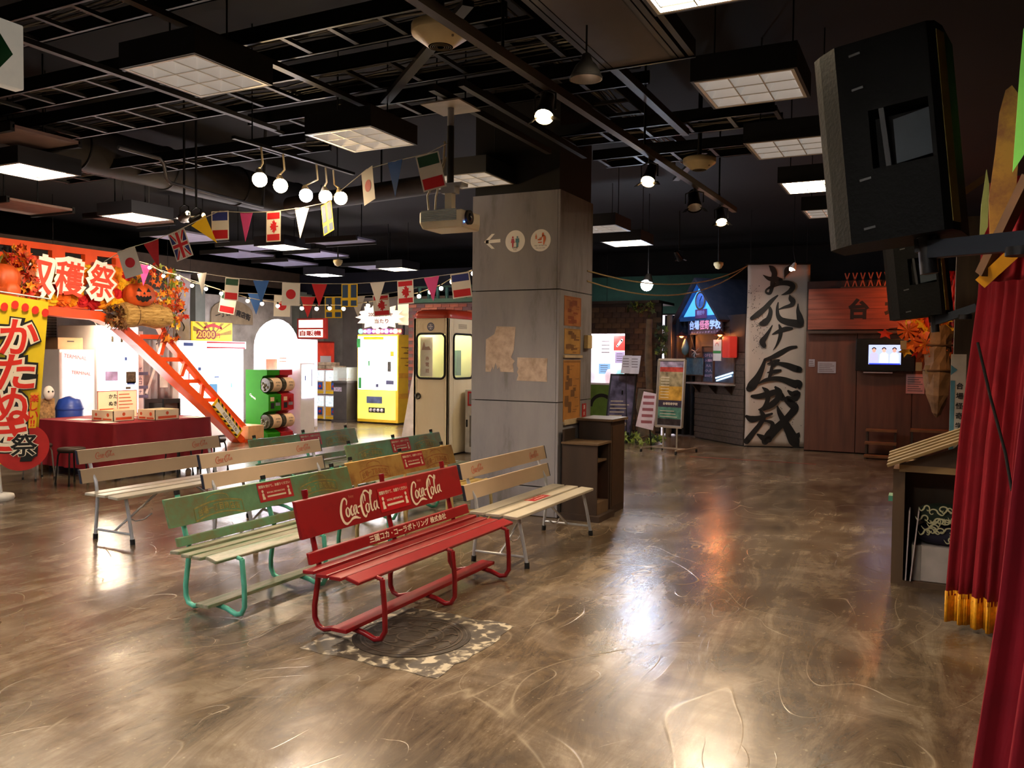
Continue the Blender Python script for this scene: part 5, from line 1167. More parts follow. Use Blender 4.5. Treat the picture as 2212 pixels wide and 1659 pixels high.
# ------------------------------------------------------------------ dark shelf stand at the pillar foot
DW = M('dark_wood', '3b2b20', .55, vary=.25, scale=5, stretch=(1, 1, .2)); DW2 = M('mid_wood', '6a5238', .55, vary=.2, scale=5)
sx0, sx1, sy0, sy1, sh = -3.30, -2.92, 7.70, 8.05, .76
t = wthing('shelf_stand', 'narrow dark wooden shelf stand at the foot of the pillar', 'shelf', ((sx0 + sx1) / 2, (sy0 + sy1) / 2, 0))
MB().box(sx0, sx1, sy0, sy0 + .02, .06, sh).build('side', DW, t); MB().box(sx0, sx1, sy1 - .02, sy1, .06, sh).build('side', DW, t); MB().box(sx0, sx0 + .02, sy0 + .02, sy1 - .02, .06, sh).build('back', DW, t)
MB().box(sx0, sx1 + .02, sy0 - .02, sy1 + .02, sh, sh + .02).build('top', DW2, t); MB().box(sx0 + .02, sx1 - .02, sy0 + .02, sy1 - .02, .58, .60).build('shelf', DW2, t); MB().box(sx0 - .02 + .02, sx1 + .05, sy0 - .05, sy1 + .05, .0, .06).build('base', DW, t); MB().box(sx0 + .02, sx1, sy0 + .02, sy1 - .02, .06, .18).build('kick_board', DW2, t)
MB().box(sx0 + .0, sx0 + .02, sy0 + .01, sy0 + .30, sh + .02, sh + .14).build('back_rest', DW, t)
tag(MB().cyl((-3.05, 7.86, .182), (-3.05, 7.86, .60), .05, n=14).build('red_bottle', REDP), 'red cylinder standing inside the dark shelf stand', 'bottle')
t = wthing('tall_locker', 'taller dark wooden locker behind the shelf stand', 'cabinet', (-3.1, 8.35, 0))
MB().box(-3.29, -2.93, 8.12, 8.56, .0, .97).build('body', DW, t, bevel=.006); MB().box(-3.30, -2.90, 8.09, 8.58, .97, .995).build('top', DW2, t); MB().box(-2.93, -2.925, 8.16, 8.52, .08, .92).build('door', M('locker_door', '46301f', .5, vary=.2), t)

# ================================================================== haunted house front on the right
BPL = M('plank_brown', '4a3c32', .7, vary=.25, scale=4, stretch=(1, 6, 6)); 
A_ = V3((-4.235, 16.826, 0)); Bd = V3((.7056, -.7086, 0)); Bn = V3((Bd.y, -Bd.x, 0)) * 1.0
Bn = V3((-.7086, -.7056, 0))          # towards the viewer
def bw_(s, z, k=0): return A_ + Bd * s + Bn * k + V3((0, 0, z))
def wbox(m, s0, s1, z0, z1, k0, k1):
    vs = [bw_(s, z, k) for k in (k1, k0) for z in (z0, z1) for s in (s0, s1)]
    return m.add(vs, [(0, 1, 3, 2), (5, 4, 6, 7), (0, 4, 5, 1), (2, 3, 7, 6), (0, 2, 6, 4), (1, 5, 7, 3)])
t = wthing('ticket_hut', 'plank-sided ticket hut with gabled roof and blue-lit sign', 'hut', tuple(bw_(.8, 0)))
for k_ in range(15):
    z0 = .02 + k_ * .115
    for s0, s1 in (((-.02, 1.72),) if z0 < 1.14 else ((-.02, .22), (1.42, 1.72))): wbox(MB(), s0, s1, z0, z0 + .108, 0, .03 + .006 * (k_ % 2)).build('plank', BPL, t)
wbox(MB(), -.02, 1.72, 0, 2.45, -.06, 0).build('backing', DARKWALL, t)
wbox(MB(), -.02, 1.72, 1.75, 2.45, 0, .03).build('fascia', M('fascia_brown', '3a2a22', .7), t)
wbox(MB(), .02, 1.45, 1.11, 1.14, 0, .26).build('counter', M('counter_grey', '8a8078', .5), t)
for s in (.15, .75, 1.3): MB().prism([(0, 0), (.22, 0), (0, -.22)], bw_(s, 1.11), Bn, FZ, .03).build('bracket', DW, t)
wbox(MB(), .26, 1.40, 1.16, 1.85, .0, .012).build('window_pane', M('hut_window', '4a5566', .12, vary=.3, scale=4), t)
for s0, s1, z0, z1 in ((.22, .26, 1.14, 1.9), (1.40, 1.44, 1.14, 1.9), (.26, 1.40, 1.86, 1.9), (.66, .69, 1.16, 1.86)): wbox(MB(), s0, s1, z0, z1, 0, .05).build('window_frame', DW, t)
for i, s_ in enumerate(('怪奇学校', 'ＯＰＥＮ', '入場料', '大人', '小人', '800円')):
    q = Print(bw_(.47, 1.52, .02), Bd, FZ, .001); q.text(s_, 0, .26 - .10 * i, w=.28 if i != 3 else .2, h=.06, bold=.03); q.build('price_lettering', M('pale_lilac', '9a8ea0', .6), t)
for s0, z0, s1, z1 in ((.75, 1.24, 1.35, 1.36), (.78, 1.19, 1.30, 1.30)): MB().bar(bw_(s0, z0, .03), bw_(s1, z1, .03), .012, .03).build('reflection_strip', M('reflection_glow', 'a8d0f0', .4, emit=.8), t)  # window reflections put in as glowing bars
# diamond crest above the window
q = Print(bw_(.90, 2.0, .031), Bd, FZ, .002)
for r_ in (.16, .10, .04): q.poly([(0, r_), (-r_, 0), (0, -r_), (r_, 0), (r_ - .03, 0), (0, -r_ + .03), (-r_ + .03, 0), (0, r_ - .03), (r_ - .03, 0), (r_, 0)])
q.build('crest', M('crest_dark', '17120f', .7), t)
# gabled roof
gc, gz0, gz1, gw = .28, 2.44, 3.18, .80
TEAL = M('gable_blue', '2f5c8a', .5, vary=.1); ROOF = M('hut_roof', '2c211c', .8, vary=.3, scale=6)
MB().prism([(-gw + .12, 0), (gw - .12, 0), (0, gz1 - gz0 - .10)], bw_(gc, gz0 + .03, .10), Bd, FZ, .03).build('gable_panel', M('gable_blue_glow', '4aa0f0', .5, emit=.55, vary=.05), t)  # blue light on the gable put in as colour and glow
for s in (-1, 1):
    MB().bar(bw_(gc + s * gw, gz0, .12), bw_(gc, gz1, .12), .06, .09, Bn).build('barge_board', TEAL, t)
    m = MB(); e0, e1 = bw_(gc + s * (gw + .12), gz0 - .10, .26), bw_(gc, gz1 + .03, .26); d_ = Bn * -1.5
    m.add([e0, e1, e1 + d_, e0 + d_], [(0, 1, 2, 3)]).build('roof_slope', ROOF, t, solid=.05)
wbox(MB(), gc - gw, gc + gw, gz0 - .06, gz0 + .03, .08, .14).build('tie_beam', TEAL, t)
q = MB().cyl(bw_(.33, 2.77, .11), bw_(.33, 2.77, .15), .17, n=28).build('clock_face', M('clock_blue', '6f98d8', .2, vary=.3, scale=5), t)
MB().tube([bw_(.33 + .17 * cos(2 * pi * k_ / 24), 2.77 + .17 * sin(2 * pi * k_ / 24), .15) for k_ in range(24)], .018, 6, True).build('clock_rim', M('clock_brown', '6a4e30', .4), t)
MB().bar(bw_(.33, 2.77, .16), bw_(.40, 2.86, .16), .012, .006).build('clock_hand', DKMET, t); MB().bar(bw_(.33, 2.77, .16), bw_(.33, 2.66, .16), .01, .006).build('clock_hand', DKMET, t)
wbox(MB(), .16, .58, 2.42, 2.60, .14, .16).build('name_plate', M('plate_plum', '7a4a78', .5, vary=.15), t)
q = Print(bw_(.37, 2.51, .16), Bd, FZ, .002); q.text('開校中', 0, .02, w=.28, bold=.03); q.build('plate_lettering', M('pale_print', 'b8b0d8', .5), t)
wbox(MB(), -.16, 1.10, 2.10, 2.42, .10, .13).build('sign_board', M('sign_slate', '3f3540', .6, vary=.1), t)
for tx, s, w_, mt in (('台場', .09, .38, 'sign_blue'), ('怪奇', .47, .36, 'sign_rose'), ('学校', .86, .40, 'sign_blue')):
    q = Print(bw_(s, 2.29, .13), Bd, FZ, .002); q.text(tx, 0, 0, w=w_, h=.19, bold=.04); q.build('lettering', M(mt, {'sign_blue': '9cb8f0', 'sign_rose': 'c07a98'}[mt], .5, emit=.35, vary=0), t)
q = Print(bw_(.47, 2.145, .13), Bd, FZ, .002); q.text('だ い ば か い き が っ こ う', 0, 0, w=1.0, h=.04, bold=.02); q.build('reading', M('pale_print'), t)
for s, lb in ((-.26, 'small glowing orange lamp at the left of the hut sign'), (1.18, 'small glowing red-orange lamp at the right of the hut sign')):
    g = wthing('hut_lamp', lb, 'lamp', tuple(bw_(s, 2.09, .22))); MB().ball(bw_(s, 2.085, .22), .045, 10, 8).build('bulb', E('hut_bulb', 'ff7a1e', 30), g); MB().lathe([(.11, -.02), (.04, .05), (.015, .07)], bw_(s, 2.09, .22), 14, caps=False).build('shade', M('shade_rust', '5a2418', .5, metal=.4), g); MB().tube([bw_(s, 2.16, .22), bw_(s, 2.24, .16), bw_(s, 2.22, .02)], .008, 6).build('arm', DKMET, g)
    lamp('hut_lamp_light', 'POINT', bw_(s, 2.03, .26), 6, (1, .35, .1), .05)
# things hanging on the hut
c = bw_(1.42, 1.84, .16); g = wthing('red_lantern', 'red paper box lantern hanging at the right of the ticket hut', 'lantern', tuple(c)); wbox(MB(), 1.32, 1.56, 1.64, 2.04, .08, .26).build('box', M('lantern_red', 'a8261c', .5, emit=.25), g, bevel=.02); MB().tube([c + V3((0, 0, .2)), c + V3((0, 0, .34))], .006, 5).build('cord', DKMET, g)
g = wthing('hanging_notice', 'white notice with green band hanging in front of the red lantern', 'notice', tuple(bw_(1.2, 1.75, .28))); wbox(MB(), 1.05, 1.32, 1.58, 1.98, .27, .28).build('card', WHITE, g); wbox(MB(), 1.05, 1.32, 1.72, 1.77, .28, .284).build('band', GREENP, g); q = Print(bw_(1.18, 1.86, .28), Bd, FZ, .002); q.ring(0, 0, .05, .065, a0=0, a1=pi); q.build('arc_mark', PINK, g); MB().tube([bw_(1.18, 1.98, .275), bw_(1.18, 2.1, .14)], .004, 5).build('cord', DKMET, g)
g = wthing('slate_board', 'small teal chalkboard on the left front of the ticket hut', 'board', tuple(bw_(.04, 1.47, .10))); wbox(MB(), -.28, .36, 1.29, 1.63, .07, .09).build('slate', M('slate_teal', '3f5f68', .7, vary=.25, scale=20), g); wbox(MB(), -.30, .38, 1.63, 1.65, .06, .10).build('frame', DW, g); wbox(MB(), -.30, .38, 1.27, 1.29, .06, .10).build('frame', DW, g)
g = wthing('skeleton_bouquet', 'pale bony ornament hanging beside the hut window', 'ornament', tuple(bw_(.12, 1.78, .16)))
rnd = random.Random(5)
for k_ in range(9): a_ = rnd.random() * 6; MB().tube([bw_(.15, 1.76, .14), bw_(.15 + .10 * cos(a_), 1.76 + .10 * sin(a_), .16), bw_(.15 + .17 * cos(a_ + .3), 1.76 + .15 * sin(a_ + .3), .14)], [.012, .008, .004], 5).build('bone', M('bone_grey', '8a8c84', .6), g)
MB().tube([bw_(.15, 1.76, .14), bw_(.05, 1.9, .12), bw_(-.1, 2.1, .1)], .008, 5).build('cord', DKMET, g)
g = wthing('hanging_sack', 'small teal hanging bag left of the hut window', 'bag', tuple(bw_(-.22, 1.85, .15))); MB().lathe([(.02, -.16), (.07, -.10), (.08, 0), (.05, .10), (.015, .18)], bw_(-.22, 1.84, .15), 12).build('sack', M('sack_teal', '4a6a68', .7, vary=.3), g); MB().tube([bw_(-.22, 2.0, .15), bw_(-.22, 2.1, .1)], .005, 5).build('cord', DKMET, g)

# ------------------------------------------------------------------ tall brush-lettered banner
L0 = V3((-3.02, 15.57, .02)); R0 = V3((-1.98, 15.95, .02)); U = (R0 - L0).normalized(); W = (R0 - L0).length; HH = 3.33
N_ = U.cross(V3((0, 0, 1))).normalized()
t = wthing('brush_banner', 'tall white cloth banner with black brush characters on the haunted house front', 'banner', tuple((L0 + R0) / 2))
BCL = M('banner_cloth', 'b9ab9e', .8, vary=.05, scale=2)
MB().grid(lambda s, z: tuple(L0 + U * (W * s + .012 * sin(z * 9) - .02 * (1 - z) * 0) + V3((0, 0, HH * z)) + N_ * (.012 * sin(s * 8 + z * 5))), 14, 30).build('cloth', BCL, t, solid=.003)
MB().tube([L0 + V3((0, 0, HH + .01)) - U * .03, R0 + V3((0, 0, HH + .01)) + U * .03], .015, 8).build('top_rod', DKMET, t)
for s in (.05, .95): MB().tube([L0 + U * W * s + V3((0, 0, HH)), L0 + U * W * s + V3((0, 0, CEIL))], .004, 5).build('cord', DKMET, t)
# strokes in picture units of the cloth: 632 wide, y down; cloth spans x 50..585, y 40..1600
ST = {
 'o': [[(185, 130, 4), (235, 160, 26), (290, 165, 38), (335, 175, 30)], [(240, 55, 12), (262, 75, 34), (282, 115, 36), (272, 175, 34), (262, 235, 26), (246, 285, 20), (215, 280, 14), (216, 255, 12), (262, 228, 20), (330, 200, 30), (400, 200, 34), (440, 225, 34), (420, 265, 30), (380, 288, 18), (345, 300, 4)], [(412, 55, 14), (392, 90, 40), (372, 140, 10), (370, 165, 3)]],
 'ka': [[(312, 305, 10), (262, 350, 26), (205, 415, 34), (150, 462, 38), (95, 500, 26)], [(240, 395, 12), (255, 440, 26), (240, 500, 34), (205, 535, 44), (178, 545, 30)], [(415, 300, 6), (425, 330, 30), (445, 355, 34), (430, 385, 26), (370, 405, 16), (315, 428, 6)], [(318, 365, 8), (312, 410, 18), (318, 470, 26), (345, 510, 36), (400, 530, 44), (470, 542, 50), (512, 540, 44), (505, 490, 40), (488, 430, 22), (488, 375, 6)]],
 'ke': [[(272, 560, 6), (245, 610, 18), (215, 660, 30), (190, 700, 40), (205, 735, 30)], [(275, 635, 6), (330, 610, 26), (390, 590, 32), (440, 585, 16)], [(330, 555, 10), (345, 600, 26), (340, 660, 24), (315, 725, 14), (285, 770, 3)]],
 'ya': [[(480, 742, 18), (420, 755, 26), (340, 800, 34), (270, 835, 26), (215, 855, 20)], [(215, 855, 18), (195, 920, 30), (160, 1000, 44), (110, 1075, 60), (85, 1105, 44)], [(240, 890, 10), (300, 865, 18), (335, 858, 14)], [(265, 855, 10), (285, 900, 26), (320, 885, 20), (400, 900, 36), (470, 925, 44), (510, 935, 40)], [(240, 965, 8), (300, 955, 26), (350, 945, 16)], [(275, 905, 14), (270, 960, 26), (255, 1005, 18)], [(165, 1060, 8), (220, 1030, 22), (300, 1015, 30), (380, 1025, 38), (460, 1055, 50), (505, 1065, 60), (515, 1090, 20)]],
 'shiki': [[(110, 1170, 20), (170, 1170, 34), (250, 1150, 40), (330, 1130, 36), (370, 1180, 40)], [(200, 1095, 10), (240, 1130, 34), (245, 1200, 30), (215, 1265, 24), (170, 1285, 8)], [(310, 1090, 16), (340, 1130, 44), (330, 1190, 38), (280, 1240, 40), (215, 1280, 20)], [(420, 1120, 14), (455, 1145, 34), (500, 1140, 40), (470, 1190, 40), (410, 1190, 40), (450, 1230, 50), (480, 1270, 50), (420, 1350, 44), (340, 1430, 50), (270, 1500, 60), (230, 1560, 44)], [(330, 1255, 10), (350, 1310, 30), (390, 1380, 44), (440, 1470, 60), (480, 1550, 70), (500, 1590, 40)], [(65, 1345, 20), (110, 1368, 44), (180, 1355, 30), (285, 1318, 14)], [(180, 1285, 12), (210, 1340, 34), (190, 1400, 30), (130, 1480, 34), (70, 1560, 40)], [(225, 1380, 14), (290, 1400, 26), (280, 1470, 30), (260, 1540, 44)], [(165, 1500, 14), (215, 1530, 40), (240, 1545, 30)], [(480, 1560, 20), (510, 1500, 30), (520, 1480, 10)]],
}
KX, KY = W / 535, HH / 1560
for nm in ('o', 'ka', 'ke', 'ya', 'shiki'):
    q = Print(L0 + V3((0, 0, HH)) + N_ * .022, U, FZ, .0)
    for i, st in enumerate(ST[nm]): q.brush([((x - 50) * KX, -(y - 40) * KY, w_ * KX * 1.35) for x, y, w_ in st], k=.0006 * i)
    q.build('brush_character', NK, t)
rnd = random.Random(11); q = Print(L0 + V3((0, 0, HH)) + N_ * .022, U, FZ, .0)
for i in range(260):
    f = rnd.random(); x = 100 + 90 * f + rnd.gauss(0, 38); y = 250 + f * 620 + rnd.gauss(0, 45)
    if f > .82: x = 330 + rnd.gauss(0, 130); y = 1250 + rnd.gauss(0, 120)
    if 55 < x < 575 and 60 < y < 1580: q.disc((x - 50) * KX, -(y - 40) * KY, rnd.uniform(.002, .009), n=6, k=.004)
o = q.build('ink_spatter', NK, t); o['kind'] = 'stuff'

# ------------------------------------------------------------------ wooden wall with television
WW = M('redwood', '5a3424', .6, vary=.22, scale=3, stretch=(3, 3, .3)); wy2 = 15.45
WWP = struct(MB().box(-1.96, 3.6, wy2 + .05, wy2 + .2, 0, 3.0).build('wall_wood', M('wood_backing', '2a1a14', .8)))
pm = {}
for k_, (x0, x1) in enumerate(((-1.95, -1.12), (-1.11, -.25), (-.24, .62), (.63, 1.5), (1.51, 2.4), (2.41, 3.55))):
    MB().box(x0, x1, wy2, wy2 + .05, .02, 2.12).build('panel', WW, WWP, bevel=.004)
t = wthing('house_sign', 'long red-lit wooden name board with dark brush characters above the television wall', 'sign', (-.5, wy2, 2.15))
for k_ in range(4): MB().box(-1.92, 1.6, wy2 - .08, wy2 - .005, 2.15 + .178 * k_, 2.15 + .178 * k_ + .174).build('board', M('sign_redwood', '7a3c28', .6, vary=.25, scale=3, stretch=(.5, 4, 6)), t)
for ch, x in (('台', -1.10), ('場', -.52), ('怪', .10), ('奇', .7)):
    q = Print((x, wy2 - .08, 2.50), FX, FZ, .003); q.text(ch, 0, 0, h=.36, bold=.045); q.build('character', NK, t)
MB().box(-1.92, 1.6, wy2 - .12, wy2 - .005, 2.08, 2.13).build('lintel', DW, t)
t = wthing('lattice_crest', 'row of crossed wooden strips above the long name board', 'lattice', (-.9, wy2 + .1, 2.87))
for k_ in range(9):
    x = -1.30 + k_ * .125
    for s in (-1, 1): MB().bar((x - s * .035, wy2 - .04, 2.88), (x + s * .035, wy2 - .04, 3.12), .018, .012, (0, 1, 0)).build('strip', M('strip_red', '8a4a34', .6), t)
MB().box(-1.4, .0, wy2 - .06, wy2 - .02, 2.864, 2.885).build('base_rail', DW, t)
t = wthing('television', 'black wall television showing three people in pale jackets', 'television', (-.67, wy2 - .1, 1.44))
MB().box(-1.13, -.21, wy2 - .12, wy2 - .06, 1.44, 1.99).build('casing', M('tv_black', '0c0c0e', .25, vary=0), t, bevel=.01)
q = Print((-.675, wy2 - .12, 1.72), FX, FZ, .002); q.rect(-.25, .25, -.165, .165); sc = q.build('screen', E('tv_screen', '8fa0d8', .8), t)
for sx, hx, hd in ((-.165, '8f90a8', 'b08a78'), (-.01, 'b4b8d4', 'c89a8a'), (.15, 'a8bce0', 'b88878')):
    q = Print((-.675 + sx, wy2 - .12, 1.72), FX, FZ, .004); q.poly([(-.07, -.14), (.07, -.14), (.065, .0), (.03, .035), (-.03, .035), (-.065, 0)]); q.build('figure', E('tv_' + hx, hx, .9), sc)
    q = Print((-.675 + sx, wy2 - .12, 1.72), FX, FZ, .006); q.disc(0, .075, .03, .04); q.build('face', E('tvh_' + hd, hd, .7), sc)
    q = Print((-.675 + sx, wy2 - .12, 1.72), FX, FZ, .008); q.ring(0, .085, .02, .036, a0=.1, a1=pi - .1, asp=1.1); q.build('hair', E('tv_dark', '1c1620', .3), sc)
q = Print((-.675, wy2 - .12, 1.72), FX, FZ, .004); q.rect(-.24, .24, -.165, -.145); q.build('caption_bar', E('tv_blue', '2030d0', 1.0), sc)
MB().box(-1.0, -.55, wy2 - .11, wy2 - .01, 1.405, 1.425).build('bracket', MGREY, t)
def notice(x0, x1, z0, z1, label, mt, lines, nm='wall_notice'):
    g = wthing(nm, label, 'notice', ((x0 + x1) / 2, wy2, z0)); MB().box(x0, x1, wy2 - .010, wy2 - .002, z0, z1).build('card', mt, g); q = Print((x0, wy2 - .010, z0), FX, FZ, .001); W_, H_ = x1 - x0, z1 - z0
    for k_ in range(lines): q.rect(W_ * .08, W_ * (.9 - .1 * (k_ % 3)), H_ * (.12 + .8 * k_ / lines), H_ * (.12 + .8 * k_ / lines) + H_ * .3 / lines)
    q.build('text_lines', M('notice_ink', '6a5a5c', .6), g)
notice(-1.75, -1.45, 1.39, 1.59, 'small dark bordered notice left of the television', M('notice_grey', '8f8c92', .6), 5)
notice(-.34, -.06, 1.07, 1.40, 'pinkish glossy paper notice under the television', M('notice_pink', 'c89a98', .25), 7)
notice(-1.90, -1.80, 1.50, 1.63, 'tiny pale notice beside the brush banner', M('notice_grey'), 3)
# small step stools and bench at the wall foot
def step(x0, x1, y0, y1, hs, label, nm='step_stool', cat='step stool'):
    g = wthing(nm, label, cat, ((x0 + x1) / 2, (y0 + y1) / 2, 0)); n_ = len(hs); d_ = (y1 - y0) / n_
    for i, h_ in enumerate(hs): MB().box(x0, x1, y0 + i * d_ - (.02 if i else 0), y0 + (i + 1) * d_, h_ - .035, h_).build('tread', M('tread_wood', '7a4c28', .5, vary=.2), g)
    for x in (x0 + .01, x1 - .04):
        for i, h_ in enumerate(hs): MB().box(x, x + .03, y0 + i * d_ + .02, y0 + (i + 1) * d_ - .01, 0, h_ - .035).build('side', DW, g)
step(-.93, -.45, 14.75, 15.35, (.06, .26, .46), 'three-tread wooden step stool at the wood wall')
step(-.25, 1.0, 14.95, 15.30, (.50,), 'low wooden bench at the foot of the wood wall', 'wall_bench', 'bench')
# red-lit leaf and straw decoration by the second loudspeaker
LF2 = [leaf_mesh('hot_' + n, h) for n, h in (('orange', 'f07a1e'), ('yellow', 'f8c030'), ('red', 'd03018'))]
c = (-0.029,13,2.026)
t = thing('leaf_garland', 'bright orange paper leaf and pinwheel garland below the small loudspeaker', 'garland', c); rnd = random.Random(3)
MB().tube([(-.5, 0, .05), (0, 0, .1), (.5, 0, .3)], .008, 5).build('wire', DKMET, t)
for i in range(90):
    s_ = rnd.uniform(1.2, 2.0); inst(LF2[int(rnd.random() ** 1.4 * 3)], 'leaf', t, (rnd.gauss(0, .15), rnd.uniform(-.08, .08), rnd.gauss(0, .13)), (1.2 + rnd.uniform(-.5, .5), rnd.uniform(-.5, .5), rnd.random() * 6), (s_, s_, s_))
for px, pz, r_ in ((-.25, .02, .14), (-.02, -.15, .16), (.12, -.26, .13)):
    m = MB()
    for k_ in range(10): a_ = 2 * pi * k_ / 10; m.add([(px, -.12, pz), (px + r_ * cos(a_), -.14, pz + r_ * sin(a_)), (px + r_ * cos(a_ + .4), -.10, pz + r_ * sin(a_ + .4))], [(0, 1, 2)])
    m.build('pinwheel', M('pinwheel', 'e86a30', .4, vary=.3), t)
for k_, (px, pz) in enumerate(((-.30, -.12), (-.10, -.42), (.02, -.46), (.14, -.40))): MB().box(px - .04, px + .04, -.13, -.12, pz - .12, pz).build('paper_tag', M('tag_paper', '8a7a64', .7), t)
c = (0.191,13.199,2.538)
t = thing('red_streamers', 'red streamer decoration behind the small loudspeaker', 'garland', c)
for i in range(22): a_ = rnd.uniform(-.16, .16); MB().grid(lambda s, z, a_=a_, i=i: (a_ + .05 * sin(z * 8 + i) + .03 * s, .04 * cos(z * 6 + i), .35 - z * 1.0), 1, 8).build('streamer', M('streamer_red', 'd81a1a', .4, vary=.2), t, solid=.002)
for i in range(5): MB().ball((-.12 + rnd.uniform(-.03, .05), -.1, -.05 - .08 * i), .035, 8, 6).build('green_ball', M('deco_green', '3fb04a', .4), t)
c = (0.111,13,1.496)
t = thing('straw_cone', 'tan wrapped paper cone hanging with its point down by the white signpost', 'cone', c)
CRUMPLE = MB().lathe([(.001, -.66), (.06, -.60), (.10, -.48), (.15, -.34), (.165, -.2), (.18, -.05), (.17, .1), (.185, .25), (.17, .4), (.18, .52), (.15, .62)], n=14, smooth=False); CRUMPLE.v = [(x * rnd.uniform(.82, 1.1), y * rnd.uniform(.82, 1.1), z + rnd.uniform(-.02, .02)) for x, y, z in CRUMPLE.v]; CRUMPLE.build('wrap', M('cone_paper', '8a6848', .7, vary=.3, scale=5, bump=.5), t); MB().tube([(0, 0, .62), (.05, 0, .9), (.1, .2, CEIL - c[2])], .008, 5).build('cord', DKMET, t)
for z in (.35, .0): MB().tube([(.185 * cos(2 * pi * k_ / 16), .185 * sin(2 * pi * k_ / 16), z) for k_ in range(16)], .012, 5, True).build('binding', TWIG, t)
def added_bulb(c, hx, col, pw, label, em=6):  # bulb, socket and cord added around an unseen light source
    c = V3(c); g = wthing('added_bulb', label, 'lamp', tuple(c)); MB().ball(c, .05, 12, 8).build('bulb', E('hb_' + hx, hx, em), g); MB().cyl(c + V3((0, 0, .045)), c + V3((0, 0, .10)), .022, n=10).build('socket', DKMET, g); MB().tube([c + V3((0, 0, .1)), (c.x, c.y, CEIL)], .005, 5).build('cord', DKMET, g)
    lamp('added_bulb_light', 'POINT', c - V3((0, 0, .07)), pw, col, .06)
added_bulb((-.25, 14.7, 2.80), 'ff4020', (1, .22, .05), 16, 'added red bulb hanging before the long name board behind the small loudspeaker')
added_bulb((-0.191,11.798,2.452), 'ff9040', (1, .50, .15), 7, 'added amber bulb hanging behind the small loudspeaker')
# white signpost
a, b = (0.148,7.098,1.69), (0.25,7.096,1.053)
t = wthing('white_signpost', 'narrow white upright sign with blue arrow near the curtain', 'sign', ((a[0] + b[0]) / 2, a[1], 0)); w_ = b[0] - a[0]
MB().box(a[0], b[0], a[1], a[1] + .03, .05, a[2]).build('board', M('signpost_white', 'dcd6cc', .5), t); MB().box(a[0] - .1, b[0] + .1, a[1] - .12, a[1] + .15, 0, .05).build('base', DKMET, t)
q = Print((a[0], a[1], a[2]), FX, FZ, .002); q.poly([(0, -.08), (0, -.16), (w_ * .42, -.12)]); q.rect(0, w_ * .3, -.9, -.2); q.build('blue_marks', M('sign_sea', '5a9ab0', .5, vary=.2), t)
q = Print((a[0] + w_ * .62, a[1], a[2]), FX, FZ, .002)
for i, ch in enumerate('台場怪奇学校入口'): q.text(ch, 0, -.24 - .075 * i, h=.05, bold=.03)
q.build('lettering', INK, t)

# ================================================================== shop, boards and plants right of the pillar
SH = [mesh_of(MB().box(-.098, .098, -.012, .012, -.055, .055), 'shingle', M('shingle_' + h, h, .85, vary=.25, scale=9)) for h in ('4e3a2a', '5c4630', '46342a')]
rnd = random.Random(21)
sw = struct(MB().box(-7.9, -5.2, 17.5, 17.6, 2.15, 2.80).box(-6.02, -5.2, 17.5, 17.6, 0, 2.15).box(-7.9, -7.3, 17.5, 17.6, 0, 2.15).build('wall_shop_right', M('shop_dark', '2c211a', .8)))
for r in range(23):
    for c_ in range(13):
        x = -7.75 + c_ * .205 + (.1 if r % 2 else 0); z = .08 + r * .118
        if z < 2.13 and x < -5.93: continue
        if x < -7.1 or x > -5.25: continue
        inst(SH[rnd.randrange(3)], 'shingle', sw, (x, 17.485, z), (.06, 0, 0))
struct(MB().box(-7.9, -5.2, 18.6, 18.7, 0, 2.6).build('wall_shop_inner', M('shop_inner_glow', 'cfc4cc', .7, emit=.9, vary=.08)))  # glow put into the back wall for the lit shop inside
tag(MB().box(-7.9, -5.2, 17.3, 18.5, 2.80, 2.86).build('shop_eave', M('eave', '3a3028', .8)), 'dark eave board over the shingled shop front', 'eave')
for i, (x, z, w_, h_, mt, lb) in enumerate(((-6.72, 1.85, .30, .42, 'e8e0e4', 'white price poster in the lit shop window'), (-6.38, 1.95, .30, .34, 'c8342c', 'red poster with white mark in the lit shop window'), (-6.38, 1.62, .22, .26, '9a8aa8', 'grey violet poster in the lit shop window'), (-6.75, 1.35, .28, .24, '7fa8d0', 'pale blue poster in the lit shop window'))):
    g = wthing('shop_poster', lb, 'poster', (x, 18.2, z)); MB().box(x - w_ / 2, x + w_ / 2, 18.2, 18.21, z - h_ / 2, z + h_ / 2).build('sheet', M('sp_' + mt, mt, .5, emit=.35, vary=.1), g); q = Print((x, 18.2, z), FX, FZ, .003); q.brush([(-w_ * .2, -h_ * .2, .05), (w_ * .15, h_ * .2, .06)]) if i == 1 else [q.rect(-w_ * .35, w_ * .3, -h_ * .3 + k_ * h_ * .2, -h_ * .25 + k_ * h_ * .2) for k_ in range(4)]; q.build('print', WHITE if i == 1 else M('notice_ink'), g); MB().tube([(x, 18.205, z + h_ / 2), (x, 18.205, 2.8)], .004, 5).build('cord', DKMET, g)
t = wthing('shop_counter', 'green shop counter with dark arch inside the lit shop', 'counter', (-6.6, 17.75, 0)); MB().box(-7.25, -6.05, 17.65, 18.1, 0, 1.0).build('body', M('counter_green', '5f7f2c', .5, vary=.15), t); MB().box(-7.27, -6.04, 17.62, 18.12, 1.0, 1.04).build('top', MW, t); q = Print((-6.6, 17.65, .3), FX, FZ, .003); q.ring(0, .2, .22, .30, a0=0, a1=pi); q.build('arch_mark', DKMET, t)
for k_, (x, hx) in enumerate(((-6.9, 'e8e4f0'), (-6.5, 'f0d0d8'), (-6.25, 'a8e0e8'))): tag(MB().lathe([(.09, 0), (.11, .16), (.05, .30), (.001, .31)], (x, 17.85, 1.042), 12).build('shop_jar', M('jar_' + hx, hx, .3, emit=.3)), ['white jar on the shop counter', 'pink jar on the shop counter', 'cyan jar on the shop counter'][k_], 'jar')
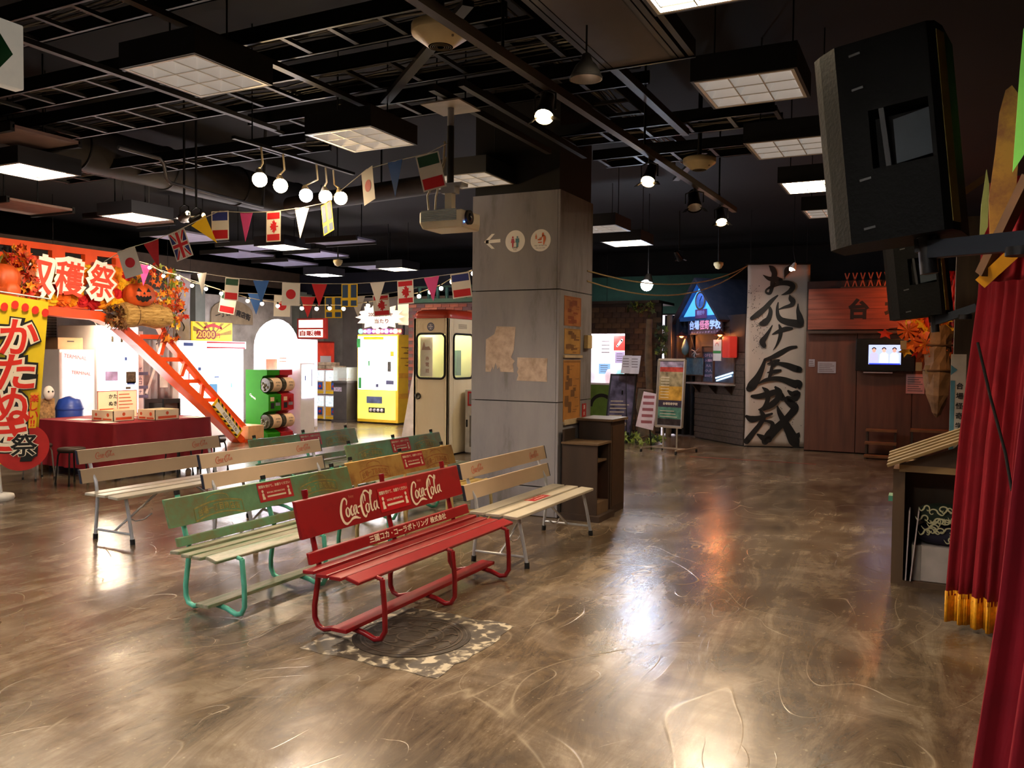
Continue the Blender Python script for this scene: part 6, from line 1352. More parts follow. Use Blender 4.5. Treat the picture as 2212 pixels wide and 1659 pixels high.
added_bulb((-6.6, 17.9, 2.3), 'fff4ff', (1, .95, 1), 14, 'added white bulb hanging inside the lit shop')
# framed menu board leaning on a post
m0, m1 = V3((-5.56, 15.0, .10)), V3((-5.08, 15.2, .10)); U = (m1 - m0).normalized(); N_ = U.cross(V3((0, 0, 1))); VV = (V3((0, 0, 1)) - N_ * .10).normalized(); VV = VV + U * .10; VV.normalize()
t = wthing('menu_board', 'black framed picture menu board leaning left of the poster stand', 'board', tuple((m0 + m1) / 2))
MB().prism([(0, 0), (.52, 0), (.52, 1.22), (0, 1.22)], m0, U, VV, .03).build('frame', DKMET, t)
q = Print(m0, U, VV, .003); q.rect(.03, .49, .04, 1.18); q.build('poster', M('menu_print', '5a5468', .15, vary=.45, scale=5), t)
q = Print(m0, U, VV, .005)
for k_ in range(9): q.rect(.06, .30 + .04 * (k_ % 4), .12 + .07 * k_, .14 + .07 * k_)
q.text('お品書き', .28, .25, w=.26, bold=.03); q.build('text_lines', M('menu_lines', 'a89880', .5), t)
for s in (.08, .44): MB().bar(m0 + U * s, V3((m0 + U * s).to_tuple()[:2] + (0,)), .03, .03).build('leg', DKMET, t)
MB().bar(m0 + U * .26 + VV * .9 - N_ * -.03, V3((-5.45, 15.55, 0)), .03, .03).build('prop', DKMET, t)
for i, (px, lb) in enumerate((((-5.133,15,1.496), 'left white notice sheet above the menu board'), ((-4.959,15,1.49), 'right white notice sheet with black square above the menu board'))):
    g = wthing('pinned_notice', lb, 'notice', tuple(px)); MB().prism([(-.10, -.17), (.08, -.17), (.12, .17), (-.06, .17)], px, FX, FZ, .006).build('sheet', M('notice_white', 'b8b0b4', .6), g); q = Print(px, FX, FZ, .002); [q.rect(-.06, .06, -.05 + .05 * k_, -.035 + .05 * k_) for k_ in range(4)]; q.build('text_lines', M('notice_ink'), g); MB().bar(V3(px) + V3((0, .02, -.17)), V3(px) + V3((.0, .12, -1.5)), .012, .012).build('stake', DKMET, g)
# poster stand on wheels
s0 = V3((-4.23, 14.0, .44)); U = V3((.97, -.2, 0)).normalized(); VV = V3((.03, .02, 1)).normalized(); SW, SHH = .50, 1.16
t = wthing('poster_stand', 'silver framed poster stand on wheeled base before the haunted house', 'poster stand', (-4.0, 13.9, 0))
SIL = M('stand_silver', 'b8aa98', .3, metal=.6)
MB().prism([(0, 0), (SW, 0), (SW, SHH), (0, SHH)], s0, U, VV, .02).build('back_plate', MGREY, t)
for a, b in (((0, 0), (SW, 0)), ((0, SHH), (SW, SHH)), ((0, 0), (0, SHH)), ((SW, 0), (SW, SHH))): MB().bar(s0 + U * a[0] + VV * a[1], s0 + U * b[0] + VV * b[1], .035, .035).build('frame_bar', SIL, t)
for z0, z1, hx, va in ((.03, .14, '3e3636', .3), (.14, .34, '4f7a68', .35), (.34, .46, '3a3440', .2), (.46, .70, 'b98a3a', .3), (.70, .95, '8a7a5c', .4), (.95, 1.03, '9a3a30', .3), (1.03, 1.13, '8a7a88', .4)):
    q = Print(s0, U, VV, .002); q.rect(.03, SW - .03, z0, z1); q.build('poster_band', M('band_' + hx, hx, .15, vary=va, scale=9), t)
q = Print(s0, U, VV, .004); q.text('台場怪奇学校', SW * .52, .40, w=.28, bold=.03); [q.rect(.07, .40 - .03 * (k_ % 3), .17 + .05 * k_, .18 + .05 * k_) for k_ in range(3)]; [q.rect(.06, .22, .50 + .05 * k_, .51 + .05 * k_) for k_ in range(8)]; q.build('poster_lettering', M('poster_pale', 'c8b8a0', .4), t)
for s in (.14, .40): MB().bar(s0 + U * s - V3((0, -.03, 0)), V3(((s0 + U * s).x, (s0 + U * s).y + .03, .06)), .025, .025).build('post', SIL, t)
for s in (-.08, .58):
    a = s0 + U * s; MB().bar((a.x - .1, a.y - .28, .07), (a.x + .1, a.y + .34, .07), .03, .025).build('base_bar', SIL, t)
    for e in (-1, 1): MB().cyl((a.x + e * .1 - .012, a.y + .03 + e * .3, .03), (a.x + e * .1 + .012, a.y + .03 + e * .3, .03), .03, n=10).build('caster', RUB, t)
MB().bar(s0 + U * -.08 + V3((0, .03, -.37)), s0 + U * .58 + V3((0, .03, -.37)), .025, .025).build('cross_bar', SIL, t)
px = (-4.428,14.1,0.711)
g = wthing('price_sheet', 'white rules sheet tilted behind the left edge of the poster stand', 'notice', tuple(px)); MB().prism([(-.20, -.30), (.12, -.36), (.20, .28), (-.06, .32)], px, FX, FZ, .01).build('sheet', M('sheet_pink', 'c4b0b8', .6), g); q = Print(px, FX, FZ, .002); [q.rect(-.10 + .01 * k_, .10 + .01 * k_, -.24 + .11 * k_, -.19 + .11 * k_) for k_ in range(5)]; q.build('text_lines', M('rust_lines', '8a4a50', .6), g); MB().bar(V3(px) + V3((.05, .03, -.3)), (px[0] + .05, px[1] + .15, 0), .02, .02).build('stake', DKMET, g)
# posts, dark drapes and plants
for i, (x, y, h_, r_, lb) in enumerate(((-5.05, 16.2, 2.4, .07, 'rough brown post with a hanging mask left of the poster stand'), (-4.75, 16.6, 2.5, .06, 'slender rough post beside the dark drape'), (-4.95, 15.7, 1.0, .16, 'stout pale stump behind the poster stand'))):
    tag(MB().tube([(x + .02 * sin(k_), y, h_ * k_ / 6) for k_ in range(7)], [r_ * (1 + .12 * sin(k_ * 2)) for k_ in range(7)], 10).build('rough_post', M('post_brown', '5c4a32', .8, vary=.3, scale=6, bump=.4)), lb, 'post')
t = wthing('dark_drape', 'black pleated drape between the shop and the ticket hut', 'curtain', (-4.6, 17.2, 0)); MB().grid(lambda s, z: (-5.0 + .78 * s, 17.1 + .06 * sin(s * 30), .02 + 2.5 * z), 40, 2).build('cloth', M('drape_black', '0e0d10', .9), t, solid=.01); MB().tube([(-5.05, 17.1, 2.54), (-4.15, 17.1, 2.54)], .015).build('rail', DKMET, t)
IVY = [leaf_mesh('ivy_' + n, h) for n, h in (('dark', '2a3a1c'), ('mid', '46582a'), ('lime', '7a8a34'))]
def ivy(c, rx, ry, rz_, n, label, seed, name='potted_ivy'):
    r2 = random.Random(seed); t = thing(name, label, 'plant', c)
    for k_ in range(4): MB().tube([(0, 0, -rz_), (r2.uniform(-rx, rx) * .5, r2.uniform(-ry, ry) * .5, 0), (r2.uniform(-rx, rx), r2.uniform(-ry, ry), rz_ * .8)], .006, 5).build('vine', TWIG, t)
    for i in range(n): s_ = r2.uniform(.8, 1.6); inst(IVY[r2.randrange(3)], 'leaf', t, (r2.uniform(-rx, rx), r2.uniform(-ry, ry), r2.uniform(-rz_, rz_)), (r2.random() * 2, r2.random() * 2, r2.random() * 6), (s_, s_, s_))
ivy((-4.85, 15.0, .10), .42, .2, .09, 60, 'low leafy plants on the floor behind the poster stand', 1, 'floor_plants')
ivy((-5.25, 15.6, .10), .25, .2, .09, 30, 'small low plants on the floor by the menu board', 4, 'floor_plants')
ivy((-4.872,16.4,1.981), .12, .06, .28, 34, 'hanging ivy beside the dark drape', 2)
ivy((-5.592,17.3,2.668), .30, .08, .16, 34, 'lime green ivy on the shop roof', 3)
struct(MB().box(-8.5, -4.2, 19.5, 19.6, 2.3, 3.6).build('wall_green', M('deep_green', '0f3a2c', .8)))

# ------------------------------------------------------------------ cords to the banner and lamps over there
ROPE = M('rope', 'a89468', .8)
for i, (z, lb) in enumerate((((2.55, 2.62), 'upper pale cord stretched from the pillar to the brush banner'), ((2.44, 2.56), 'lower pale cord stretched from the pillar to the brush banner'))):
    a = V3((-3.33, 8.4, z[0] + .02)); b = V3((-3.0, 15.5, 3.33)); pts = [a + (b - a) * (k_ / 16) + V3((0, 0, -.34 * 4 * (k_ / 16) * (1 - k_ / 16) * (.7 + .25 * i))) for k_ in range(17)]
    tag(MB().tube(pts, .009, 6).build('stretched_cord', ROPE), lb, 'cord')
c = V3((-4.218,13.349,2.864)); t = wthing('flood_lamp', 'dazzling cool white flood lamp between the pillar and the ticket hut', 'lamp', tuple(c))
MB().lathe([(.04, .16), (.10, .02), (.11, 0)], c, 16, axis=(.1, .3, 1), caps=False).build('shade', DKMET, t); MB().ball(c - V3((.0, .03, .03)), .10, 12, 8).build('bulb', E('flood_bulb', 'dfe8ff', 40), t); MB().tube([c + V3((0, .05, .16)), (c.x, c.y + .05, CEIL)], .008, 6).build('stem', DKMET, t)
lamp('flood_light', 'POINT', c - V3((0, .2, .12)), 22, (.75, .85, 1), .1)
c = V3((-2.068,14.453,3.135)); t = wthing('banner_lamp', 'small clip lamp with white reflector bulb at the top of the brush banner', 'lamp', tuple(c))
MB().lathe([(.025, .10), (.06, .0), (.05, -.01)], c, 14, axis=(.4, .3, 1), caps=False).build('reflector', M('bulb_white', 'e8dcd0', .4), t); MB().ball(c - V3((.02, .01, .01)), .035, 10, 6).build('bulb', E('clip_bulb', 'fff0d8', 20), t); MB().tube([c + V3((.04, .03, .1)), c + V3((.0, .05, .3)), (c.x, c.y + .1, CEIL)], .006, 5).build('stem', DKMET, t)
lamp('banner_light', 'SPOT', c, 75, (1, .86, .72), .05, target=(-2.5, 15.7, 1.2), spot=100)
BLUE_SPOT = ((-4.2, 15.2, 3.5), (-3.9, 16.4, 2.6))

# ================================================================== bunting
FC = {k_: M('flag_' + k_, h, .7, vary=.04) for k_, h in (('white', 'e2dcd4'), ('red', 'c81824'), ('blue', '2f64b0'), ('navy', '25307a'), ('green', '1f4a34'), ('pink', 'd8468e'), ('yellow', 'e8bc14'), ('steel', '2a4468'))}
def flag(kind, p, d, w_, h_, tilt, group, label):
    """p: middle of the upper edge; d: direction of the string"""
    t = wthing('bunting_flag', label, 'flag', tuple(p), group); U = V3(d).normalized(); up_ = V3((0, 0, 1)); VV = (up_ - U * up_.dot(U)).normalized(); U2 = (U * cos(tilt) + VV * sin(tilt)); VV2 = (VV * cos(tilt) - U * sin(tilt))
    o = V3(p)
    def pr(): return Print(o, U2, VV2, .0015)
    if kind.startswith('tri_'):
        MB().prism([(-w_ / 2, 0), (w_ / 2, 0), (0, -h_)][::-1], o, U2, VV2, .002).build('cloth', FC[kind[4:]], t)
    else:
        base_c = FC['yellow'] if kind == 'sweden' else FC['white']
        MB().prism([(-w_ / 2, 0), (-w_ / 2, -h_), (w_ / 2, -h_), (w_ / 2, 0)], o, U2, VV2, .002).build('cloth', base_c, t)
        e = w_ * .06
        def two(poly, mt, nm, k=0):
            for s in (1, -1):
                q = pr(); q.poly(poly, k); 
                if s < 0: q.mb.v = [tuple(V3(v) - q.n * (.0035 + 2 * k)) for v in q.mb.v]
                q.build(nm, mt, t)
        R_ = lambda x0, x1, y0, y1: [(x0, y0), (x1, y0), (x1, y1), (x0, y1)]
        if kind == 'japan': two([(w_ * .27 * cos(2 * pi * k_ / 24), -h_ * .5 + w_ * .27 * sin(2 * pi * k_ / 24)) for k_ in range(24)], FC['red'], 'disc')
        elif kind in ('france', 'italy'):
            two(R_(-w_ / 2 + e, w_ / 2 - e, -h_ * .33, -e), FC['navy' if kind == 'france' else 'green'], 'stripe'); two(R_(-w_ / 2 + e, w_ / 2 - e, -h_ + e, -h_ * .66), FC['red'], 'stripe')
        elif kind == 'canada':
            two(R_(-w_ / 2 + e, w_ / 2 - e, -h_ * .25, -e), FC['red'], 'stripe'); two(R_(-w_ / 2 + e, w_ / 2 - e, -h_ + e, -h_ * .75), FC['red'], 'stripe')
            pts = [(0, .30), (.10, .18), (.20, .24), (.17, .05), (.34, .12), (.30, .02), (.42, -.03), (.22, -.18), (.25, -.26), (.03, -.22), (.03, -.40), (-.03, -.40), (-.03, -.22), (-.25, -.26), (-.22, -.18), (-.42, -.03), (-.30, .02), (-.34, .12), (-.17, .05), (-.20, .24), (-.10, .18)]
            two([(-y * w_ * .85, -h_ * .5 + x * w_ * .85) for x, y in pts], FC['red'], 'maple_leaf')
        elif kind == 'sweden':
            for x0, x1 in ((-w_ / 2 + e, -w_ * .09), (w_ * .09, w_ / 2 - e)):
                for y0, y1 in ((-h_ * .60, -e), (-h_ + e, -h_ * .72)): two(R_(x0, x1, y0, y1), FC['steel'], 'field')
        elif kind == 'uk':
            two(R_(-w_ / 2 + e, w_ / 2 - e, -h_ + e, -e), FC['navy'], 'field')
            a_, b_ = w_ / 2 - e, h_ / 2 - e
            for s in (1, -1):
                for wd, mt, k in ((.045, FC['white'], .0004), (.018, FC['red'], .0008)):
                    two([(-a_, s * b_ - h_ / 2 - wd * s * .0), (-a_ + wd, s * b_ - h_ / 2), (a_, -s * b_ - h_ / 2), (a_ - wd, -s * b_ - h_ / 2)], mt, 'saltire', k)
            for wd, mt, k in ((.05, FC['white'], .0012), (.03, FC['red'], .0016)):
                two(R_(-wd / 2, wd / 2, -h_ + e, -e), mt, 'cross', k); two(R_(-w_ / 2 + e, w_ / 2 - e, -h_ / 2 - wd / 2, -h_ / 2 + wd / 2), mt, 'cross', k + .0002)
NM = {'japan': 'white flag with red disc', 'france': 'blue, white and red striped flag', 'italy': 'green, white and red striped flag', 'canada': 'red and white flag with maple leaf', 'sweden': 'blue flag with yellow cross', 'uk': 'union cross flag in blue, white and red', 'tri_white': 'plain white pennant', 'tri_red': 'plain red pennant', 'tri_blue': 'plain blue pennant', 'tri_pink': 'plain pink pennant', 'tri_yellow': 'plain yellow pennant'}
def bunting(name, items, ends, where, group, w_=.175, h_=.265):
    pts = [ends[0]] + [p for _, p, _ in items] + [ends[1]]
    tag(MB().tube(pts, .0035, 5).build('bunting_string', M('string_white', 'cfc8bc', .8)), 'thin white string of the ' + where, 'string')
    seen = {}
    for i, (kind, p, tl) in enumerate(items):
        d = V3(pts[i + 2]) - V3(pts[i]); d = d if d.length > 0 else V3((1, 0, 0)); d.z *= .6
        seen[kind] = seen.get(kind, 0) + 1; n_same = sum(1 for k_, _, _ in items if k_ == kind); od = ['first', 'second', 'third'][seen[kind] - 1] + ' ' if n_same > 1 else ''
        flag(kind, V3(p), d, w_ if not kind.startswith('tri') else w_ * .92, h_, tl, group, (od + NM[kind] + ' on the ' + where))
bunting('a', [('japan', (-6.744,5.336,2.606), .05), ('tri_red', (-6.532,5.439,2.677), .15), ('uk', (-6.241,5.472,2.759), .12), ('tri_yellow', (-6.075,5.581,2.867), .4), ('france', (-5.909,5.685,2.957), -.06), ('tri_pink', (-5.605,5.708,2.927), 0), ('canada', (-5.228,5.653,2.901), 0), ('tri_white', (-4.916,5.664,2.914), -.1), ('sweden', (-4.633,5.642,2.933), .1), ('japan', (-3.945,5.291,3.082), .1), ('tri_blue', (-3.598,5.172,3.088), 0), ('italy', (-3.293,5.135,3.104), .06)], ((-6.937,5.251,2.488), (-3.223,5.296,3.207)), 'front flag string', 'flags on the front string')
bunting('b', [('tri_white', (-7.779,7.2,2.59), .1), ('italy', (-7.256,7.169,2.515), -.02), ('tri_blue', (-6.89,7.247,2.478), .05), ('japan', (-6.577,7.399,2.455), 0), ('tri_red', (-6.274,7.529,2.446), 0), ('sweden', (-5.887,7.583,2.439), 0), ('tri_white', (-5.521,7.608,2.445), 0), ('canada', (-5.157,7.618,2.46), .02), ('tri_pink', (-4.81,7.607,2.483), .05), ('france', (-4.475,7.635,2.514), .06)], ((-8.422,7.383,2.67), (-4.336, 7.75, 2.545)), 'middle flag string', 'flags on the middle string', .21, .262)
bunting('c', [('tri_pink', (-10.045,8.252,2.886), .1), ('italy', (-8.847,8.688,2.492), -.03), ('tri_blue', (-8.529,8.862,2.484), .05), ('japan', (-8.195,9.038,2.462), 0), ('tri_red', (-7.867,9.193,2.445), 0), ('sweden', (-7.534,9.34,2.447), 0), ('tri_white', (-7.271,9.546,2.462), 0), ('canada', (-6.952,9.658,2.482), 0)], ((-10.671,8.269,3.027), (-6.48,9.862,2.582)), 'rear flag string', 'flags on the rear string', .235, .30)
# string of small bulbs
bl = [(-9.806,7.912,2.855), (-9.695,8.048,2.813), (-9.429,8.053,2.689), (-9.155,8.064,2.656), (-8.89,8.06,2.541), (-8.625,8.053,2.49), (-8.349,8.053,2.422), (-7.976,8.145,2.323), (-7.778,8.197,2.286), (-7.566,8.258,2.256), (-7.209,8.309,2.223), (-7.004,8.352,2.216), (-6.816,8.377,2.22), (-6.619,8.407,2.213), (-6.258,8.431,2.248), (-5.468,8.373,2.341), (-5.303,8.36,2.386), (-5.14,8.344,2.424), (-4.931,8.237,2.485), (-4.524,8.011,2.545)]
t = wthing('bulb_string', 'string of small warm bulbs sagging behind the flags', 'light string', bl[0])
MB().tube([(-10.1,7.863,2.951)] + [(a, b, c + .045) for a, b, c in bl] + [(-4.336, 8.0, 2.6)], .005, 5).build('wire', M('wire_cream', 'b8a888', .7), t)
for p in bl:
    s_ = MB().cyl((p[0], p[1], p[2] + .02), (p[0], p[1], p[2] + .05), .014, n=8).build('socket', DKMET, t); MB().ball(p, .024, 10, 8).build('glass_bulb', E('string_bulb', 'ffe2c0', 14), s_)

# ================================================================== ceiling fittings
IVORY = M('ivory_plastic', 'd2c296', .45, vary=.06)
def air_unit(c, r, label):
    t = thing('round_ceiling_unit', label, 'ceiling unit', c)
    MB().lathe([(.42 * r, -.30 * r), (.46 * r, -.28 * r), (.98 * r, .10 * r), (r, .16 * r), (r, .40 * r), (.9 * r, .46 * r), (.001, .46 * r)], n=36, caps=False).build('shell', IVORY, t)
    for k_ in range(4): MB().tube([((.14 + .07 * k_) * r * cos(2 * pi * i / 24), (.14 + .07 * k_) * r * sin(2 * pi * i / 24), -.305 * r) for i in range(24)], .012 * r, 5, True).build('grille_ring', M('grille_brown', '6a5c40', .6), t)
    MB().lathe([(.10 * r, -.33 * r), (.001, -.33 * r)], n=16).build('badge', IVORY, t); MB().lathe([(.40 * r, -.298 * r), (.001, -.298 * r)], n=24).build('grille_back', M('grille_back', '8c7c54', .7), t)
    MB().cyl((.68 * r, -.35 * r, -.13 * r), (.69 * r, -.36 * r, -.15 * r), .045 * r, n=10).build('button', M('grille_brown'), t); MB().cyl((0, 0, .46 * r), (0, 0, CEIL - c[2]), .02, n=8).build('stem', STEEL, t)
air_unit((-2.487,4.014,3.42), .165, 'ivory round ceiling unit near the top of the picture')
air_unit((-1.941,7.669,3.42), .15, 'ivory round ceiling unit far right of the pillar')
# projection screen housing
t = wthing('screen_housing', 'flat grey ceiling housing with dark side rails at upper right', 'ceiling housing', (-1.66, 4, 3.5))
MB().box(-1.86, -1.47, 2.0, 5.10, 3.5, 3.56).build('panel', M('housing_grey', '4a403c', .7, vary=.08), t)
for x in (-1.93, -1.885, -1.455, -1.41, -1.35): MB().box(x - .018, x + .018, 2.0, 5.10, 3.50, 3.60).build('rail', M('rail_dark', '2a2523', .6), t)
MB().box(-1.95, -1.33, 5.10, 5.115, 3.49, 3.60).build('end_plate', STEEL, t)
for y in (2.4, 4.8): MB().cyl((-1.66, y, 3.56), (-1.66, y, CEIL), .012, n=8).build('hanger', STEEL, t)
t = wthing('dome_pendant', 'black dome pendant lamp with silver inside below the screen housing', 'lamp', (-1.76,4.387,3.2)); c = V3((-1.76,4.387,3.2))
MB().lathe([(.092, 0), (.088, .02), (.06, .075), (.035, .10), (.022, .14), (.001, .145)], c, 24, caps=False).build('shade', BLACK, t, solid=.002); MB().lathe([(.089, .001), (.084, .02), (.055, .07), (.001, .08)], c, 24, caps=False).build('reflector', M('silver', 'd8d4d0', .35, metal=.5), t); MB().cyl(c + V3((0, 0, .145)), (c.x, c.y, CEIL), .006, n=6).build('cord', BLACK, t)
# spotlight bar on the right
t = wthing('lighting_bar', 'brown steel lighting bar running away above the aisle', 'lighting bar', (-2.12, 6.5, 3.32))
MB().bar((-2.22, 3.2, 3.34), (-2.04, 9.7, 3.34), .055, .055).build('bar', M('bar_brown', '3c322a', .5, metal=.4), t)
for y in (4.2, 6.6, 9.0): MB().cyl((-2.22 + .0277 * (y - 3.2), y, 3.36), (-2.22 + .0277 * (y - 3.2), y, CEIL), .01, n=8).build('hanger', STEEL, t)
def par(c, aim, label, lit, pw=0, r=.06, col=WARM):
    c = V3(c); d = (V3(aim) - c).normalized(); t = wthing('track_spotlight', label, 'spotlight', tuple(c))
    MB().lathe([(r * .45, -.16), (r * .75, -.13), (r * .8, -.02), (r, .03), (r, .06)], c, 16, axis=d, caps=False).build('can', M('can_black', '1c1a1a', .35, metal=.4), t)
    MB().lathe([(r * .93, .045), (r * .6, .0), (.001, -.01)], c, 16, axis=d, caps=False).build('lamp_face', (E('spot_lit', 'ffd9a0', 30) if lit else M('silver')), t)
    MB().tube([c + V3((-r * 1.2, 0, 0)), c + V3((-r * 1.2, 0, .10)), c + V3((0, 0, .13)), c + V3((r * 1.2, 0, .10)), c + V3((r * 1.2, 0, 0))], .007, 6).build('yoke', DKMET, t); MB().cyl(c + V3((0, 0, .12)), (c.x, c.y, 3.34 if c.x > -3 else CEIL), .012, n=8).build('clamp', DKMET, t)
    for s in (-1, 1): MB().bar(c + d * .06 + V3((s * r, 0, 0)), c + d * .12 + V3((s * r * 1.5, 0, .01)), .06, .004).build('barn_door', DKMET, t)
    if pw: lamp('spot_beam', 'SPOT', c + d * .07, pw, col, .04, target=aim, spot=70)
par((-2.20, 4.80, 3.19), (-1.7, 2.6, 0), 'black spotlight with open shutters hanging left of the dome pendant', True, 60)
par((-2.16, 6.85, 3.17), (-2.2, 4.2, 0), 'lit black spotlight on the lighting bar above the pale bench', True, 80)
par((-2.12, 8.2, 3.17), (-1.4, 6.5, 0), 'black spotlight in the middle of the lighting bar', False, 0, .075)
par((-2.08, 9.2, 3.17), (-1.2, 7.2, .2), 'black spotlight with shutters near the end of the lighting bar', True, 70)
# bulb track on the left
t = wthing('bulb_track', 'ceiling track carrying five round bulbs', 'lighting track', (-5.05, 5.8, 3.36)); MB().bar((-5.05, 5.0, 3.38), (-5.0, 6.5, 3.38), .035, .025).build('rail', STEEL, t)
for y in (5.2, 6.3): MB().cyl((-5.04, y, 3.39), (-5.04, y, CEIL), .006, n=6).build('hanger', STEEL, t)
for i, (c, cool, lb) in enumerate((((-5.055,5.302,3.1), 0, 'leftmost glowing round bulb on the ceiling track'), ((-5.068,5.566,3.1), 0, 'second glowing round bulb on the ceiling track'), ((-5.161,6.003,3.1), 1, 'cool white round bulb in the middle of the ceiling track'), ((-5.039,6.13,3.1), 0, 'fourth glowing round bulb on the ceiling track'), ((-4.951,6.242,3.1), 0, 'rightmost glowing round bulb on the ceiling track'))):
    c = V3(c); t = wthing('track_bulb', lb, 'lamp', tuple(c), 'round bulbs on the ceiling track')
    MB().lathe([(.022, .11), (.035, .07), (.055, .03), (.058, .01)], c, 14, axis=(-.5, .4, 1), caps=False).build('holder', M('holder_cream', 'b8aa90', .4), t); MB().ball(c, .062, 14, 10).build('bulb', E('track_cool' if cool else 'track_warm', 'e4ecff' if cool else 'ffd8a0', 30), t)
    MB().tube([c + V3((-.05, .04, .10)), (-5.05, c.y + .03, 3.24), (-5.04, c.y, 3.37)], .009, 6).build('arm', M('arm_tan', '6e6450', .5), t)
    lamp('track_bulb_light', 'SPOT', c + V3((.03, -.03, -.06)), 38, (.8, .88, 1) if cool else (1, .72, .42), .05, target=(c.x + 2.2, c.y - .6, 0), spot=120, blend=.8)
for i, (c, aim, lb) in enumerate((((-7.163,6.392,3.096), (-11.2, 8.6, 2.6), 'left black spotlight aimed at the festival arch'), ((-6.935,6.346,3.045), (-11.2, 7.6, 2.2), 'right black spotlight aimed at the festival arch'))):
    par(c, aim, lb, True, 130, .055, (1, .80, .58))
par(BLUE_SPOT[0], BLUE_SPOT[1], 'added black spotlight throwing blue light on the ticket hut roof', False, 40, .06, (.25, .45, 1))  # spotlight added as the unseen source of the hut's blue light
# projector
PP = V3((-3.354,5.568,2.684)); t = wthing('projector', 'white ceiling projector with grey vent side left of the pillar', 'projector', tuple(PP))
bx = M('projector_white', 'd0c6b0', .4, vary=.04)
m = MB(); w_, d_, h_ = .19, .145, .062
m.add([(PP.x - w_ * .9, PP.y - d_ * .9, PP.z - h_ - .01), (PP.x + w_ * .95, PP.y - d_ * .9, PP.z - h_ - .01), (PP.x + w_ * .95, PP.y + d_, PP.z - h_ - .01), (PP.x - w_ * .9, PP.y + d_, PP.z - h_ - .01), (PP.x - w_, PP.y - d_, PP.z - h_ * .4), (PP.x + w_, PP.y - d_, PP.z - h_ * .4), (PP.x + w_, PP.y + d_, PP.z - h_ * .4), (PP.x - w_, PP.y + d_, PP.z - h_ * .4), (PP.x - w_, PP.y - d_, PP.z + h_), (PP.x + w_, PP.y - d_, PP.z + h_), (PP.x + w_, PP.y + d_, PP.z + h_), (PP.x - w_, PP.y + d_, PP.z + h_)],
      [(0, 3, 2, 1), (0, 1, 5, 4), (1, 2, 6, 5), (2, 3, 7, 6), (3, 0, 4, 7), (4, 5, 9, 8), (5, 6, 10, 9), (6, 7, 11, 10), (7, 4, 8, 11), (8, 9, 10, 11)]); m.build('body', bx, t, bevel=.012)
sl = M('vent_slate', '7f8a92', .5)
for k_ in range(7): MB().box(PP.x - w_ * .9, PP.x + w_ * .75, PP.y - d_ - .004, PP.y - d_ + .002, PP.z - h_ * .25 + k_ * .0125, PP.z - h_ * .25 + k_ * .0125 + .009).build('vent_slat', sl, t)
MB().cyl((PP.x + w_ - .005, PP.y - .05, PP.z + .01), (PP.x + w_ + .02, PP.y - .05, PP.z + .01), .055, n=24).build('lens_ring', BLACK, t); MB().ball((PP.x + w_ + .012, PP.y - .05, PP.z + .01), (.018, .036, .036), 16, 8).build('lens', M('lens_glass', '1a2028', .05), t)
MB().ball((PP.x + w_ + .002, PP.y - d_ * .75, PP.z - .03), .005, 6, 4).build('status_lamp', E('status_blue', '4080ff', 6), t)
MB().cyl((PP.x, PP.y, PP.z + h_), (PP.x, PP.y, PP.z + h_ + .02), .09, n=20).build('mount_disc', MGREY, t); MB().box(PP.x - .03, PP.x + .03, PP.y - .03, PP.y + .03, PP.z + h_ + .02, PP.z + h_ + .20).build('mount_arm', bx, t); MB().box(PP.x - .13, PP.x + .13, PP.y - .05, PP.y + .05, PP.z + h_ + .20, PP.z + h_ + .225).build('mount_bracket', MGREY, t); MB().box(PP.x - .06, PP.x + .06, PP.y - .04, PP.y + .04, PP.z + h_ + .15, PP.z + h_ + .20).build('mount_bracket', MGREY, t)
ZT = 3.555; MB().cyl((PP.x, PP.y, PP.z + h_ + .225), (PP.x, PP.y, ZT - .14), .028, n=14).build('pole', BLACK, t); MB().cyl((PP.x, PP.y, ZT - .14), (PP.x, PP.y, ZT), .026, n=14).build('pole_sleeve', MGREY, t); MB().box(PP.x - .17, PP.x + .17, PP.y - .17, PP.y + .17, ZT, ZT + .012).build('ceiling_plate', M('plate_grey', 'a8a098', .5), t)
for sx in (-.13, .13): MB().cyl((PP.x + sx, PP.y, ZT), (PP.x + sx, PP.y, CEIL), .006, n=6).build('hanger', STEEL, t)
MB().tube([(PP.x - .16, PP.y - .05, PP.z + .06), (PP.x - .17, PP.y - .06, PP.z + .2), (PP.x - .05, PP.y - .02, PP.z + .45), (PP.x - .04, PP.y - .02, 3.3)], .008, 6).build('cable', M('cable_cream', '9a9078', .6), t); MB().tube([(PP.x - .14, PP.y, PP.z + .06), (PP.x - .13, PP.y, PP.z + .2), (PP.x - .04, PP.y, PP.z + .5)], .007, 6).build('cable', M('cable_cream'), t)
# direction sign at the upper left corner
c = V3((-4.195,2.721,3.15)); t = wthing('exit_direction_sign', 'white hanging direction sign with a green arrow at the upper left corner', 'sign', tuple(c))
MB().box(c.x - .07, c.x, c.y - .95, c.y, c.z - .165, c.z + .165).build('box', M('sign_box', 'c8c0b0', .5, emit=.12), t, bevel=.008)
q = Print((c.x, c.y - .06, c.z), YAX, FZ, .003); q.poly([(0, 0), (-.10, .13), (-.20, .13), (-.13, .035), (-.55, .035), (-.55, -.035), (-.13, -.035), (-.20, -.13), (-.10, -.13)]); q.build('arrow', M('exit_green', '0f6a46', .5), t)
for y in (c.y - .15, c.y - .8): MB().cyl((c.x - .035, y, c.z + .165), (c.x - .035, y, CEIL), .008, n=6).build('hanger', STEEL, t)
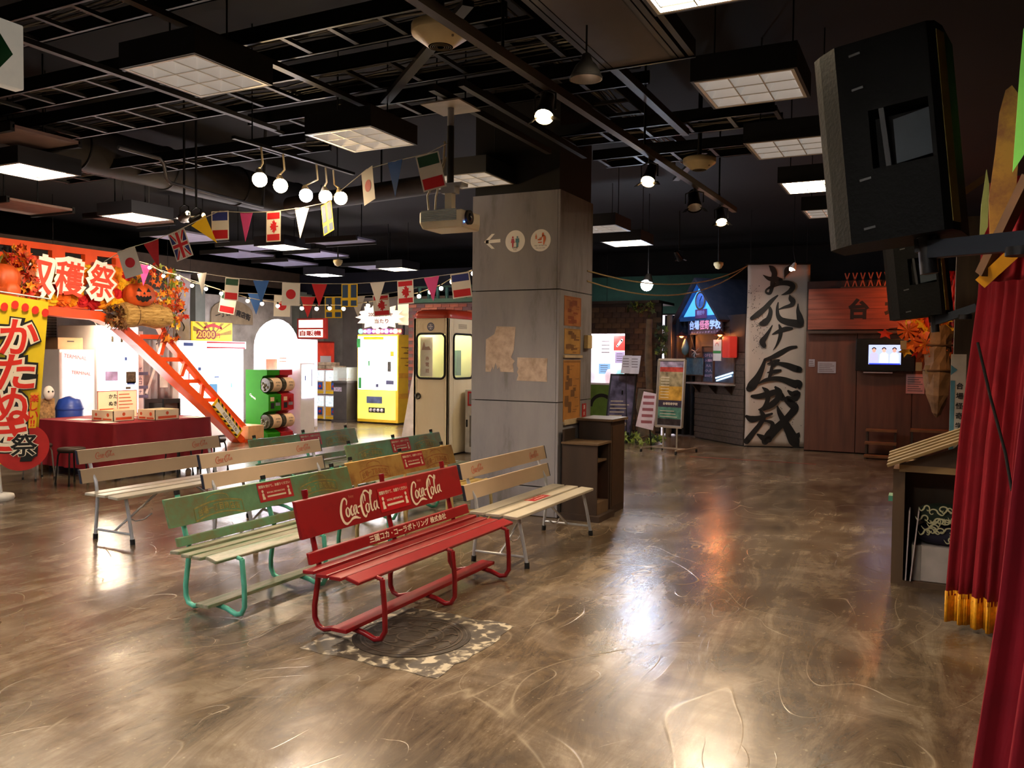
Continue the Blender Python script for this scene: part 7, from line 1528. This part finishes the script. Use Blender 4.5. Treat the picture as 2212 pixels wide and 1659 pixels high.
# ducts, pipe and hanging ceiling boards on the left
DUCT = M('duct_dark', '2c2825', .6, vary=.2)
t = wthing('round_duct', 'large round dark duct below the left ceiling', 'duct', (-9.0, 9, 3.9)); MB().cyl((-8.64, 4.5, 3.95), (-8.64, 9.9, 3.95), .26, n=24).build('pipe', DUCT, t)
for y in (5, 6.2, 7.4, 8.6, 9.8): MB().tube([(-8.64 + .265 * cos(2 * pi * k_ / 24), y, 3.95 + .265 * sin(2 * pi * k_ / 24)) for k_ in range(24)], .012, 5, True).build('band', STEEL, t)
t = wthing('round_duct', 'slimmer dark duct crossing behind the front flags', 'duct', (-6.5, 8.9, 3.9)); MB().cyl((-8.2, 9.2, 3.75), (-4.6, 8.6, 3.75), .12, n=18).build('pipe', DUCT, t); MB().cyl((-6.4, 8.9, 3.87), (-6.4, 8.9, CEIL), .012, n=8).build('hanger', STEEL, t)
t = wthing('conduit_pipe', 'thin dark conduit pipe with two bends under the left ceiling', 'pipe', (-7.1, 6, 3.5)); MB().tube([(-7.05, 5.5, 3.62), (-7.07, 6.0, 3.62), (-7.07, 6.05, 3.58), (-7.07, 6.08, 3.44), (-7.08, 6.14, 3.40), (-7.2, 7.6, 3.40), (-7.2, 7.65, CEIL)], .02, 8).build('pipe', M('pipe_grey', '6a6a6c', .35, metal=.5), t)
PB = M('board_mauve', '8a6f68', .8, vary=.1); LB_ = M('board_violet_tint', '8d8ca8', .8, vary=.1)  # lilac stands for violet light, put into the boards' colour
for i, (x, y, wx, wy_, z, mt) in enumerate(((-10.9, 7.0, .9, .9, 3.55, PB), (-10.4, 8.3, .8, .9, 3.55, PB), (-7.55, 4.9, .65, .65, 3.6, PB), (-11.4, 10.2, 1.0, 1.0, 3.6, LB_), (-11.2, 11.6, 1.0, .9, 3.6, LB_), (-12.4, 12.4, 1.0, 1.0, 3.6, LB_), (-10.9, 13.0, .9, .9, 3.6, LB_), (-12.6, 14.0, 1.0, 1.0, 3.6, LB_), (-11.2, 15.3, 1.1, 1.0, 3.6, LB_), (-8.4, 10.6, 1.0, .5, 3.42, LB_))):
    t = wthing('ceiling_board', ['pinkish hanging ceiling board above the orange arch', 'second pinkish hanging ceiling board near the arch', 'small orange-tinted ceiling board at left', 'violet-lit ceiling board behind the flags at left', 'violet-lit ceiling board right of the front flags start', 'violet-lit ceiling board over the prize machine', 'violet-lit ceiling board in the middle distance', 'violet-lit ceiling board over the capsule machines', 'violet-lit ceiling board far back over the pedestal', 'long shiny ceiling board left of the projector'][i], 'ceiling board', (x, y, z)); MB().box(x - wx / 2, x + wx / 2, y - wy_ / 2, y + wy_ / 2, z, z + .03).build('board', mt, t)
    for s in (-1, 1): MB().box(x - wx / 2, x + wx / 2, y + s * wy_ / 2 - .02, y + s * wy_ / 2 + .02, z - .03, z + .05).build('edge', BLACK, t); MB().cyl((x + s * wx * .4, y, z + .03), (x + s * wx * .4, y, CEIL), .008, n=6).build('hanger', STEEL, t)

# ================================================================== stage side: loudspeakers, curtains, cabinet
SPK = M('speaker_black', '0b0b0a', .55, spec=.12, vary=.1, bump=.1, scale=60); SPK2 = M('speaker_dark', '17171a', .5)
def speaker(o, ang, sc, label, arm):
    o = V3(o); ya = radians(9); V_ = V3((-sin(ang), 0, cos(ang))); U = V3((cos(ang) * cos(ya), -sin(ya), sin(ang) * cos(ya))); W_ = U.cross(V_)
    P = lambda u, v, w: o + (U * u + V_ * v + W_ * w) * sc
    t = wthing('loudspeaker', label, 'loudspeaker', tuple(P(.2, 0, -.2)))
    foot = [(0, -.30), (0, -.09), (.03, -.055), (.10, 0), (.42, 0), (.445, -.02), (.46, -.10), (.46, -.34)]; H_ = .76; k = len(foot); m = MB()
    m.add([P(u, 0, w) for u, w in foot] + [P(u, H_, w) for u, w in foot], [tuple(range(k))[::-1], tuple(range(k, 2 * k))] + [(i, (i + 1) % k, k + (i + 1) % k, k + i) for i in range(k) if i != 3])
    h0, h1, g0, g1 = .20, .405, .27, .49     # handle recess
    for a, b, c_, d_ in ((.10, .42, 0, g0), (.10, .42, g1, H_), (.10, h0, g0, g1), (h1, .42, g0, g1)): m.add([P(a, c_, 0), P(b, c_, 0), P(b, d_, 0), P(a, d_, 0)], [(0, 1, 2, 3)])
    dp = -.07
    m.add([P(h0, g0, 0), P(h1, g0, 0), P(h1, g1, 0), P(h0, g1, 0), P(h0 + .01, g0 + .01, dp), P(h1, g0 + .01, dp), P(h1, g1 - .02, dp), P(h0 + .01, g1 - .02, dp)], [(0, 1, 5, 4), (1, 2, 6, 5), (2, 3, 7, 6), (3, 0, 4, 7), (4, 5, 6, 7)])
    m.build('cabinet', SPK, t)
    MB().bar(P(.255, g0, -.012), P(.245, g1, -.012), .018 * sc, .02 * sc, W_).build('handle', SPK2, t); MB().add([P(.28, g0 + .005, -.02), P(h1 - .005, g0 + .02, -.035), P(h1 - .005, g1 - .03, -.035), P(.28, g1 - .05, -.02)], [(0, 1, 2, 3)]).build('recess_plate', M('recess_slate', '2c3a44', .5), t, solid=.004)
    g = MB(); g.add([P(.446, .03, -.025), P(.462, .03, -.09), P(.462, H_ - .03, -.09), P(.446, H_ - .03, -.025)], [(0, 1, 2, 3)]); g.build('grille', M('grille_lit_olive', '8a7426', .5, vary=.2), t, solid=.004)  # olive tone stands in for light on the grille
    for u, v in ((.17, .71), (.17, .58), (.17, .235), (.17, .05)): MB().bar(P(u - .02, v, .002), P(u + .02, v + .004, .002), .008 * sc, .004 * sc, W_).build('fixing_slot', M('slot_grey', '5a5a58', .4), t)
    MB().bar(P(.30, -.03, -.15), P(.38, -.03, -.15), .10 * sc, .05 * sc).build('bracket_foot', DKMET, t)
    b = arm; MB().bar(P(.34, -.05, -.12), b, .05 * sc, .065 * sc).build('wall_arm', M('arm_slate', '232a36', .45, metal=.3), t); MB().cyl(P(.34, -.14, -.12), P(.34, 0, -.12), .032 * sc, n=10).build('swivel', DKMET, t)
    mid = P(.34, -.05, -.12).lerp(V3(b), .72); MB().cyl(mid + V3((0, 0, -.05)), mid + V3((.0, 0, -.02)), .05 * sc, n=14).build('knob', DKMET, t)
    return t
speaker((-.375, 3.45, 2.075), radians(6.0), 1.0, 'big black loudspeaker hanging at the upper right', (0.384,3.227,2.052))
speaker((-.255, 6.05, 1.905), radians(6.5), .78, 'smaller black loudspeaker below the big one', (0.264,5.994,1.98))
# wooden post with conduit
t = wthing('stage_post', 'rough wooden stage post behind the curtain', 'post', (.26, 7.3, 0)); MB().box(.17, .42, 7.3, 7.5, 0, 2.75).build('timber', M('timber', '453628', .75, vary=.3, scale=4, stretch=(3, 3, .4)), t); MB().cyl((.40, 7.27, .5), (.40, 7.27, 2.6), .014, n=8).build('conduit', M('conduit_cream', 'a89868', .6), t)
# open wooden cabinet with patterned cloths
CW = M('cabinet_wood', '5a4632', .6, vary=.2, scale=4, stretch=(1, 1, .3)); x0, x1, y0, y1, h_ = -.165, .62, 6.62, 7.02, .885
t = wthing('prop_cabinet', 'open wooden prop cabinet with slatted sloping top by the curtain', 'cabinet', ((x0 + x1) / 2, 6.8, 0))
MB().box(x0, x0 + .03, y0, y1, 0, h_).build('side', CW, t); MB().box(x1 - .03, x1, y0, y1, 0, h_).build('side', CW, t); MB().box(x0 + .03, x1 - .03, y1 - .02, y1, 0, h_).build('back', CW, t); MB().box(x0 + .03, x1 - .03, y0, y1 - .02, 0, .04).build('bottom', CW, t); MB().box(x0 - .01, x1, y0 - .015, y1, h_ - .05, h_).build('top_rail', M('cabinet_pale', '9a7e54', .6), t)
MB().box(x0 - .05, x0, y0 + .05, y1, 0, h_ - .04).build('outer_panel', CW, t)
a = V3((-.25, 6.52, .885)); b = V3((.62, 6.52, 1.26)); dn = (b - a).normalized()
for k_ in range(5): MB().bar(a + V3((0, k_ * .10, .012 * k_)), b + V3((0, k_ * .10, .012 * k_)), .095, .02, V3((0, 1, 0)).cross(dn) * -1).build('top_slat', M('slat_wood', '8f7448', .6, vary=.15, scale=5), t)
MB().prism([(0, 0), (.80, 0), (.80, .32)], (-.17, 6.60, h_), FX, FZ, .03).build('gable_board', CW, t)
MB().box(x0 - .08, x0 - .05, 6.70, 6.85, .60, .64).build('clip', M('clip_green', '4f9a80', .5), t)
t = wthing('white_carton', 'white carton at the bottom of the prop cabinet', 'box', (.2, 6.8, .042)); MB().box(-.02, .50, 6.66, 6.95, .042, .30).build('box', M('carton_white', 'b8b0ac', .6), t, bevel=.005); MB().box(-.08, -.02, 6.66, 6.95, .042, .30).build('flap', M('carton_shade', '8f8a86', .6), t)  # flap is a darker copy of the white, shade put into its colour
def swirl_cloth(c, rx, rz_, mt, label, seed):
    r2 = random.Random(seed); t = wthing('folded_cloth', label, 'cloth', tuple(c)); c = V3(c); m = MB(); n, k = 24, 8; vs = []
    for i in range(k + 1):
        a_ = pi * i / k
        for j in range(n):
            b_ = 2 * pi * j / n; s_ = 1 + .06 * sin(3 * b_ + seed) * sin(a_); ca = cos(a_); vs.append((c.x + rx * s_ * (abs(cos(b_)) ** .6 * (1 if cos(b_) > 0 else -1)) * sin(a_) ** .5, c.y + .13 * s_ * (abs(sin(b_)) ** .6 * (1 if sin(b_) > 0 else -1)) * sin(a_) ** .5, c.z + rz_ * (abs(ca) ** .8) * (1 if ca > 0 else -1)))
    m.add(vs, [(i * n + j, (i + 1) * n + j, (i + 1) * n + (j + 1) % n, i * n + (j + 1) % n) for i in range(k) for j in range(n)], True); m.build('bundle', mt, t)
    for i in range(26):
        q = Print((c.x + r2.uniform(-rx * .85, rx * .8), c.y - .138, c.z + r2.uniform(-rz_ * .8, rz_ * .8)), FX, FZ, .004 + .0004 * i); s_ = r2.uniform(.55, .95) * r2.choice((-1, 1))
        q.brush([(.045 * s_ * cos(a_ * .7) * (1 - a_ / 9), .035 * sin(a_ * .7) * (1 - a_ / 9), .011 - a_ * .0008) for a_ in range(0, 9)] [::-1] + [(.075 * s_, -.012, .008), (.10 * s_, .012, .003)]); q.build('swirl', M('swirl_cream', 'b9b894', .7), t)
swirl_cloth((.23, 6.80, .375), .30, .075, M('cloth_navy', '14122a', .8, vary=.2), 'dark navy cloth bundle with cream swirls on the white carton', 1)
swirl_cloth((.20, 6.80, .515), .26, .075, M('cloth_green', '12261a', .8, vary=.2), 'dark green cloth bundle with cream swirls on top of the navy one', 2)
for i, x in enumerate((-.115, -.085)):
    tag(MB().bar((x, 6.70, .045), (x + .015 + .03 * i, 6.72, .55), .22, .008, (1, 0, 0)).build('leaning_board', M('board_white', 'b4a8ac', .6)), ['left thin white board leaning inside the prop cabinet', 'right thin white board leaning inside the prop cabinet'][i], 'board')
# curtains
VEL = M('velvet_red', '8c041c', .9, vary=.12, scale=5); GOLD = M('gold_fringe', 'f0a814', .6, vary=.15, scale=40)
VEL.node_tree.nodes['Principled BSDF'].inputs['Sheen Weight'].default_value = .03; VEL.node_tree.nodes['Principled BSDF'].inputs['Sheen Tint'].default_value = (1, .2, .25, 1)
def interp(pts, t_):
    k = len(pts) - 1; f = min(k - 1e-6, t_ * k); i = int(f); f -= i; return V3(pts[i]) * (1 - f) + V3(pts[i + 1]) * f
def drape(name, Lp, Rp, folds, amp, label, fringe, seed):
    t = wthing(name, label, 'curtain', Lp[-1])
    def fn(s, z, extra=0):
        a, b = interp(Lp, z), interp(Rp, z); d = b - a; nrm = V3((d.y, -d.x, 0)).normalized(); nrm = nrm if nrm.y < 0 or nrm.x < 0 else -nrm
        return a + d * s + nrm * (amp * (.45 + .55 * z) * sin(s * folds * 2 * pi + seed + 1.2 * sin(z * 2)) + amp * .35 * sin(s * folds * 4.7 * pi + seed * 2)) + V3((0, 0, extra))
    MB().grid(lambda s, z: tuple(fn(s, z)), folds * 14, 24).build('cloth', VEL, t, solid=.006)
    if fringe: MB().grid(lambda s, z: tuple(fn(s, 1.0) + V3((.004 * sin(s * 300), 0, .03 - z * fringe))), folds * 30, 2).build('fringe', GOLD, t, solid=.006)
    return t
drape('stage_curtain', [(.30, 6.0, 2.75), (.285, 5.99, 2.05), (.20, 5.88, 1.15), (.137, 5.75, .20)], [(.62, 5.6, 2.75), (.60, 5.55, 2.05), (.55, 5.55, 1.15), (.50, 5.62, .17)], 5, .035, 'gathered red velvet stage curtain with gold fringe', .19, 0)
drape('stage_curtain', [(.34, 3.25, 2.6), (0.301,3.186,1.556), (0.252,3.19,0.844), (0.192,3.194,0.265), (0.183,3.195,0.196)], [(.95, 2.9, 2.6), (.92, 2.8, 1.55), (.9, 2.75, .85), (.9, 2.7, .27), (.9, 2.7, .1)], 6, .05, 'nearest red velvet curtain at the right edge of the picture', 0, 1)
t = wthing('curtain_swag', 'raised red velvet swag with yellow trim above the stage curtain', 'curtain', (0.328,4.889,2.16))
p0, p1, p2, p3 = V3((0.285,4.892,2.256)), V3((0.409,4.682,2.521)), V3((0.45,4.678,2.044)), V3((0.254,4.893,2.046))
MB().grid(lambda s, z: tuple((p0 * (1 - s) + p1 * s) * (1 - z) + (p3 * (1 - s) + p2 * s) * z + V3((0, .03 * sin(s * 16 + z * 3), 0))), 24, 10).build('cloth', VEL, t, solid=.006)
MB().bar(V3((0.223,4.845,2.038)), V3((0.372,4.585,2.187)), .06, .01, (0, 1, 0)).build('trim', M('trim_yellow', 'e8a818', .5), t)
MB().bar(V3((0.228,4.795,2.08)), V3((0.4,4.583,2.513)), .05, .05).build('edge_beam', M('beam_oak', '5a3a1e', .6, vary=.2), t)
# painted boards above the stage
def board_at(px, label, mt, th=.03):
    pts = [V3(p) for p in px]; o = pts[0]; m = MB(); n_ = len(pts); bk = [p + V3((0, th, 0)) for p in pts]
    m.add(pts + bk, [tuple(range(n_)), tuple(range(2 * n_ - 1, n_ - 1, -1))] + [(i, n_ + i, n_ + (i + 1) % n_, (i + 1) % n_) for i in range(n_)]); return tag(m.build('scenery_board', mt), label, 'scenery board')
board_at([(0.27,4.943,2.169), (0.254,4.943,2.478), (0.276,4.942,2.712), (0.291,4.941,2.921), (0.313,4.94,3.023), (0.341,4.938,3.045), (0.366,4.936,3.004), (0.382,4.935,2.77), (0.374,4.936,2.538), (0.331,4.939,2.354)], 'tall rounded tan scenery board above the curtain', worn('scenery_tan', 'b4853e', '8a5a3c', .42, 6, .7))
board_at([(0.349,4.837,2.59), (0.358,4.837,2.84), (0.367,4.836,3.088), (0.377,4.835,3.29), (0.43,4.831,3.324), (0.446,4.829,2.76)], 'green-lit scenery board at the upper right edge', M('scenery_green_lit', '7fce58', .6, emit=.15, vary=.1))  # green light put into the board's colour and glow
board_at([(0.224,5.095,2.305), (0.228,5.095,2.481), (0.247,5.094,2.663), (0.262,5.093,2.576), (0.261,5.093,2.357), (0.233,5.095,2.285)], 'narrow pale green scenery board beside the tan one', M('scenery_sage', '8f9a5a', .6, vary=.15))
board_at([(0.12,7.279,2.568), (0.124,7.279,2.906), (0.344,7.272,3.062), (0.345,7.272,3.003), (0.163,7.278,2.878), (0.158,7.278,2.566)], 'bent brown wooden bracket behind the big loudspeaker', M('bracket_oak', '6a4a26', .6))

# small extras
a, b = V3((-3.507,13.557,0)), V3((-1.537,13.59,0))
tag(MB().bar(a + V3((0, 0, .001)), b + V3((0, 0, .001)), .03, .002).build('floor_tape', M('tape_red', '8a2420', .6)), 'thin red tape line on the floor before the haunted house', 'tape')
tag(MB().tube([(0.252,5.594,1.751), (0.321,5.491,1.43), (0.395,5.386,1.125), (0.423,5.283,0.933)], .008, 6).build('curtain_strap', M('strap_black', '0a090c', .9)), 'thin black strap hanging across the stage curtain', 'strap')
for c, lb in (((-3.157,13.845,3.163), 'small ivory dome camera above the ticket hut'), ((-9.045,11.333,3.19), 'small hanging dome lamp far back over the machines')):
    c = V3(c); t = wthing('dome_camera', lb, 'camera' if 'camera' in lb else 'lamp', tuple(c)); MB().lathe([(.001, -.06), (.05, -.04), (.07, 0), (.08, .01), (.08, .05), (.02, .07)], c, 16).build('housing', IVORY, t); MB().cyl(c + V3((0, 0, .07)), (c.x, c.y, CEIL), .012, n=8).build('stem', DKMET, t)
